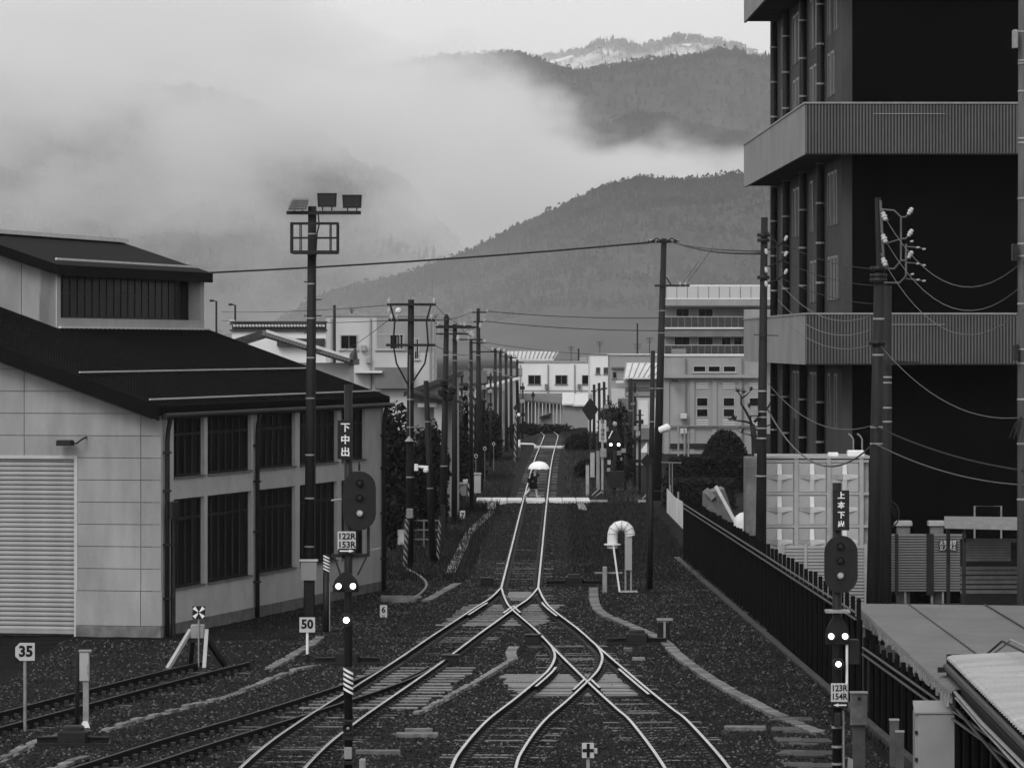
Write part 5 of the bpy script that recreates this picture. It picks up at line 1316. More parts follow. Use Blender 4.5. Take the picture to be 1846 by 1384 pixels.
def main_signal(label, v, pm, ptop, ybot, mw, head, lens, sign, chars, ckx, cys, csz, plt, rows, arrow, shunts, lamp, dvh=-.16):
    s = v / F
    t = thing('signal_mast', label, 'railway signal', (PX(pm, v), v, -.25))
    MB().tube([(PX(pm, v), v, -.25), (PX(pm, v), v, PZ(ptop, v))], mw * s / 2, 14).build('mast', m_black, t, True)
    hx, hy, hw, hh = head
    hp = MB().prism(stadium(PX(hx, v), PZ(hy, v), hw * s, hh * s), 'y', v + dvh, v + dvh + .05).build('signal_backboard', m_black, t)
    b = MB().prism(stadium(PX(hx, v), PZ(hy, v), hw * s * .5, hh * s * .8), 'y', v + dvh + .051, v + .1); b.build('lamp_housing', m_black, hp)
    lx, ly, lr = lens
    for k in range(3):                                 # three lamp openings under short flush hoods; the lowest lens has its glimmer put into colour and a weak glow
        yy_ = ly - k * hh * .25
        MB().lathe([(lr * s * 1.12, 0), (lr * s * 1.15, -.03), (lr * s * 1.05, -.03), (lr * s * 1.02, 0)], (PX(lx, v), v + dvh - .002, PZ(yy_, v)), (0, 1, 0), 16).build('hood', m_black, hp)
        MB().lathe([(.01, -.02), (lr * s * .7, -.015), (lr * s * .95, 0), (lr * s * .95, .01)], (PX(lx, v), v + dvh - .005, PZ(yy_, v)), (0, 1, 0), 16).build('lens', m_dimlens if k == 0 else m_black, hp)
    so_ = plate(t, v, *sign, -.14, m_black, 'name_board')
    kanji(so_, v, chars, ckx, cys, csz, -.146)
    po = plate(t, v, *plt, -.15, m_plate, 'number_plate')
    for txt, y in rows: letters(txt, .145, m_ink, po, PX((plt[0] + plt[1]) / 2, v), v - .156, PZ(y, v), bold=.004, fit=(plt[1] - plt[0] - 3) * s)
    a0, a1, ay, dirn = arrow
    ap = plate(t, v, a0, a1, ay - 5, ay + 5, -.15, m_black, 'arrow_plate')
    x0, x1 = PX(a0 + 3, v), PX(a1 - 3, v); z = PZ(ay, v); tip = x1 if dirn > 0 else x0; tail = x0 if dirn > 0 else x1; k = -dirn
    MB().add([(tail, v - .156, z - .011), (tip + k * .02, v - .156, z - .011), (tip + k * .02, v - .156, z + .011), (tail, v - .156, z + .011), (tip, v - .156, z), (tip + k * .09, v - .156, z + .03), (tip + k * .075, v - .1561, z), (tip + k * .09, v - .156, z - .03)],
             [(0, 1, 2, 3), (4, 5, 6), (4, 6, 7)]).build('arrow', m_wlet, ap)
    shunt(t, v, *shunts, -.16)
    px, y, r = lamp
    lb = disc(MB(), PX(px, v), v - .2, PZ(y, v), r * s, 16, .12).build('marker_lamp', m_black, t)
    disc(MB(), PX(px, v), v - .215, PZ(y, v), r * s * .45, 14, .012).build('lamp', m_lit, lb)
    return t
L1 = main_signal('left signal mast with long oval head, 122R 153R plate and a striped sleeve', 80, 628, 693, 1400, 15, (648, 902, 60, 107), (649, 924, 6.5),
                 (609, 637, 757, 827), '下中出', 623, (771, 793, 815), .165, (609, 642, 957, 990), (('122R', 966), ('153R', 981)), (610, 642, 991 + 1, 1),
                 (624, 1030, 1066, 24, ((611, 1055, 5), (637, 1055, 5))), (625, 1116, 12))
v = 80; s = v / F
b = MB().bar((PX(597, v), v + .02, PZ(1001, v)), (PX(662, v), v + .02, PZ(1001, v)), .05, .06)
b.bar((PX(603, v), v, PZ(1003, v)), (PX(614, v), v, PZ(1036, v)), .03); b.bar((PX(661, v), v, PZ(1003, v)), (PX(645, v), v, PZ(1036, v)), .03)
b.bar((PX(664, v), v + .02, PZ(950, v)), (PX(664, v), v + .02, PZ(1003, v)), .05); b.bar((PX(636, v), v, PZ(852, v)), (PX(650, v), v, PZ(852, v)), .05)
b.build('bracket', m_dark, L1)
MB().bar((PX(664, v), v, PZ(992, v)), (PX(686, v), v + .2, PZ(988, v)), .018).build('stay_rod', m_steel, L1)
MB().tube([(PX(597, v), v, PZ(902, v)), (PX(616, v), v, PZ(900, v))], .02, 6).build('spigot', m_steel, L1)
MB().lathe([(.02, 0), (.02, .1), (.005, .16)], (PX(648, v), v - .1, PZ(848, v)), (0, 0, 1), 8).build('finial', m_black, L1)
striped_tube(L1, 'hazard_sleeve', (PX(628, v), v, PZ(1252, v)), (PX(628, v), v, PZ(1201, v)), 8.6 * s, 12, .085, .55, m_white)
b = MB().lathe([(.09, 0), (.1, -.09), (.085, -.09), (.03, -.02)], (PX(628, v), v - .11, PZ(1311, v)), (0, 1, 0), 16); b.build('horn', m_dark, L1)
MB().lathe([(.012, -.05), (.03, -.03), (.03, 0)], (PX(628, v), v - .16, PZ(1311, v)), (0, 1, 0), 10).build('horn_core', m_steel, L1)
for y0, y1, w in ((1322, 1332, 10), (1345, 1366, 7), (1296, 1300, 10), (1370, 1376, 12)): MB().bbox(PX(628 - w, v), PX(628 + w, v), v - .14, v - .07, PZ(y1, v), PZ(y0, v), .012).build('clamp', m_steel if w == 7 else m_dark, L1)
MB().bbox(PX(648, v), PX(660, v), v - .2, v, PZ(1400, v), PZ(1366, v), .02).build('cable_box', m_steel, L1)
R1 = main_signal('right signal mast with long oval head, 123R 154R plate and dark box', 79, 1509, 870, 1400, 17, (1515, 1016, 60, 104), (1514, 1036, 6.5),
                 (1501, 1530, 883, 955), '上本下出', 1515.5, (893, 910.5, 928, 945), .125, (1497, 1527, 1230, 1263), (('123R', 1239), ('154R', 1254)), (1498, 1528, 1269, -1),
                 (1509, 1108, 1160, 22, ((1497, 1145, 5), (1522, 1145, 5))), (1510, 1195, 11))
v = 79; s = v / F
MB().bbox(PX(1487, v), PX(1531, v), v - .3, v + .1, PZ(1103, v), PZ(1098, v), .01).build('step_plate', m_steel, R1)
MB().tube([(PX(1526, v), v - .1, PZ(1158, v)), (PX(1526, v), v - .1, PZ(1262, v))], .022, 8).build('white_conduit', m_white, R1)
MB().bbox(PX(1529, v), PX(1549, v), v - .1, v + .2, PZ(1196, v), PZ(1152, v), .02).build('relay_case', m_black, R1)
MB().bbox(PX(1503, v), PX(1515, v), v - .16, v - .08, PZ(1308, v), PZ(1283, v), .015).build('clamp', m_dark, R1)
b = MB()
for y in (1310, 1345, 1376): b.lathe([(.094, -.02), (.094, .02)], (PX(1509, v), v, PZ(y, v)), (0, 0, 1), 12)
b.build('mast_band', m_steel, R1)
MB().tube([(PX(1520, v), v - .04, PZ(1280, v)), (PX(1521, v), v - .04, PZ(1400, v))], .02, 6).build('conduit', m_steel, R1)
# signboards on short posts
def sign_post(label, name, v, px, y0, y1, w, yb, poly, txt, tsz, m_post=None, fit=None, cat='sign', zc=None, tip=None):
    s = v / F; t = thing(name, label, cat, (PX(px, v), v, -.2))
    b = MB().prism([(PX(x, v), PZ(y, v)) for x, y in poly], 'y', v - .05, v - .025).build('board', m_plate, t)
    MB().tube([(PX(px, v), v, -.25), (PX(px, v), v, PZ(y1, v) + .2)], .032, 8).build('post', m_post or m_white, t)
    if txt: letters(txt, tsz, m_ink, b, PX((poly[0][0] + poly[1][0]) / 2 if zc is None else zc, v), v - .056, PZ((y0 + y1) / 2, v), bold=.012, fit=fit)
    return t
v = 112; t = sign_post('square white 50 speed board on a post by the shed', 'speed_sign', v, 554, 1112, 1138, 28, 1193, [(540, 1139), (568, 1139), (568, 1112), (540, 1112)], '50', .3, fit=.29)
MB().tube([(PX(554, v), v, -.25), (PX(554, v), v, .0)], .045, 8).build('post_foot', m_black, t)
v = 91.7; t = sign_post('white 35 speed board with clipped left corners at the far left', 'speed_sign', v, 45, 1158, 1190, 34, 1320, [(36, 1190), (63, 1190), (63, 1158), (36, 1158), (28, 1166), (28, 1182)], '35', .29, mat('weathered_post', .2, .6, .3, var=.4), .27, zc=47)
v = 130; t = sign_post('small white number 6 post on the ballast before the shed', 'distance_post', v, 691, 1090, 1114, 13, 1117, [(685, 1114), (698, 1114), (698, 1090), (685, 1090)], None, .2)
letters('6', .24, m_ink, t.children[0] if t.children[0].name.startswith('board') else t.children[1], PX(691.5, v), v - .056, PZ(1099, v), bold=.006)
letters('05', .09, m_ink, t.children[0] if t.children[0].name.startswith('board') else t.children[1], PX(691.5, v), v - .056, PZ(1110, v))
v = GV(937); t = sign_post('small white number 7 post left of the crossing', 'distance_post', v, 834, 920, 938, 9, 940, [(829, 939), (838.5, 939), (838.5, 920), (829, 920)], '7', .3)
# cross marker at the bottom
v = 80; s = v / F
t = thing('cross_marker', 'small white square marker with a black cross at the bottom centre', 'marker', (PX(1060, v), v, -.25))
bo = MB().bbox(PX(1049, v), PX(1071, v), v - .05, v - .02, PZ(1365, v), PZ(1338, v), .006).build('board', m_plate, t)
MB().box(PX(1057.5, v), PX(1063, v), v - .058, v - .051, PZ(1364, v), PZ(1339, v)).build('cross_bar', m_ink, bo)
b = MB().box(PX(1050, v), PX(1057.4, v), v - .058, v - .051, PZ(1354.5, v), PZ(1348.5, v)).box(PX(1063.1, v), PX(1070, v), v - .058, v - .051, PZ(1354.5, v), PZ(1348.5, v)); b.build('cross_bar', m_ink, bo)
MB().box(PX(1057, v), PX(1063, v), v - .02, v + .03, -.25, PZ(1365, v)).build('post', m_steel, t)
MB().bbox(PX(1070, v), PX(1077, v), v - .02, v + .05, PZ(1357, v), PZ(1348, v), .01).build('reflector', m_plate, t)
# buffer stop
v = 109.2; t = thing('buffer_stop', 'dark timber buffer stop with a square X marker at the end of the stub siding', 'buffer stop', (PX(356, v), v, -.2))
MB().bbox(PX(344, v), PX(369, v), v - .15, v + .15, PZ(1149, v), PZ(1125, v), .02).build('buffer_block', m_steel, t)
MB().bbox(PX(338, v), PX(376, v), v - .12, v + .14, PZ(1157, v), PZ(1149, v) - .002, .02).build('beam', m_black, t)
for (a, ya), (c, yc), m, dz in (((344, 1135), (307, 1201), m_tank, -.9), ((373, 1135), (372, 1202), m_tank, -.8), ((348, 1150), (341, 1192), m_black, .3), ((376, 1156), (402, 1198), m_black, .5)):
    MB().bar((PX(a, v), v - .05, PZ(ya, v)), (PX(c, v), v + dz, -.1), .1 if m is m_black else .085).build('brace', m, t)
MB().tube([(PX(359, v), v - .18, -.2), (PX(359, v), v - .18, PZ(1113, v))], .02, 6).build('marker_post', m_steel, t)
mk = MB().bbox(PX(348, v), PX(371, v), v - .22, v - .2, PZ(1114, v), PZ(1091, v), .006).build('marker', m_black, t)
cx, cz = PX(359.5, v), PZ(1102.5, v)
for k in range(4):
    a = math.pi / 4 + k * math.pi / 2; d = Vector((math.cos(a), 0, math.sin(a))); n_ = Vector((-math.sin(a), 0, math.cos(a)))
    p = Vector((cx, v - .226, cz))
    MB().add([p + d * .02 - n_ * .008, p + d * .16 - n_ * .045, p + d * .16 + n_ * .045, p + d * .02 + n_ * .008], [(0, 1, 2, 3)]).build('petal', m_wlet, mk)
# equipment posts at lower left
v = 92.8; t = thing('equipment_post', 'pale narrow cabinet on a flared post at lower left', 'equipment post', (PX(153, v), v, -.2))
MB().bbox(PX(144, v), PX(161, v), v - .1, v + .1, PZ(1226, v), PZ(1174, v), .01).build('cabinet', m_tank, t)
MB().box(PX(142.5, v), PX(165, v), v - .12, v + .12, PZ(1174, v) + .001, PZ(1171, v)).build('lid', m_steel, t)
MB().box(PX(150, v), PX(160, v), v - .06, v + .06, PZ(1300, v), PZ(1226, v) - .001).build('post', m_steel, t)
MB().prism([(PX(145, v), PZ(1312, v)), (PX(163, v), PZ(1312, v)), (PX(159, v), PZ(1299, v)), (PX(150, v), PZ(1299, v))], 'y', v - .1, v - .06).build('foot', m_white, t)
MB().bbox(PX(158, v), PX(161.5, v), v - .13, v - .101, PZ(1212, v), PZ(1196, v), .005).build('latch', m_steel, t)
pole('short rusty round post beside the pale narrow cabinet', 93, 139, 139.5, 1322, 1163, 8, 8, (), 'marker_post', 'post', None)
v = 123.5; t = thing('striped_post', 'slim post with a black and white striped top in front of the shed wall', 'post', (PX(588, v), v, -.2))
MB().tube([(PX(588, v), v, -.25), (PX(588, v), v, PZ(1032, v))], .085, 10).build('post', m_black, t, True)
striped_tube(t, 'striped_sleeve', (PX(588.5, v), v, PZ(1031, v)), (PX(588.5, v), v, PZ(1000, v)), .085, 12, .085, .5, m_white)
MB().tube([(PX(594, v), v, -.25), (PX(594, v), v, PZ(1046, v))], .02, 6).build('conduit', m_steel, t)
# gooseneck duct
v = 143.5; s = v / F; t = thing('gooseneck_duct', 'big white gooseneck duct standing right of the far points', 'vent duct', (PX(1125, v), v, -.2))
cx, cz, rr = PX(1120, v), PZ(962, v), 17 * s
arc = [(PX(1104, v), v, PZ(982, v)), (PX(1104, v), v, PZ(970, v))] + [(cx - 15.5 * s * math.cos(a * math.pi / 6), v, PZ(962, v) + 15 * s * math.sin(a * math.pi / 6)) for a in range(7)] + [(PX(1136.5, v), v, PZ(966, v))]
MB().tube(arc, 9.3 * s, 14).build('elbow', m_white, t, False)
sb_ = MB()
for a in range(7):
    c_, n_ = math.cos(a * math.pi / 6), math.sin(a * math.pi / 6)
    sb_.lathe([(9.3 * s, -.008), (9.3 * s + .012, -.006), (9.3 * s + .012, .006), (9.3 * s, .008)], (cx - 15.5 * s * c_, v, PZ(962, v) + 15 * s * n_), (n_, 0, c_), 14)
sb_.build('seam', m_steel, t)
MB().lathe([(.16, 0), (.17, .06), (.17, .1), (.26, .1), (.26, .14)][::-1], (cx - 16 * s, v, PZ(988, v)), (0, 0, 1), 16).build('flange', m_white, t)
MB().box(PX(1126.5, v), PX(1139, v), v - .11, v + .11, PZ(1027, v), PZ(965, v)).build('downcomer', m_tank, t)
for px in (1127.5, 1137.5): MB().box(PX(px - 1.6, v), PX(px + 1.6, v), v - .05, v + .05, -.2, PZ(1027, v) - .001).build('leg', m_steel, t)
for a, c in ((1096, 1090), (1113, 1117)): MB().bar((PX(a, v), v + .1, PZ(988, v)), (PX(c, v), v + .1, -.2), .09).build('leg', m_dark, t)
MB().bar((PX(1105, v), v - .2, PZ(980, v)), (PX(1117, v), v - .25, -.2), .055).build('white_stay', m_white, t)
MB().bar((PX(1138, v), v, PZ(1020, v)), (PX(1165, v), v, -.2), .025).build('guy', m_dark, t)
MB().bbox(PX(1086, v), PX(1094, v), v - .4, v - .2, -.2, .62, .02).build('stub_post', m_conc, t)
MB().bbox(PX(1115, v), PX(1150, v), v - .35, v + .35, -.22, -.14, .02).build('foundation', m_conc, t)
MB().bar((PX(1072, v), v - .1, .42), (PX(1122, v), v - .1, .42), .05).build('rail', m_steel, t)
# T-post and dark pipe
v = GV(1160); t = thing('tee_post', 'short pale T-shaped post beside the right trough', 'post', (PX(1197, v), v, -.2))
MB().box(PX(1196, v), PX(1200, v), v - .03, v + .03, -.2, PZ(1118, v)).build('post', m_steel, t)
MB().box(PX(1184, v), PX(1213, v), v - .06, v + .06, PZ(1118, v) + .001, PZ(1114, v)).build('crossbar', m_steel, t)
MB().bbox(PX(1186, v), PX(1208, v), v + .3, v + .6, -.2, PZ(1122, v), .02).build('box', m_black, t)
v = 145; t = pole('thin dark stayed pole with a conduit, right of the white duct', v, 1171, 1174, 1066, 838, 11, 7, (), 'stay_pole', 'pole', None)
MB().tube([(PX(1166, v), v, -.2), (PX(1168, v), v, PZ(905, v))], .025, 6).build('conduit', m_dark, t)
# cabinets lower right
v = 80; t = thing('relay_cabinet', 'large pale grey trackside cabinet in the lower right', 'cabinet', (PX(1691, v), v, -.25))
MB().bbox(PX(1650, v), PX(1733, v), v, v + .5, -.25, PZ(1282, v), .015).build('cabinet_body', mat('cabinet_grey', .24, .5, .3, var=.12, scale=2), t)
MB().add([(PX(1648, v), v - .04, PZ(1283, v)), (PX(1735, v), v - .04, PZ(1283, v)), (PX(1728, v), v + .5, PZ(1268, v) + .02), (PX(1650, v), v + .5, PZ(1268, v) + .02), (PX(1648, v), v - .04, PZ(1286, v)), (PX(1735, v), v - .04, PZ(1286, v)), (PX(1728, v), v + .5, PZ(1272, v)), (PX(1650, v), v + .5, PZ(1272, v))],
         [(0, 1, 2, 3), (7, 6, 5, 4), (0, 4, 5, 1), (1, 5, 6, 2), (2, 6, 7, 3), (3, 7, 4, 0)]).build('roof', MATS['cabinet_grey'], t)
MB().bbox(PX(1655, v), PX(1728, v), v - .025, v - .001, -.2, PZ(1288, v), .008).build('door', mat('cabinet_door', .26, .5, .3, var=.12, scale=2), t)
b = MB()
for y in (1320, 1328): b.bbox(PX(1726, v), PX(1732, v), v - .05, v - .026, PZ(y + 4, v), PZ(y, v), .004)
for y in (1316, 1365): b.bbox(PX(1649, v), PX(1654, v), v - .04, v - .001, PZ(y + 6, v), PZ(y, v), .004)
b.build('hinge', m_dark, t)
v = 80.5; t = thing('equipment_box', 'grey box on a broad post right of the right signal mast', 'cabinet', (PX(1548, v), v, -.25))
MB().bbox(PX(1533, v), PX(1563, v), v - .15, v + .1, PZ(1305, v), PZ(1249, v), .015).build('box', mat('worn_grey_box', .10, .6, .3, var=.45, scale=5), t)
MB().box(PX(1532, v), PX(1564, v), v - .17, v + .12, PZ(1249, v) + .001, PZ(1246, v)).build('lid', m_steel, t)
MB().box(PX(1537, v), PX(1559, v), v - .08, v + .05, -.25, PZ(1305, v)).build('post', mat('worn_post', .06, .6, .3, var=.4, scale=4), t)
MB().bbox(PX(1545, v), PX(1550, v), v - .18, v - .151, PZ(1260, v), PZ(1254, v), .004).build('latch', m_black, t)
v = 79.6; t = thing('marker_board', 'small white tilted board at the foot of the right signal mast', 'board', (PX(1532, v), v, -.25))
MB().prism([(PX(1526, v), PZ(1390, v)), (PX(1536, v), PZ(1390, v)), (PX(1536, v), PZ(1366, v)), (PX(1527, v), PZ(1362, v))], 'y', v - .22, v - .19).build('board', m_plate, t)
MB().box(PX(1530, v), PX(1533, v), v - .19, v - .15, -.25, PZ(1366, v)).build('post', m_dark, t)
v = 84; t = thing('twin_post', 'pair of small pale-capped posts between the box and the large cabinet', 'post', (PX(1612, v), v, -.25))
for px, y0, w in ((1612, 1298, 8), (1621, 1318, 7)):
    MB().box(PX(px - w, v), PX(px + w, v), v - .06 - .13 * (px > 1615), v + .06 - .13 * (px > 1615), -.25, PZ(y0, v)).build('post', mat('mid_post', .08, .6, .3, var=.3), t)
    MB().box(PX(px - w - 1, v), PX(px + w + 1, v), v - .07 - .13 * (px > 1615), v + .07 - .13 * (px > 1615), PZ(y0, v) + .001, PZ(y0 - 3, v)).build('cap', m_tank, t)
for px in (1594, 1607, 1716):
    pass
# ================================================================ TOWN BUILDINGS
m_wh = mat('white_wall', .66, .8, .15, var=.08, scale=.4)
m_wh2 = mat('pale_wall', .46, .8, .15, var=.12, scale=.5, stretch=(1, 1, .4))
m_gr = mat('grey_wall', .27, .85, .12, var=.14, scale=.5, stretch=(2, 2, .3), fine=.05)
m_gr2 = mat('mid_grey_wall', .15, .85, .12, var=.2, scale=.6)
m_tile = mat('dark_roof_tile', .035, .5, .25, var=.4, scale=4)
m_rfl = mat('light_metal_roof', .55, .4, .35, var=.12, scale=.8)
m_frame = mat('window_frame', .35, .5, .3, var=.1)
m_wood = mat('weathered_board', .20, .8, .15, var=.4, scale=2, stretch=(3, 3, .4), rnd=.6)
def house(name, label, v, px0, px1, ytop, m, dep=10, zb=-.3, cat='building', parapet=None, rz=0):
    x0, x1 = PX(px0, v), PX(px1, v); zt = PZ(ytop, v)
    t = thing(name, label, cat, ((x0 + x1) / 2, v, zb))
    MB().box(x0, x1, v, v + dep, zb, zt).build('wall', m, t)
    if parapet: MB().box(x0 - .08, x1 + .08, v - .08, v + dep + .08, zt + .001, zt + .14).build('parapet', parapet, t)
    return t
def windows(t, v, rects, n=2, frame=None, fw=.06, glass=None, sill=True):
    for px0, px1, y0, y1 in rects:
        x0, x1, z0, z1 = PX(px0, v), PX(px1, v), PZ(y1, v), PZ(y0, v)
        b = MB().box(x0, x1, v - .05, v, z0, z0 + fw).box(x0, x1, v - .05, v, z1 - fw, z1).box(x0, x0 + fw, v - .05, v, z0 + fw, z1 - fw).box(x1 - fw, x1, v - .05, v, z0 + fw, z1 - fw)
        if sill: b.box(x0 - .06, x1 + .06, v - .1, v, z0 - .06, z0 - .001)
        o = b.build('window', frame or m_frame, t)
        w = (x1 - x0 - 2 * fw) / n
        for k in range(n): MB().box(x0 + fw + w * k + .012, x0 + fw + w * (k + 1) - .012, v - .02 - .012 * (k % 2), v - .004, z0 + fw, z1 - fw).build('pane', glass or m_glass, o)
def gable(t, name, v0, v1, x0, x1, ze, zr, m, ov=.4, th=.14, along='x'):
    """pitched roof; ridge along x (along='x') or along depth"""
    if along == 'x':
        vm = (v0 + v1) / 2
        for a, c, za, zc in ((v0 - ov, vm, ze, zr), (vm, v1 + ov, zr, ze)):
            MB().add([(x0 - ov, a, za), (x1 + ov, a, za), (x1 + ov, c, zc), (x0 - ov, c, zc), (x0 - ov, a, za - th), (x1 + ov, a, za - th), (x1 + ov, c, zc - th), (x0 - ov, c, zc - th)],
                     [(0, 1, 2, 3), (7, 6, 5, 4), (0, 4, 5, 1), (1, 5, 6, 2), (2, 6, 7, 3), (3, 7, 4, 0)]).build(name, m, t)
    else:
        xm = (x0 + x1) / 2
        for a, c, za, zc in ((x0 - ov, xm, ze, zr), (xm, x1 + ov, zr, ze)):
            MB().add([(a, v0 - ov, za), (c, v0 - ov, zc), (c, v1 + ov, zc), (a, v1 + ov, za), (a, v0 - ov, za - th), (c, v0 - ov, zc - th), (c, v1 + ov, zc - th), (a, v1 + ov, za - th)],
                     [(0, 1, 2, 3), (7, 6, 5, 4), (0, 4, 5, 1), (1, 5, 6, 2), (2, 6, 7, 3), (3, 7, 4, 0)]).build(name, m, t)
# white flat-roofed house, left
v = 252; t = house('white_house', 'white flat-roofed house with dark windows beyond the shed', v, 588, 782, 570, m_wh2, 9, parapet=m_gr)
windows(t, v, [(613, 645, 603, 630), (678, 729, 602, 630), (746, 756, 609, 648)], 2, m_frame)
MB().box(PX(679, v), PX(781, v), v - .03, v, PZ(634, v), PZ(571, v)).build('wall_panel', m_gr, t)
MB().box(PX(676, v), PX(742, v), v - .6, v, PZ(700, v), PZ(662, v)).build('annex', m_gr2, t)
MB().box(PX(640, v), PX(690, v), v - .9, v, PZ(672, v), PZ(668, v)).build('canopy', m_rfl, t)
b = MB().bar((PX(720, v), v - .3, PZ(628, v)), (PX(720, v), v - .3, PZ(604, v)), .03)
for px in (716, 722, 726): b.bar((PX(px, v), v - .3, PZ(631, v)), (PX(px, v), v - .3, PZ(606, v)), .025)
b.build('window_grille', m_frame, t)
for px in (598, 668, 776): MB().tube([(PX(px, v), v - .08, -.3), (PX(px, v), v - .08, PZ(574, v))], .05, 6).build('downpipe', m_gr, t)
for px, y in ((655, 626), (664, 648)): MB().bbox(PX(px - 4, v), PX(px + 5, v), v - .35, v - .001, PZ(y + 6, v), PZ(y - 4, v), .02).build('air_conditioner', m_gr, t)
b = MB().tube([(PX(632, v), v + 2, PZ(570, v)), (PX(632, v), v + 2, PZ(556, v))], .025, 5)
for k in range(4): b.bar((PX(627 + k, v), v + 2, PZ(557 + 2.2 * k, v)), (PX(637 - k, v), v + 2, PZ(557 + 2.2 * k, v)), .025)
b.build('aerial', m_dark, t)
# wall with tiled ridge ornament
v = 232; t = thing('tiled_wall', 'white plaster wall with a wavy ornamental tile ridge behind the shed roof', 'wall', (PX(505, v), v, -.3))
x0, x1 = PX(418, v), PX(588, v)
MB().box(x0, x1, v, v + .5, -.3, PZ(597, v)).build('wall', m_wh, t)
MB().box(x0 - .1, x1 + .05, v - .15, v + .65, PZ(597, v), PZ(594, v)).build('tile_bed', m_tile, t)
MB().box(x0 - .1, x1 + .05, v - .1, v + .6, PZ(582, v), PZ(579, v)).build('ridge_tile', m_tile, t)
tm = MB().lathe([(.03, 0), (.085, .05), (.085, .08), (.02, .12)], (0, 0, 0), (.6, -1, .5), 6).mesh('ornament_tile', m_wh2)
n = 29
for k in range(n): inst('ornament_tile', tm, t, (x0 + .1 + k * (x1 - x0 - .1) / n, v + .02, PZ(588, v)))
MB().box(x0, x1, v + .1, v + .4, PZ(594, v), PZ(582, v)).build('backing', m_tile, t)
MB().lathe([(.14, -.02), (.2, .05), (.14, .25)], (x0, v + .2, PZ(585, v)), (0, 0, 1), 10).build('end_tile', m_cer, t)
MB().box(PX(500, v), PX(586, v), v - .4, v - .01, PZ(624, v), PZ(610, v)).build('lattice_window', m_tile, t)
# tiled house roof nearer than that wall
v = 200; t = thing('tiled_house', 'low house with dark tiled roof peeping over the shed roof', 'house', (PX(590, v), v, -.3))
x0, x1 = PX(470, v), PX(632, v)
zr = PZ(592, v)
MB().box(PX(500, v), PX(628, v), v + 1, v + 7, -.3, PZ(655, v)).build('wall', m_wh2, t)
y_ = lambda px, yy: (PX(px, v), PZ(yy, v))
def hip(name, a, c, dy0, dy1, m, th=.25):
    (xa, za), (xc, zc) = a, c
    return MB().add([(xa, v + dy0, za), (xc, v + dy0, zc), (xc, v + dy1, zc), (xa, v + dy1, za), (xa, v + dy0, za - th), (xc, v + dy0, zc - th), (xc, v + dy1, zc - th), (xa, v + dy1, za - th)],
                    [(0, 1, 2, 3), (7, 6, 5, 4), (0, 4, 5, 1), (1, 5, 6, 2), (2, 6, 7, 3), (3, 7, 4, 0)]).build(name, m, t)
hip('roof', y_(470, 596), y_(637, 648), 0, 8, m_tile); hip('roof', y_(470, 596), y_(330, 640), 0, 8, m_tile)
hip('ridge_tile', y_(480, 594), y_(636, 643), -.12, .12, m_rfl, .12)
b = MB()
for k in range(26):
    px = 476 + k * 6.1; yy0 = 596 + (px - 470) * .311
    b.lathe([(.09, 0), (.09, .1)], (PX(px, v), v - .08, PZ(yy0 + 3.5, v)), (0, 1, 0), 8)
b.build('eave_tiles', m_gr2, t, kind='stuff')
MB().lathe([(.05, 0), (.22, .02), (.12, .3), (.02, .5)], (PX(636, v), v, PZ(647, v)), (.25, 0, 1), 8).build('end_tile', m_tile, t)
# gabled shed behind poles
v = 206; t = thing('gabled_house', 'pale house with a low sloping roof behind the crossarm poles', 'house', (PX(770, v), v, -.3))
MB().prism([(PX(745, v), -.3), (PX(824, v), -.3), (PX(824, v), PZ(672, v)), (PX(745, v), PZ(700, v))], 'y', v, v + 8).build('wall', m_gr, t)
MB().prism([(PX(728, v), PZ(706, v)), (PX(832, v), PZ(668, v)), (PX(832, v), PZ(677, v)), (PX(728, v), PZ(715, v))], 'y', v - .5, v + 8.4).build('roof', m_tile, t)
MB().prism([(PX(742, v), PZ(702, v)), (PX(835, v), PZ(722, v)), (PX(835, v), PZ(727, v)), (PX(742, v), PZ(708, v))], 'y', v - 1.6, v - .01).build('lean_to_roof', m_tile, t)
MB().box(PX(754, v), PX(788, v), v - 1.0, v - .9, PZ(733, v), PZ(726, v)).build('sign_strip', m_wh, t)
MB().box(PX(783, v), PX(797, v), v - .9, v - .02, -.3, PZ(728, v)).build('porch_wall', m_wh2, t)
windows(t, v, [(806, 818, 700, 724)], 2)
# small houses beside the left poles
v = 300; t = house('small_house', 'small pale house glimpsed between the left poles', v, 826, 862, 690, m_wh2, 7)
gable(t, 'roof', v, v + 7, PX(824, v), PX(866, v), PZ(690, v), PZ(668, v), m_tile, .4)
windows(t, v, [(834, 845, 694, 706), (835, 845, 712, 722)], 2)
v = 345; t = house('plank_house', 'pale plank-walled house with a bright sloping roof left of the white factory', v, 872, 905, 700, m_wood, 8)
MB().prism([(PX(868, v), PZ(701, v)), (PX(936, v), PZ(684, v)), (PX(936, v), PZ(680, v)), (PX(868, v), PZ(697, v))], 'y', v - .6, v + 8).build('roof', m_rfl, t)
bm = MB().box(-.09, .09, -.05, 0, 0, 3.2).mesh('board', m_wood)
for k in range(9): inst('board', bm, t, (PX(874, v) + k * .2, v - .001, -.3), scale=(1, 1, R.uniform(1.1, 1.4)))
MB().add([(PX(876, v), v - .7, PZ(690, v)), (PX(882, v), v - .7, PZ(680, v)), (PX(888, v), v - .7, PZ(690, v)), (PX(876, v), v - .6, PZ(690, v)), (PX(882, v), v - .6, PZ(680, v)), (PX(888, v), v - .6, PZ(690, v))] and
         [(PX(881, v), v - .75, PZ(708, v)), (PX(878, v), v - .75, PZ(704, v)), (PX(883, v), v - .75, PZ(697, v)), (PX(888, v), v - .75, PZ(704, v)), (PX(886, v), v - .75, PZ(710, v))], [(0, 1, 2, 3, 4)]).build('vent_plate', m_black, t)
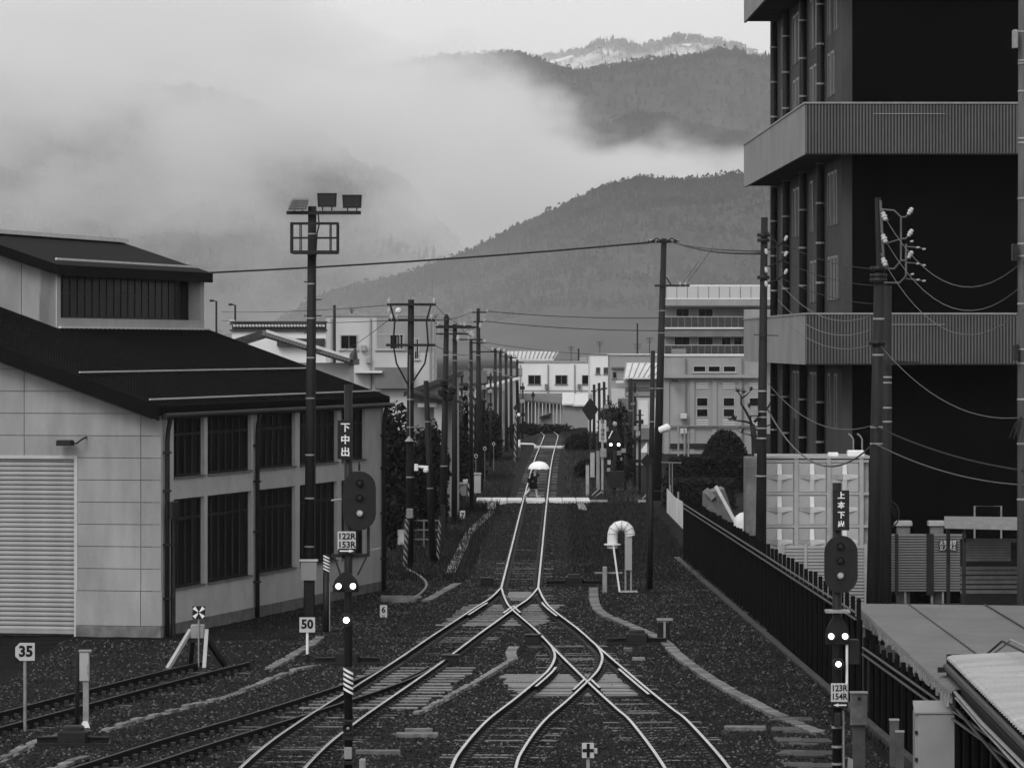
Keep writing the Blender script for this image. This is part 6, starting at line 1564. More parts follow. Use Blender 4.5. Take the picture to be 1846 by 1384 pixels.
# long white factory
v = 458; t = house('white_factory', 'long white flat-roofed factory with three windows where the track bends', v, 933, 1075, 654, m_wh, 14, parapet=m_gr)
windows(t, v, [(952, 975, 676, 693), (1001, 1023, 676, 693), (1049, 1072, 676, 693)], 2, m_gr2)
for px in (938, 988, 1036, 1070): MB().tube([(PX(px, v), v - .1, -.3), (PX(px, v), v - .1, PZ(657, v))], .07, 6).build('downpipe', m_gr, t)
for px in (985, 1044): MB().bbox(PX(px - 3, v), PX(px + 3, v), v - .4, v - .001, PZ(700, v), PZ(692, v), .03).build('vent', m_gr2, t)
MB().box(PX(933, v), PX(1075, v), v - .03, v - .001, PZ(706, v), PZ(703, v)).build('stain_course', m_gr, t)
v2 = 480; b = MB()
x0, x1 = PX(914, v2), PX(1008, v2)
MB().add([(x0 + .2, v2, PZ(646, v2)), (PX(998, v2), v2, PZ(647, v2)), (x1, v2 + 4, PZ(633, v2)), (x0, v2 + 4, PZ(633, v2)), (x0 + .2, v2, PZ(650, v2)), (PX(998, v2), v2, PZ(650, v2)), (x1, v2 + 4, PZ(636, v2)), (x0, v2 + 4, PZ(636, v2))],
         [(0, 1, 2, 3), (7, 6, 5, 4), (0, 4, 5, 1), (1, 5, 6, 2), (2, 6, 7, 3), (3, 7, 4, 0)]).build('rooftop_canopy', m_rfl, t)
for px in (922, 945, 968, 992): MB().box(PX(px, v2) - .06, PX(px, v2) + .06, v2 + 1, v2 + 1.12, PZ(660, v2), PZ(648, v2)).build('canopy_post', m_gr2, t)
rb = MB()
for k in range(12):
    q = k / 11; rb.bar((PX(918 + 78 * q, v2), v2 - .02, PZ(645.5, v2)), (x0 + .3 + (x1 - x0 - .5) * q, v2 + 4, PZ(632, v2)), .1)
rb.build('canopy_rib', m_gr, t)
# weathered board fence in front of it
v = 436; t = thing('board_fence', 'weathered pale plank fence and shed wall below the white factory', 'fence', (PX(980, v), v, -.3))
bm = [MB().box(-.15, .15, -.04, 0, 0, 1).mesh('board', m_wood), MB().box(-.13, .15, -.06, 0, 0, 1).mesh('board', m_wood)]
k = 0; x = PX(936, v)
while x < PX(1030, v):
    zt = PZ(np.interp(x, [PX(936, v), PX(1030, v)], [720, 727]), v)
    inst('board', bm[k % 2], t, (x, v, -.3), scale=(1, 1, zt + .3 + R.uniform(-.1, .05))); x += .335; k += 1
MB().add([(PX(932, v), v - .8, PZ(720, v)), (PX(1014, v), v - .8, PZ(726, v)), (PX(1014, v), v + 2, PZ(709, v)), (PX(932, v), v + 2, PZ(709, v)), (PX(932, v), v - .8, PZ(723, v)), (PX(1014, v), v - .8, PZ(729, v)), (PX(1014, v), v + 2, PZ(712, v)), (PX(932, v), v + 2, PZ(712, v))],
         [(0, 1, 2, 3), (7, 6, 5, 4), (0, 4, 5, 1), (1, 5, 6, 2), (2, 6, 7, 3), (3, 7, 4, 0)]).build('lean_roof', m_gr2, t)
v = 428
for (a, c, yt, lab) in ((1015, 1034, 708, 'pale roofed hut right of the plank fence'), (1034, 1062, 710, 'hut with a bright tilted roof beside the large black diamond board')):
    t = house('hut', lab, v, a, c, yt + 20, m_gr, 3, group if False else -.3)
    MB().add([(PX(a - 2, v), v - .5, PZ(yt + 19, v)), (PX(c, v), v - .5, PZ(yt + 19, v)), (PX(c + 2, v), v + 2, PZ(yt, v)), (PX(a, v), v + 2, PZ(yt, v)), (PX(a - 2, v), v - .5, PZ(yt + 22, v)), (PX(c, v), v - .5, PZ(yt + 22, v)), (PX(c + 2, v), v + 2, PZ(yt + 3, v)), (PX(a, v), v + 2, PZ(yt + 3, v))],
             [(0, 1, 2, 3), (7, 6, 5, 4), (0, 4, 5, 1), (1, 5, 6, 2), (2, 6, 7, 3), (3, 7, 4, 0)]).build('roof', m_rfl, t)
v = 425; t = house('tool_hut', 'small dark hut with sloping roof before the plank fence', v, 976, 994, 750, m_gr2, 2)
MB().prism([(PX(973, v), PZ(751, v)), (PX(995, v), PZ(744, v)), (PX(995, v), PZ(748, v)), (PX(973, v), PZ(755, v))], 'y', v - .4, v + 2.2).build('roof', m_dark, t)
# white blocks centre-right
v = 400; t = house('white_block', 'white flat-roofed block right of the long factory', v, 1064, 1106, 640, m_wh, 10, parapet=m_gr)
v = 380; t = house('grey_block', 'pale grey stepped block behind the bright-roofed house', v, 1100, 1196, 641, m_gr, 9, parapet=m_rfl)
MB().box(PX(1102, v), PX(1126, v), v - .5, v, -.3, PZ(700, v)).build('step_wall', m_wh2, t)
MB().box(PX(1102, v), PX(1140, v), v - .3, v, PZ(664, v), PZ(661, v)).build('ledge', m_gr2, t)
MB().box(PX(1110, v), PX(1124, v), v - .9, v - .5, PZ(690, v), PZ(686, v)).build('awning', m_rfl, t)
v = 352; t = house('bright_roof_house', 'house with a bright sheet roof and white door panel right of the tracks', v, 1126, 1200, 716, m_wh2, 7)
MB().add([(PX(1123, v), v - .9, PZ(680, v)), (PX(1196, v), v - .9, PZ(680, v)), (PX(1228, v), v + 3, PZ(654, v)), (PX(1130, v), v + 3, PZ(654, v)), (PX(1123, v), v - .9, PZ(683, v)), (PX(1196, v), v - .9, PZ(683, v)), (PX(1228, v), v + 3, PZ(658, v)), (PX(1130, v), v + 3, PZ(658, v))],
         [(0, 1, 2, 3), (7, 6, 5, 4), (0, 4, 5, 1), (1, 5, 6, 2), (2, 6, 7, 3), (3, 7, 4, 0)]).build('roof', m_rfl, t)
MB().box(PX(1128, v), PX(1196, v), v + .01, v + 3, PZ(716, v), PZ(680, v)).build('upper_wall', m_gr, t)
b = MB()
for y in (698, 702, 713): b.box(PX(1126, v), PX(1190, v), v - .12, v - .001, PZ(y + 1.2, v), PZ(y, v))
b.build('rail_band', m_gr2, t)
rb = MB()
for k in range(9):
    q = k / 8; rb.bar((PX(1124 + 70 * q, v), v - .9, PZ(679.5, v)), (PX(1131 + 95 * q, v), v + 3, PZ(653.5, v)), .07)
rb.build('roof_seam', m_gr, t)
MB().box(PX(1148, v), PX(1168, v), v - .06, v, PZ(766, v), PZ(722, v)).build('door_panel', m_wh, t)
MB().box(PX(1114, v), PX(1147, v), v - .3, v - .07, -.3, PZ(718, v)).build('dark_cladding', m_gr2, t)
v = 300; t = house('lean_to', 'pale lean-to under the white lamp pole right of the crossing', v, 1140, 1186, 790, m_gr, 3)
MB().box(PX(1138, v), PX(1190, v), v - .5, v + 3.2, PZ(792, v), PZ(772, v)).build('roof', m_gr2, t)
MB().prism([(PX(1152, v), PZ(815, v)), (PX(1166, v), PZ(815, v)), (PX(1166, v), PZ(796, v))], 'y', v - .6, v - .51).build('white_panel', m_wh, t)
# concrete office with paired windows
v = 331; t = house('concrete_block', 'grey two storey concrete building with paired windows and louvres behind the hedge', v, 1197, 1372, 642, m_gr, 12, -.3, parapet=m_rfl)
windows(t, v, [(1249, 1273, 659, 671), (1276, 1299, 659, 671), (1303, 1327, 659, 671)], 1, m_frame)
for px in (1255, 1303, 1350):
    windows(t, v, [(px, px + 22, 716, 733), (px, px + 22, 736, 752)], 1, m_frame, sill=False)
    b = MB()
    for y in (690, 694, 698, 756, 760, 764): b.box(PX(px, v), PX(px + 22, v), v - .06, v - .001, PZ(y + 2.4, v), PZ(y, v))
    b.build('louvre', m_wh2, t)
for px in (1200, 1246, 1286, 1334): MB().box(PX(px, v) - .1, PX(px + 6, v), v - .12, v - .001, -.3, PZ(680, v)).build('pier', m_gr, t)
MB().box(PX(1193, v), PX(1372, v), v - .5, v - .121, PZ(681, v), PZ(675, v)).build('canopy', m_gr, t)
MB().box(PX(1199, v), PX(1372, v), v - .3, v - .121, PZ(769, v), PZ(767, v)).build('ledge', m_gr2, t)
MB().box(PX(1208, v), PX(1300, v), v - .2, v - .13, PZ(808, v), PZ(799, v)).build('base_shadow_plate', m_black, t)  # black plate standing in for the shaded gap under the building
MB().bbox(PX(1210, v), PX(1222, v), v - 1.1, v - .51, PZ(688, v), PZ(683, v), .03).build('lamp', m_black, t)
# apartment with balconies
v = 405; t = house('apartment_block', 'grey four storey apartment block with dark balconies', v, 1197, 1400, 548, m_gr, 12, parapet=None)
x0, x1 = PX(1192, v), PX(1400, v)
MB().box(x0, x1, v - 2.2, v, PZ(551, v), PZ(541, v)).build('roof_slab', m_gr, t)
for y0, y1 in ((572, 590), (623, 641)):
    MB().box(PX(1197, v), PX(1340, v), v - 1.8, v - 1.7, PZ(y1, v), PZ(y0, v)).build('balcony_front', mat('balcony_dark', .04, .5, .2, var=.2), t)
    MB().box(PX(1195, v), PX(1342, v), v - 1.85, v, PZ(y1 + 3, v), PZ(y1, v) - .002).build('balcony_slab', m_rfl, t)
    b = MB()
    for px in range(1197, 1341, 12): b.box(PX(px, v) - .03, PX(px, v) + .03, v - 1.84, v - 1.801, PZ(y1, v), PZ(y0, v))
    b.build('balcony_post', m_gr2, t)
    MB().bar((PX(1197, v), v - 1.78, PZ(y0 - 1, v)), (PX(1340, v), v - 1.78, PZ(y0 - 1, v)), .06).build('handrail', m_frame, t)
MB().box(PX(1197, v), PX(1340, v), v - 1.69, v - .01, PZ(607, v), PZ(593, v)).build('beam_shade_panel', m_gr2, t)  # darker block put in for the shade under the beam
windows(t, v, [(1218, 1243, 556, 574), (1258, 1286, 556, 574), (1215, 1244, 607, 624), (1258, 1286, 607, 624), (1300, 1318, 608, 624), (1322, 1338, 608, 624)], 2, m_frame)
MB().box(PX(1339, v), PX(1400, v), v - 2.3, v - .01, PZ(641, v), PZ(558, v)).build('end_wall', m_gr, t)
# rooftop screen
b = MB().box(x0, x1 - .0, v - 2.2, v - 2.1, PZ(540, v), PZ(538, v)).box(x0, x1, v - 2.2, v - 2.1, PZ(517, v), PZ(514, v))
b.build('roof_rail', m_wh, t)
sp = MB().box(-.42, .42, -.03, .03, 0, 1).mesh('screen_panel', m_wh2); px = 1200
while px < 1395: inst('screen_panel', sp, t, (PX(px + 9, v), v - 2.15, PZ(538, v)), scale=(1, 1, PZ(517, v) - PZ(538, v))); px += 19
b = MB()
for k in range(48):
    x = x0 + .2 + k * .2; b.lathe([(.07, 0), (.07, .1)], (x, v - 2.3, PZ(552.5, v)), (0, 1, 0), 6)
b.build('eave_tiles', m_gr2, t, kind='stuff')
v = 430; t = house('distant_house', 'distant small roof between the far poles and the factory', v, 880, 932, 676, m_gr, 6)
gable(t, 'roof', v, v + 6, PX(880, v), PX(932, v), PZ(676, v), PZ(664, v), m_gr2, .5)

def aerial(t, px, y, v, hgt):
    x, z = PX(px, v), PZ(y, v); b = MB().tube([(x, v + 1.5, z), (x, v + 1.5, z + hgt)], .03, 5)
    for k in range(5): b.bar((x - .35 + .04 * k, v + 1.5 + .08 * k, z + hgt - .05 - .1 * k), (x + .35 - .04 * k, v + 1.5 + .08 * k, z + hgt - .05 - .1 * k), .025)
    b.build('aerial', m_dark, t)
for o in [q for q in COL.objects if q.parent is None and q.type == 'EMPTY']:
    nm = o.name
    if nm == 'white_block': aerial(o, 1082, 640, 400, 1.2); windows(o, 400, [(1074, 1082, 662, 674), (1088, 1097, 662, 674)], 2, m_gr2)
    if nm == 'grey_block': aerial(o, 1150, 641, 380, 1.0); aerial(o, 1172, 641, 380, 1.5); windows(o, 380, [(1104, 1112, 670, 682)], 1, m_gr2)
    if nm == 'concrete_block':
        for px in (1236, 1338): MB().tube([(PX(px, 331), 330.8, -.3), (PX(px, 331), 330.8, PZ(646, 331))], .06, 6).build('downpipe', m_gr2, o)
        for px, y in ((1226, 745), (1226, 772)): MB().bbox(PX(px, 331), PX(px + 12, 331), 330.4, 330.87, PZ(y + 9, 331), PZ(y, 331), .03).build('air_conditioner', m_wh2, o)
        MB().bbox(PX(1215, 331), PX(1240, 331), 334, 336, PZ(641, 331), PZ(629, 331), .05).build('roof_unit', m_gr2, o)
    if nm == 'apartment_block':
        for px, y in ((1246, 586), (1290, 586), (1248, 637), (1292, 637)): MB().bbox(PX(px, 405), PX(px + 9, 405), 403.7, 404.3, PZ(y, 405), PZ(y - 11, 405), .03).build('air_conditioner', m_wh2, o)
    if nm == 'plank_house': aerial(o, 890, 694, 345, 1.4)
    if nm == 'white_factory': aerial(o, 1030, 653, 458, 1.6); MB().bbox(PX(1046, 458), PX(1060, 458), 462, 464, PZ(653, 458), PZ(644, 458), .05).build('roof_unit', m_gr, o)

# ================================================================ PLANTS
def bush(label, px, ybase, v, w, hgt, n, size, m=m_leaf, name='bush', cat='bush', group=None, dep=None, shape='dome', seed=0, light=0.0):
    r = random.Random(seed); x = PX(px, v); t = thing(name, label, cat, (x, v, -.3), group=group); dep = dep or w
    lobes = [(r.uniform(-.32, .32), r.uniform(-.3, .3), r.uniform(.15, .85), r.uniform(.25, .5)) for _ in range(12)]
    def s(rr):
        while True:
            lx, ly, lz, lr = rr.choice(lobes)
            a = rr.gauss(0, 1), rr.gauss(0, 1), rr.gauss(0, 1); L = math.sqrt(sum(q * q for q in a)) or 1; k = lr * rr.random() ** .35 / L
            q = (lx + a[0] * k, ly + a[1] * k, lz + a[2] * k * .7)
            if q[2] > 0 and (shape == 'box' or (q[0] / .62) ** 2 + (q[1] / .62) ** 2 + ((q[2] - .35) / .72) ** 2 < 1): break
        return (x + q[0] * w, v + q[1] * dep, -.3 + q[2] * hgt)
    if shape == 'ball':                                # clipped dome: leaves crowd near an even skin
        def s(rr):
            a, b_ = rr.uniform(0, 2 * math.pi), math.asin(rr.uniform(-.15, 1)); k = .5 * rr.uniform(.82, 1.03) if rr.random() < .75 else .5 * rr.random()
            return (x + w * k * math.cos(a) * math.cos(b_), v + dep * k * math.sin(a) * math.cos(b_), -.3 + hgt * (.12 + 1.76 * k * math.sin(b_)))
    if shape == 'box':
        def s(rr):
            f = rr.random()
            return (x + rr.uniform(-.5, .5) * w, v + rr.uniform(-.5, .5) * dep, -.3 + hgt * (rr.random() if f < .6 else rr.uniform(.88, 1.03)))
    mb = MB(); leaves(mb, int(n * 2.6), s, size * .85, r); leaves(mb, int(n * .9), s, size * 1.7, r); mb.build('foliage', m, t)
    if light:
        mb = MB(); leaves(mb, int(n * light * 1.2), s, size * .7, r); mb.build('pale_foliage', m_leafl, t)
    b = MB()
    for k in range(5):
        a = r.uniform(0, 6.28); b.tube([(x, v, -.35), (x + math.cos(a) * w * .15, v + math.sin(a) * dep * .15, hgt * .35 - .3), (x + math.cos(a) * w * .28, v + math.sin(a) * dep * .25, hgt * .7 - .3)], [.05, .035, .015], 5)
    b.build('stem', m_pole, t)
    return t
G = 'shrubs between the shed and the left poles'
bush('tall loose shrub right behind the shed corner', 712, 985, 176, 1.5, 5.4, 2600, .075, seed=1, light=.10, group=G)
bush('leafy shrub left of the leaning strut pole', 752, 985, 184, 1.3, 4.6, 2200, .075, seed=2, light=.12, group=G)
bush('shrub with pale leaf sprays behind the thick dark pole', 782, 960, 196, 1.2, 4.4, 1900, .08, seed=3, light=.35, group=G)
bush('shrub at the foot of the striped crossing post', 818, 930, 222, 1.6, 4.2, 2000, .08, seed=4, light=.08, group=G)
bush('dark shrub behind the tallest far left pole', 842, 900, 262, 2.2, 5.0, 1800, .09, seed=5, light=.08, group=G)
bush('bushy growth beside the distant pole cluster', 880, 850, 300, 1.6, 3.6, 1500, .09, seed=6, light=.12, group=G)
bush('low growth where the far track bends left', 945, 790, 395, 2.6, 1.2, 700, .1, seed=7, light=.05, group=G)
bush('rough growth below the plank fence', 1000, 790, 405, 4.5, .85, 800, .1, seed=8, light=.15, group=G)
G = 'greenery right of the tracks'
bush('big clipped round bush before the concrete building', 1307, 830, 252, 2.85, 3.1, 6500, .05, name='round_bush', shape='ball', seed=11, light=.05)
bush('long dark clipped hedge below the concrete building', 1282, 880, 246, 4.3, 1.75, 7000, .055, name='hedge', cat='hedge', dep=1.6, shape='box', seed=12)
bush('low rounded shrub at the left end of the hedge', 1226, 850, 243, 1.5, 1.9, 2400, .05, seed=13, group=G)
bush('dark tree-like shrub left of the bright-roofed house', 1108, 800, 330, 2.2, 3.7, 2200, .08, seed=14, group=G)
bush('leafy shrub behind the crossing signals', 1116, 860, 258, 1.5, 3.6, 2200, .06, seed=15, light=.15, group=G)
bush('rough bank growth right of the far track', 1046, 830, 330, 1.9, 1.5, 1000, .08, seed=16, group=G)
bush('low growth by the right end of the crossing', 1062, 880, 262, 1.4, 1.3, 1300, .06, seed=17, group=G)
bush('dark thicket behind the white hoarding', 1260, 930, 222, 3.4, 1.3, 2500, .06, seed=18, shape='box', dep=6, group=G)
# pollarded tree
v = 205; r = random.Random(3); t = thing('bare_tree', 'bare pollarded tree with knuckled dark branches by the office corner', 'tree', (PX(1352, v), v, -.3))
MB().tube([(PX(1364, v), v, -.3), (PX(1362, v), v, PZ(850, v)), (PX(1360, v), v, PZ(790, v)), (PX(1356, v), v, PZ(765, v))], [.2, .16, .14, .11], 10).build('trunk', m_pole, t, True)
def limb(pp, r0, nm='limb'):
    n = len(pp); MB().tube([PT(px, y, v + d) for px, y, d in pp], [r0 * .72 * (1 - .65 * i / (n - 1)) for i in range(n)], 7).build(nm, m_pole, t, True)
limb([(1357, 770, 0), (1352, 755, .1), (1343, 738, 0), (1336, 728, -.1), (1336, 714, 0), (1330, 706, .1)], .1)
limb([(1336, 718, 0), (1346, 712, 0), (1353, 704, .1)], .06)
limb([(1352, 755, 0), (1356, 742, .2), (1350, 734, .2)], .06)
limb([(1357, 766, 0), (1346, 760, -.2), (1330, 758, -.3), (1316, 756, -.3)], .08)
limb([(1360, 760, 0), (1378, 745, .2), (1388, 728, .2), (1394, 712, .1)], .1)
limb([(1362, 775, 0), (1380, 768, .1), (1396, 764, .1)], .07)
limb([(1360, 785, 0), (1352, 784, -.2), (1338, 780, -.2)], .06)
for px, y in ((1330, 706), (1353, 704), (1340, 708), (1350, 734), (1316, 757), (1322, 755), (1394, 712), (1396, 764), (1338, 780), (1326, 757), (1392, 720)):
    p = PT(px, y, v); b = MB()
    for k in range(7):
        a = r.uniform(-1.3, 1.3); b.tube([p, (p[0] + math.sin(a) * .16, p[1] + r.uniform(-.1, .1), p[2] + math.cos(a) * .2)], [.03, .008], 4)
    b.build('twig', m_pole, t)
# rough grass on the banks: one mass of blades
def grass(name, areas, n, h0, h1, m, seed):
    r = random.Random(seed); mb = MB()
    for _ in range(n):
        a = r.choice(areas); y = r.uniform(a[0], a[1]); k = (y - a[0]) / (a[1] - a[0]); x = TX(0, y) * 0 + r.uniform(a[2] + (a[4] - a[2]) * k, a[3] + (a[5] - a[3]) * k)
        z = -.3 + (.04 if len(a) < 7 else a[6]); hh = r.uniform(h0, h1); dx, dy = r.gauss(0, hh * .5), r.gauss(0, hh * .5); w = r.uniform(.012, .03)
        mb.add([(x - w, y, z), (x + w, y, z), (x + dx, y + dy, z + hh)], [(0, 1, 2)])
    o = mb.build(name, m, None); o['kind'] = 'stuff'; return o
grass('grass', [(150, 224, 2.0, 5.6, 2.6, 5.8), (150, 224, 1.9, 6.3, 2.6, 6.6)], 26000, .06, .26, m_grass, 1)
grass('grass', [(228, 400, 2.8, 6.5, 4.2, 7.5), (228, 400, 3.0, 4.6, 4.4, 6.2)], 16000, .1, .45, m_grass, 2)
grass('grass', [(150, 224, -4.6, -1.4, -3.6, -.6), (228, 400, -2.8, -.3, -1.2, 1.2), (228, 330, -2.0, -.2, -1.2, .3)], 30000, .08, .4, m_grass, 3)
grass('grass', [(104, 118, 3.4, 7.0, 3.2, 6.8), (118, 150, 2.6, 6.6, 2.4, 6.4), (88, 104, 4.4, 7.2, 3.6, 7)], 9000, .04, .16, m_grass, 4)
grass('grass', [(121, 148, -8.4, -5.4, -3.8, -2.6)], 4000, .04, .16, m_grass, 5)

m_grassl = mat('pale_dry_grass', 0.075, 0.9, 0.08, var=0.5, scale=8)
grass('grass', [(150, 224, 2.0, 5.6, 2.6, 5.8), (150, 224, -4.6, -1.4, -3.6, -.6)], 5000, .05, .2, m_grassl, 11)
grass('grass', [(228, 400, 2.8, 6.5, 4.2, 7.5), (228, 400, -2.8, -.3, -1.2, 1.2), (228, 400, 2.9, 4.4, 4.3, 6.0)], 26000, .08, .34, m_grassl, 12)
grass('grass', [(118, 150, 3.0, 6.8, 2.6, 6.6), (121, 148, -8.4, -5.4, -3.8, -2.6)], 2600, .04, .14, m_grassl, 13)

# ================================================================ LEVEL CROSSINGS
m_deck = mat('pale_crossing_deck', .55, .45, .35, var=.3, scale=1.2, rnd=.1)
v0, v1 = 223.6, 227.6
t = thing('level_crossing', 'pale concrete foot crossing over the single track', 'level crossing', (PX(960, 224), 224, -.3))
ux = TX(-1.31, 225.6); h = GA / 2 + .0325
xa, xb = PX(858, 224), PX(1064, 224)
for a, c in ((xa, ux - h - .06), (ux - h + .09, ux + h - .09), (ux + h + .06, xb)):
    n = max(1, round((c - a) / .75)); w = (c - a) / n
    for k in range(n):
        MB().bbox(a + w * k + .012, a + w * (k + 1) - .012, v0, v1, -.22, -.012 - R.uniform(0, .012), .02).build('deck_panel', m_deck, t)
MB().box(xa + .1, ux - h - .1, v0 + .1, v1 - .1, -.5, -.221).build('base', m_concdark, t)
MB().box(ux + h + .1, xb - .1, v0 + .1, v1 - .1, -.5, -.221).build('base', m_concdark, t)
for px, w in ((886, 8), (1049, 7)): MB().bbox(PX(px - w, 218), PX(px + w, 218), 214.5, 222.4, -.36, -.1, .03).build('support', m_conc, t)
t = thing('level_crossing', 'far white-edged crossing with raised ends near the bend', 'level crossing', (PX(990, 344), 344, -.3))
a, b_, c, d = PX(936, 344), PX(964, 344), PX(1019, 344), PX(1044, 344)
MB().box(b_ - .05, c + .05, 343.8, 347, -.3, -.06).build('deck_panel', m_deck, t)
for p, q in (((a, .17), (b_ - .1, .14)), ((c + .1, .05), (d, .2))):
    MB().bar((p[0], 343.8, p[1]), (q[0], 343.8, q[1]), .1, .12).build('edge_beam', m_white, t)
for p, q in (((b_ - .1, .14), (b_ + .1, -.02)), ((c - .1, -.02), (c + .1, .05))): MB().bar((p[0], 343.8, p[1]), (q[0], 343.8, q[1]), .1, .1).build('edge_beam', m_white, t)
for x in (a, d): MB().box(x - .08, x + .08, 343.7, 343.9, -.3, .45).build('end_post', m_white, t)
# crossing signal post with striped sleeve (left)
def crossing_post(label, v, px, ybot, ytop, w, box=True):
    s = v / F; t = thing('crossing_post', label, 'crossing post', (PX(px, v), v, -.3), group='striped crossing posts')
    p, q = (PX(px, v), v, -.3), (PX(px + 2, v), v, PZ(ytop, v))
    striped_tube(t, 'striped_post', p, q, w * s / 2, 12, .42, .4)
    MB().lathe([(.06, 0), (.075, .04), (.02, .1)], (PX(px + 2, v), v, PZ(ytop, v)), (0, 0, 1), 10).build('cap', m_steel, t)
    return t
crossing_post('striped crossing post on the left of the foot crossing', 231, 846, 880, 652, 6)
crossing_post('striped crossing post beside the first, set a little right', 236, 851, 880, 700, 5)
crossing_post('far striped post by the distant pole cluster', 300, 928, 830, 742, 4)
# crossing gate machines
def gate_machine(label, v, px, w, y0, y1, m, board=None):
    s = v / F; t = thing('barrier_machine', label, 'barrier machine', (PX(px, v), v, -.3), group='barrier machines at the crossing')
    MB().bbox(PX(px - w, v), PX(px + w, v), v - .25, v + .25, PZ(y1, v), PZ(y0, v), .03).build('case', m, t)
    MB().bbox(PX(px - w * 1.15, v), PX(px + w * 1.15, v), v - .3, v + .3, PZ(y0, v) + .001, PZ(y0 - 3, v), .02).build('lid', m_steel, t)
    MB().box(PX(px - w * .4, v), PX(px + w * .4, v), v - .1, v + .1, -.3, PZ(y1, v)).build('pedestal', m_dark, t)
    return t
gate_machine('pale barrier machine at the left end of the foot crossing', 229, 861, 6, 855, 888, m_tank)
v = 229; t = thing('striped_barrier', 'short raised barrier bar with dark bands left of the crossing', 'barrier', (PX(826, v), v, -.3))
MB().bar((PX(808, v), v - .3, PZ(915, v)), (PX(824, v), v - .3, PZ(904, v)), .16, .05).build('bar', m_plate, t)
for q in (.2, .5, .8): MB().bar((PX(808 + 16 * q - 1, v), v - .335, PZ(915 - 11 * q + .7, v)), (PX(808 + 16 * q + 1, v), v - .335, PZ(915 - 11 * q - .7, v)), .165, .02).build('dark_band', m_ink, t)
MB().box(PX(822, v), PX(826, v), v - .1, v + .1, -.3, PZ(898, v)).build('post', m_conc, t)
gate_machine('dark lumpy relay box below the striped crossing posts', 226, 832, 9, 872, 893, m_gr2)
gate_machine('white helmet-shaped bell housing on the left crossing relay box', 227, 838, 5, 846, 868, m_wh2)
for px, y, lab in ((858, 822, 'nearest ring marker on a thin rod'), (874, 808, 'middle ring marker on a thin rod'), (890, 800, 'farthest ring marker on a thin rod')):
    v = 232 + (858 - px) * -1.4; t = thing('ring_marker', lab + ' left of the track', 'marker', (PX(px, v), v, -.3), group='ring markers left of the track')
    s = v / F; MB().tube([(PX(px, v) + .075 * math.cos(k * math.pi / 8), v, PZ(y, v) + .085 * math.sin(k * math.pi / 8)) for k in range(17)], .022, 6).build('ring', m_tank, t)
    MB().tube([(PX(px, v), v, -.3), (PX(px, v), v, PZ(y + 3, v))], .012, 5).build('rod', m_steel, t)
for px, y, v, lab in ((902, 766, 318, 'tiny white square plate on the distant pole'), (935, 747, 345, 'tiny round white disc by the far track')):
    t = thing('sign_plate', lab, 'sign', (PX(px, v), v, -.3)); 
    MB().lathe([(.13, 0), (.13, .03)], (PX(px, v), v, PZ(y, v)), (0, 1, 0), 4 if px == 902 else 14).build('plate', m_white, t)
    MB().tube([(PX(px, v), v + .05, -.3), (PX(px, v), v + .05, PZ(y, v))], .03, 6).build('post', m_dark, t)
# diamond boards
def diamond(label, v, px, y, hw, hh, ybot, top=None):
    s = v / F; t = thing('diamond_board', label, 'signboard', (PX(px, v), v, -.3), group='black diamond boards')
    MB().prism([(PX(px - hw, v), PZ(y, v)), (PX(px - hw * .3, v), PZ(y + hh * .75, v)), (PX(px, v), PZ(y + hh, v)), (PX(px + hw * .3, v), PZ(y + hh * .75, v)), (PX(px + hw, v), PZ(y, v)), (PX(px, v), PZ(y - hh, v))], 'y', v - .12, v - .08).build('board', m_black, t)
    MB().tube([(PX(px, v), v, -.3), (PX(px, v), v, PZ(y - hh * .6, v))], .06, 8).build('post', m_dark, t)
    if top: MB().lathe([(.05, 0), (.13, .06), (.12, .3), (.04, .38)], (PX(px, v), v - .1, PZ(y - hh + 4, v)), (0, 0, 1), 10).build('cap', m_tank, t)
    return t
diamond('largest black diamond board, right of the far track', 262, 1064, 738, 15, 22, 860, True)
diamond('black diamond board with small lamps under it before the lean-to', 190, 1167, 831, 13, 14, 900)
diamond('small black diamond board among the distant pole cluster', 330, 931, 735, 6, 8, 830)
diamond('tiny dark spearhead board before the plank fence', 400, 961, 712, 4, 7, 760)
v = 190
for px, y in ((1168, 848), (1167, 853)): pass
# right-hand crossing group: shunting signal, sign and relay box
v = 232; s = v / F
t = thing('shunt_signal', 'distant shunting signal with two lit lamps right of the crossing', 'railway signal', (PX(1108, v), v, -.3))
MB().tube([(PX(1108, v), v, -.3), (PX(1108, v), v, PZ(760, v))], .09, 10).build('mast', m_dark, t, True)
shunt(t, v, 1107, 776, 807, 14, ((1101, 801, 2.6), (1115, 801, 2.6)), -.2)
MB().bar((PX(1097, v), v - .3, PZ(790, v)), (PX(1104, v), v - .3, PZ(776, v)), .05).build('white_trim', m_white, t)
MB().lathe([(.05, -.1), (.16, 0), (.06, .12)], (PX(1108, v), v - .2, PZ(764, v)), (.8, 0, .3), 10).build('lamp_hood', m_tank, t)
MB().prism([(PX(1094, v), PZ(849, v)), (PX(1125, v), PZ(849, v)), (PX(1121, v), PZ(879, v)), (PX(1098, v), PZ(879, v))], 'y', v - .3, v + .1).build('relay_case', m_black, t)
for px, y0, y1, w, m in ((1098, 829, 837, 3, m_tank), (1097, 843, 850, 3, m_steel), (1120, 824, 830, 2, m_gr2), (1116, 812, 820, 4, m_gr2)):
    MB().bbox(PX(px - w, v), PX(px + w, v), v - .2, v - .11, PZ(y1, v), PZ(y0, v), .01).build('bracket_box', m, t)
v = 236; t = thing('name_board', 'narrow white vertical name board right of the crossing', 'sign', (PX(1086, v), v, -.3))
nb = MB().bbox(PX(1080, v), PX(1093, v), v - .05, v - .02, PZ(796, v), PZ(757, v), .006).build('board', m_plate, t)
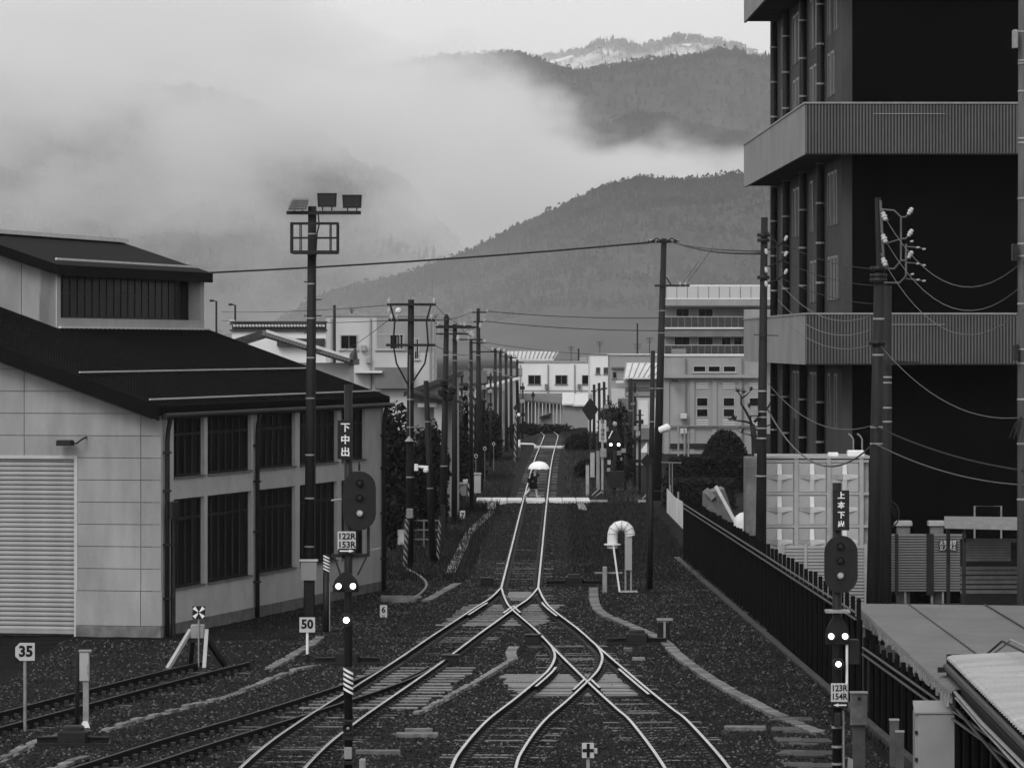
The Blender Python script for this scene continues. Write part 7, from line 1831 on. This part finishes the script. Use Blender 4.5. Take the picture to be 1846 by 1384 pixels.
for ch, y in zip('第2場兼用', (761, 768.5, 776, 783.5, 791)): letters(ch, .2, m_ink, nb, PX(1086.5, v), v - .056, PZ(y, v), bold=.004)
MB().tube([(PX(1086, v), v, -.3), (PX(1086, v), v, PZ(757, v))], .06, 8).build('post', m_conc, t)
MB().bbox(PX(1082, v), PX(1093, v), v - .15, v - .02, PZ(824, v), PZ(808, v), .015).build('box', m_steel, t)
# assorted equipment posts at the right end of the crossing
G = 'equipment posts at the right of the crossing'
for px, y0, y1, w, v, m, lab in ((1068, 815, 860, 4, 240, m_tank, 'pale twin case on a post at the right end of the crossing'), (1059, 838, 900, 3, 231, m_conc, 'small pale post nearest the right end of the deck'),
                                 (1078, 812, 880, 3, 238, m_steel, 'slim grey post beside the pale twin case'), (1050, 772, 800, 8, 330, m_black, 'square black cabinet beside the far crossing')):
    t = thing('equipment_post', lab, 'equipment post', (PX(px, v), v, -.3), group=G)
    MB().bbox(PX(px - w, v), PX(px + w, v), v - .12, v + .12, PZ(y1, v), PZ(y0, v), .02).build('case', m, t)
    MB().bbox(PX(px - w * 1.1, v), PX(px + w * 1.1, v), v - .14, v + .14, PZ(y0, v) + .001, PZ(y0, v) + .06, .01).build('lid', m_dark, t)
    MB().tube([(PX(px, v), v, -.3), (PX(px, v), v, PZ(y1, v))], .05, 8).build('post', m_dark, t)
v = 231
for (a, ya, c, yc, lab) in ((1066, 893, 1080, 880, 'upper pale barrier arm stub folded by the crossing deck'), (1068, 898, 1084, 886, 'lower pale barrier arm stub folded by the crossing deck')):
    o = MB().bar((PX(a, v), v - .3, PZ(ya, v)), (PX(c, v), v - .3, PZ(yc, v)), .12, .05).build('barrier_pole', m_tank, None); o['label'] = lab; o['category'] = 'barrier'
for px, v, y0, w, lab in ((1144, 248, 690, 5, 'dark slim post right of the grey pole'), (1100, 250, 742, 4, 'thin post behind the narrow white name board'), (1127, 240, 770, 4, 'thin post between the shunting signal and the grey pole'),
                          (1153, 236, 738, 5, 'dark post before the lean-to'), (1096, 262, 712, 3.5, 'thin post just right of the largest black diamond board')):
    t = thing('signal_post', lab, 'post', (PX(px, v), v, -.3), group='slim posts right of the crossing')
    s = v / F; MB().tube([(PX(px, v), v, -.3), (PX(px + .5, v), v, PZ(y0, v))], w * s / 2, 8).build('post', m_pole, t, True)
    r_ = random.Random(px)
    for k in range(4):
        y = y0 + 18 + k * r_.uniform(16, 26); d = r_.choice((-1, 1)); MB().bbox(PX(px - 4 + 3 * d, v), PX(px + 4 + 3 * d, v), v - .2, v - .06, PZ(y + r_.uniform(4, 9), v), PZ(y, v), .015).build('fitting', r_.choice((m_steel, m_black, m_black, m_gr2)), t)
    MB().bar((PX(px - 6, v), v - .1, PZ(y0 + 10, v)), (PX(px + 7, v), v - .1, PZ(y0 + 10, v)), .05).build('crossarm', m_dark, t)
v = 228; t = thing('pipe_railing', 'thin dark pipe railing running right from the crossing', 'railing', (PX(1150, v), v, -.3))
b = MB().tube([(PX(1082, v), v, PZ(884, v)), (PX(1245, v), v - 4, PZ(886, v - 4))], .03, 6)
b.tube([(PX(1082, v), v, PZ(902, v)), (PX(1170, v), v, PZ(902, v))], .025, 6); b.build('rail', m_dark, t)
for px in (1092, 1108, 1124, 1140, 1156, 1172): MB().tube([(PX(px, v), v, -.3), (PX(px, v), v, PZ(883, v))], .03, 6).build('post', m_dark, t)
MB().bar((PX(1144, v), v + .1, PZ(915, v)), (PX(1168, v), v + .1, PZ(888, v)), .08).build('brace', m_steel, t)
MB().bar((PX(1060, v), v, -.2), (PX(1095, v), v, -.2), .12).build('kerb_bar', m_conc, t)
MB().bar((PX(1150, v), v, -.2), (PX(1168, v), v, -.2), .12).build('kerb_bar', m_conc, t)
# concrete ramp, handrail and white tank behind the fence
v = 180; t = thing('ramp', 'sloping concrete ramp with a white handrail behind the fence', 'ramp', (PX(1310, v), v, -.3))
MB().prism([(PX(1272, v), -.3), (PX(1340, v), -.3), (PX(1306, v), PZ(880, v)), (PX(1272, v), PZ(890, v))], 'y', v, v + 3).build('wall', m_concdark, t)
MB().tube([(PX(1290, v), v - .05, PZ(876, v)), (PX(1325, v), v - .05, PZ(940, v))], .07, 8).build('handrail', m_white, t)
MB().bar((PX(1272, v), v - .05, PZ(882, v)), (PX(1286, v), v - .05, PZ(898, v)), .22).build('coping', m_steel, t)
v = 160; t = thing('white_drum', 'rounded white drum half hidden behind the fence by the office pole', 'drum', (PX(1342, v), v, -.3))
MB().lathe([(.42, 0), (.42, PZ(940, v) + .3), (.36, PZ(930, v) + .3), (.2, PZ(924, v) + .3), (.02, PZ(922, v) + .3)], (PX(1345, v), v, -.3), (0, 0, 1), 20).build('drum_body', m_white, t, True)
# street railing and parking posts by the hedge
for px, y, lab in ((1223, 786, 'leftmost bare stake by the concrete building'), (1234, 794, 'middle bare stake by the concrete building'), (1241, 800, 'short bare stake by the concrete building')):
    v = 262; t = thing('stake', lab, 'stake', (PX(px, v), v, -.3), group='stakes by the hedge')
    MB().tube([(PX(px, v), v, -.3), (PX(px, v), v, PZ(y - 20, v))], .05, 6).build('post', m_steel, t)
    MB().lathe([(.055, 0), (.06, .02), (.02, .06)], (PX(px, v), v, PZ(y - 20, v)), (0, 0, 1), 8).build('cap', m_steel, t)
v = 215; t = thing('small_gallows', 'small grey T-shaped frame at the left end of the hedge', 'frame', (PX(1208, v), v, -.3))
MB().bar((PX(1192, v), v, PZ(833, v)), (PX(1229, v), v, PZ(834, v)), .06).build('beam', m_gr2, t)
for px in (1207, 1212): MB().bar((PX(px, v), v, -.3), (PX(px, v), v, PZ(834, v)), .05).build('leg', m_gr2, t)
# low wall, box and curved hose by the shed corner
v = 176; t = thing('low_wall', 'low pale block wall with a dark rail behind the shed corner', 'wall', (PX(735, v), v, -.3))
MB().bbox(PX(700, v), PX(772, v), v, v + .3, -.35, PZ(985, v), .02).build('wall', mat('low_wall_concrete', .25, .8, .2, var=.3), t)
for y in (938, 955, 972): MB().bar((PX(700, v), v + .1, PZ(y, v)), (PX(790, v), v + .1, PZ(y, v)), .05).build('rail', m_gr2, t)
for px in (704, 728, 764): MB().bar((PX(px, v), v + .1, -.3), (PX(px, v), v + .1, PZ(936, v)), .06).build('post', m_gr2, t)
MB().bbox(PX(717, v), PX(729, v), v - .2, v - .01, PZ(981, v), PZ(954, v), .02).build('meter_box', m_wh2, t)
z = -.13; pp = [(690, 1082), (735, 1080), (755, 1072), (768, 1058), (766, 1046), (750, 1034), (735, 1026)]
b = MB().tube([(PX(px, GV(y, z)), GV(y, z), z) for px, y in spline(pp, 3)], .045, 8); o = b.build('ground_hose', mat('pale_hose', .16, .6, .3, var=.3), None, True); o['label'] = 'curved pale hose on the ground beside the shed corner'; o['category'] = 'hose'
v = GV(1085); t = thing('well_ring', 'low round dark well cover beside the shed corner', 'well cover', (PX(718, v), v, -.3))
MB().lathe([(.55, 0), (.55, .25), (.48, .27), (.46, .2)], (PX(718, 138), 138, -.3), (0, 0, 1), 20).build('ring', m_concdark, t, True)
MB().lathe([(.44, 0), (.44, .06)], (PX(718, 138), 138, -.13), (0, 0, 1), 18).build('cover', m_black, t, True)

# ================================================================ PERSON WITH UMBRELLA
v = 226.0
m_coat = mat('dark_coat', .010, .9, .05, var=.3); m_skin = mat('skin', .5, .6, .3, var=.08); m_hair = mat('black_hair', .01, .6, .2, var=.2); m_shoe = mat('pale_shoe', .3, .6, .2, var=.1)
t = thing('person', 'person in dark jacket and skirt striding over the crossing under a white umbrella', 'person', (PX(961, v), v, 0))
def J(px, y, d=0.0): return PT(px, y, v + d)
joints = {'pelvis': (J(961, 873), .115), 'waist': (J(961.5, 866), .105), 'chest': (J(963, 857), .125), 'neck': (J(965, 849.5), .05), 'head': (J(966, 843.5), .088), 'crown': (J(966, 840.5), .075),
          'hipL': (J(959.5, 874, -.07), .085), 'kneeL': (J(953, 884, -.07), .055), 'ankL': (J(944.5, 893.5, -.07), .036), 'toeL': (J(948.5, 895.5, -.08), .028),
          'hipR': (J(963, 874, .07), .085), 'kneeR': (J(967, 884.5, .07), .055), 'ankR': (J(967.5, 894, .07), .036), 'toeR': (J(973, 895.5, .07), .028),
          'shL': (J(961, 853, -.15), .05), 'elL': (J(957, 861, -.2), .038), 'haL': (J(961, 868, -.22), .03),
          'shR': (J(965, 853, .14), .05), 'elR': (J(971, 858, .12), .038), 'haR': (J(971.5, 851, .02), .032)}
edges = [('pelvis', 'waist'), ('waist', 'chest'), ('chest', 'neck'), ('neck', 'head'), ('head', 'crown'), ('pelvis', 'hipL'), ('hipL', 'kneeL'), ('kneeL', 'ankL'), ('ankL', 'toeL'), ('pelvis', 'hipR'), ('hipR', 'kneeR'), ('kneeR', 'ankR'), ('ankR', 'toeR'),
         ('chest', 'shL'), ('shL', 'elL'), ('elL', 'haL'), ('chest', 'shR'), ('shR', 'elR'), ('elR', 'haR')]
names = list(joints)
me = bpy.data.meshes.new('body'); off = WL[t.name]
me.from_pydata([tuple(a - b for a, b in zip(joints[n][0], off)) for n in names], [(names.index(a), names.index(b)) for a, b in edges], [])
bo = bpy.data.objects.new('body', me); COL.objects.link(bo)
sk = bo.modifiers.new('skin', 'SKIN'); 
if not me.skin_vertices: pass
for i, n in enumerate(names):
    rr = joints[n][1]; me.skin_vertices[0].data[i].radius = (rr, rr)
me.skin_vertices[0].data[0].use_root = True
sb = bo.modifiers.new('sub', 'SUBSURF'); sb.levels = 1; sb.render_levels = 1
bpy.context.view_layer.update()
m2 = bpy.data.meshes.new_from_object(bo.evaluated_get(bpy.context.evaluated_depsgraph_get()))
bo.modifiers.clear(); bo.data = m2; bo.parent = t; m2.materials.clear(); m2.materials.append(m_skin); m2.materials.append(m_hair)
m2.polygons.foreach_set('use_smooth', [True] * len(m2.polygons)); WL[bo.name] = off
c = J(963, 860)
MB().lathe([(.235, -.25), (.2, -.12), (.165, .02), (.175, .14), (.165, .28), (.09, .36), (.06, .38)], J(961.8, 869), (.1, 0, 1), 14).build('jacket', m_coat, t, True)
MB().lathe([(.24, -.10), (.2, 0), (.15, .1)], J(961, 877.5), (-.05, 0, 1), 14).build('skirt', m_coat, t, True)
for a, b_, c_, s0 in (('shL', 'elL', 'haL', .062), ('shR', 'elR', 'haR', .062)):
    MB().tube([joints[a][0], joints[b_][0], Vector(joints[b_][0]).lerp(Vector(joints[c_][0]), .8)], [s0, .052, .042], 8).build('sleeve', m_coat, t, True)
MB().lathe([(.02, -.1), (.085, -.06), (.1, 0), (.095, .06), (.05, .1), (.01, .11)], J(965.3, 842.5), (-.2, .2, 1), 12).build('hair', m_hair, t, True)
for a in ('L', 'R'):
    p, q = Vector(joints['ank' + a][0]), Vector(joints['toe' + a][0]); MB().tube([p - Vector((.05, 0, .02)), p.lerp(q, .5) - Vector((0, 0, .01)), q + Vector((.05, 0, -.005))], [.042, .045, .03], 8).build('shoe', m_shoe, t, True)
t = thing('shoulder_bag', 'dark shoulder bag at the hip of the walking person', 'bag', J(954, 866, -.25))
MB().bbox(PX(951, v), PX(958, v), v - .34, v - .24, PZ(870, v), PZ(861, v), .03).build('bag_body', m_coat, t)
MB().tube([J(952, 862, -.28), J(957, 853, -.2), J(962, 850.5, -.1)], .012, 5).build('strap', m_black, t)
t = thing('umbrella', 'white umbrella held over the person on the crossing', 'umbrella', J(972, 845))
cx, cy_, cz = J(971.5, 846)
cm = MB(); N = 8; ringn = 6; rad = .52; hgt = .40
m_umb = mat('white_umbrella_cloth', .85, .5, .3, var=.04)
for i in range(ringn + 1):
    q = i / ringn; r_ = rad * math.sin(q * math.pi / 2); z = cz + hgt * math.cos(q * math.pi / 2)
    for k in range(N * 3):
        a = 2 * math.pi * k / (N * 3); kk = k % 3
        dr = 1 - (.05 * q if kk else 0); dz = .035 * q * q if kk else 0
        cm.v.append((cx + r_ * dr * math.cos(a), cy_ + r_ * dr * math.sin(a), z + dz))
for i in range(ringn):
    for k in range(N * 3): cm.f.append((i * N * 3 + k, i * N * 3 + (k + 1) % (N * 3), (i + 1) * N * 3 + (k + 1) % (N * 3), (i + 1) * N * 3 + k))
cm.build('canopy', m_umb, t, False)
MB().tube([(cx, cy_, cz + hgt + .06), (cx, cy_, cz - .2)], .012, 6).build('shaft', m_steel, t)
MB().tube([(cx, cy_, cz - .2), (cx, cy_, cz - .28), (cx + .03, cy_, cz - .31), (cx + .06, cy_, cz - .28)], .018, 6).build('handle', m_black, t)
for k in range(N):
    a = 2 * math.pi * k / N; MB().tube([(cx, cy_, cz + hgt - .02), (cx + rad * .6 * math.cos(a), cy_ + rad * .6 * math.sin(a), cz + hgt * .72), (cx + rad * .98 * math.cos(a), cy_ + rad * .98 * math.sin(a), cz)], .006, 4).build('rib', m_steel, t)
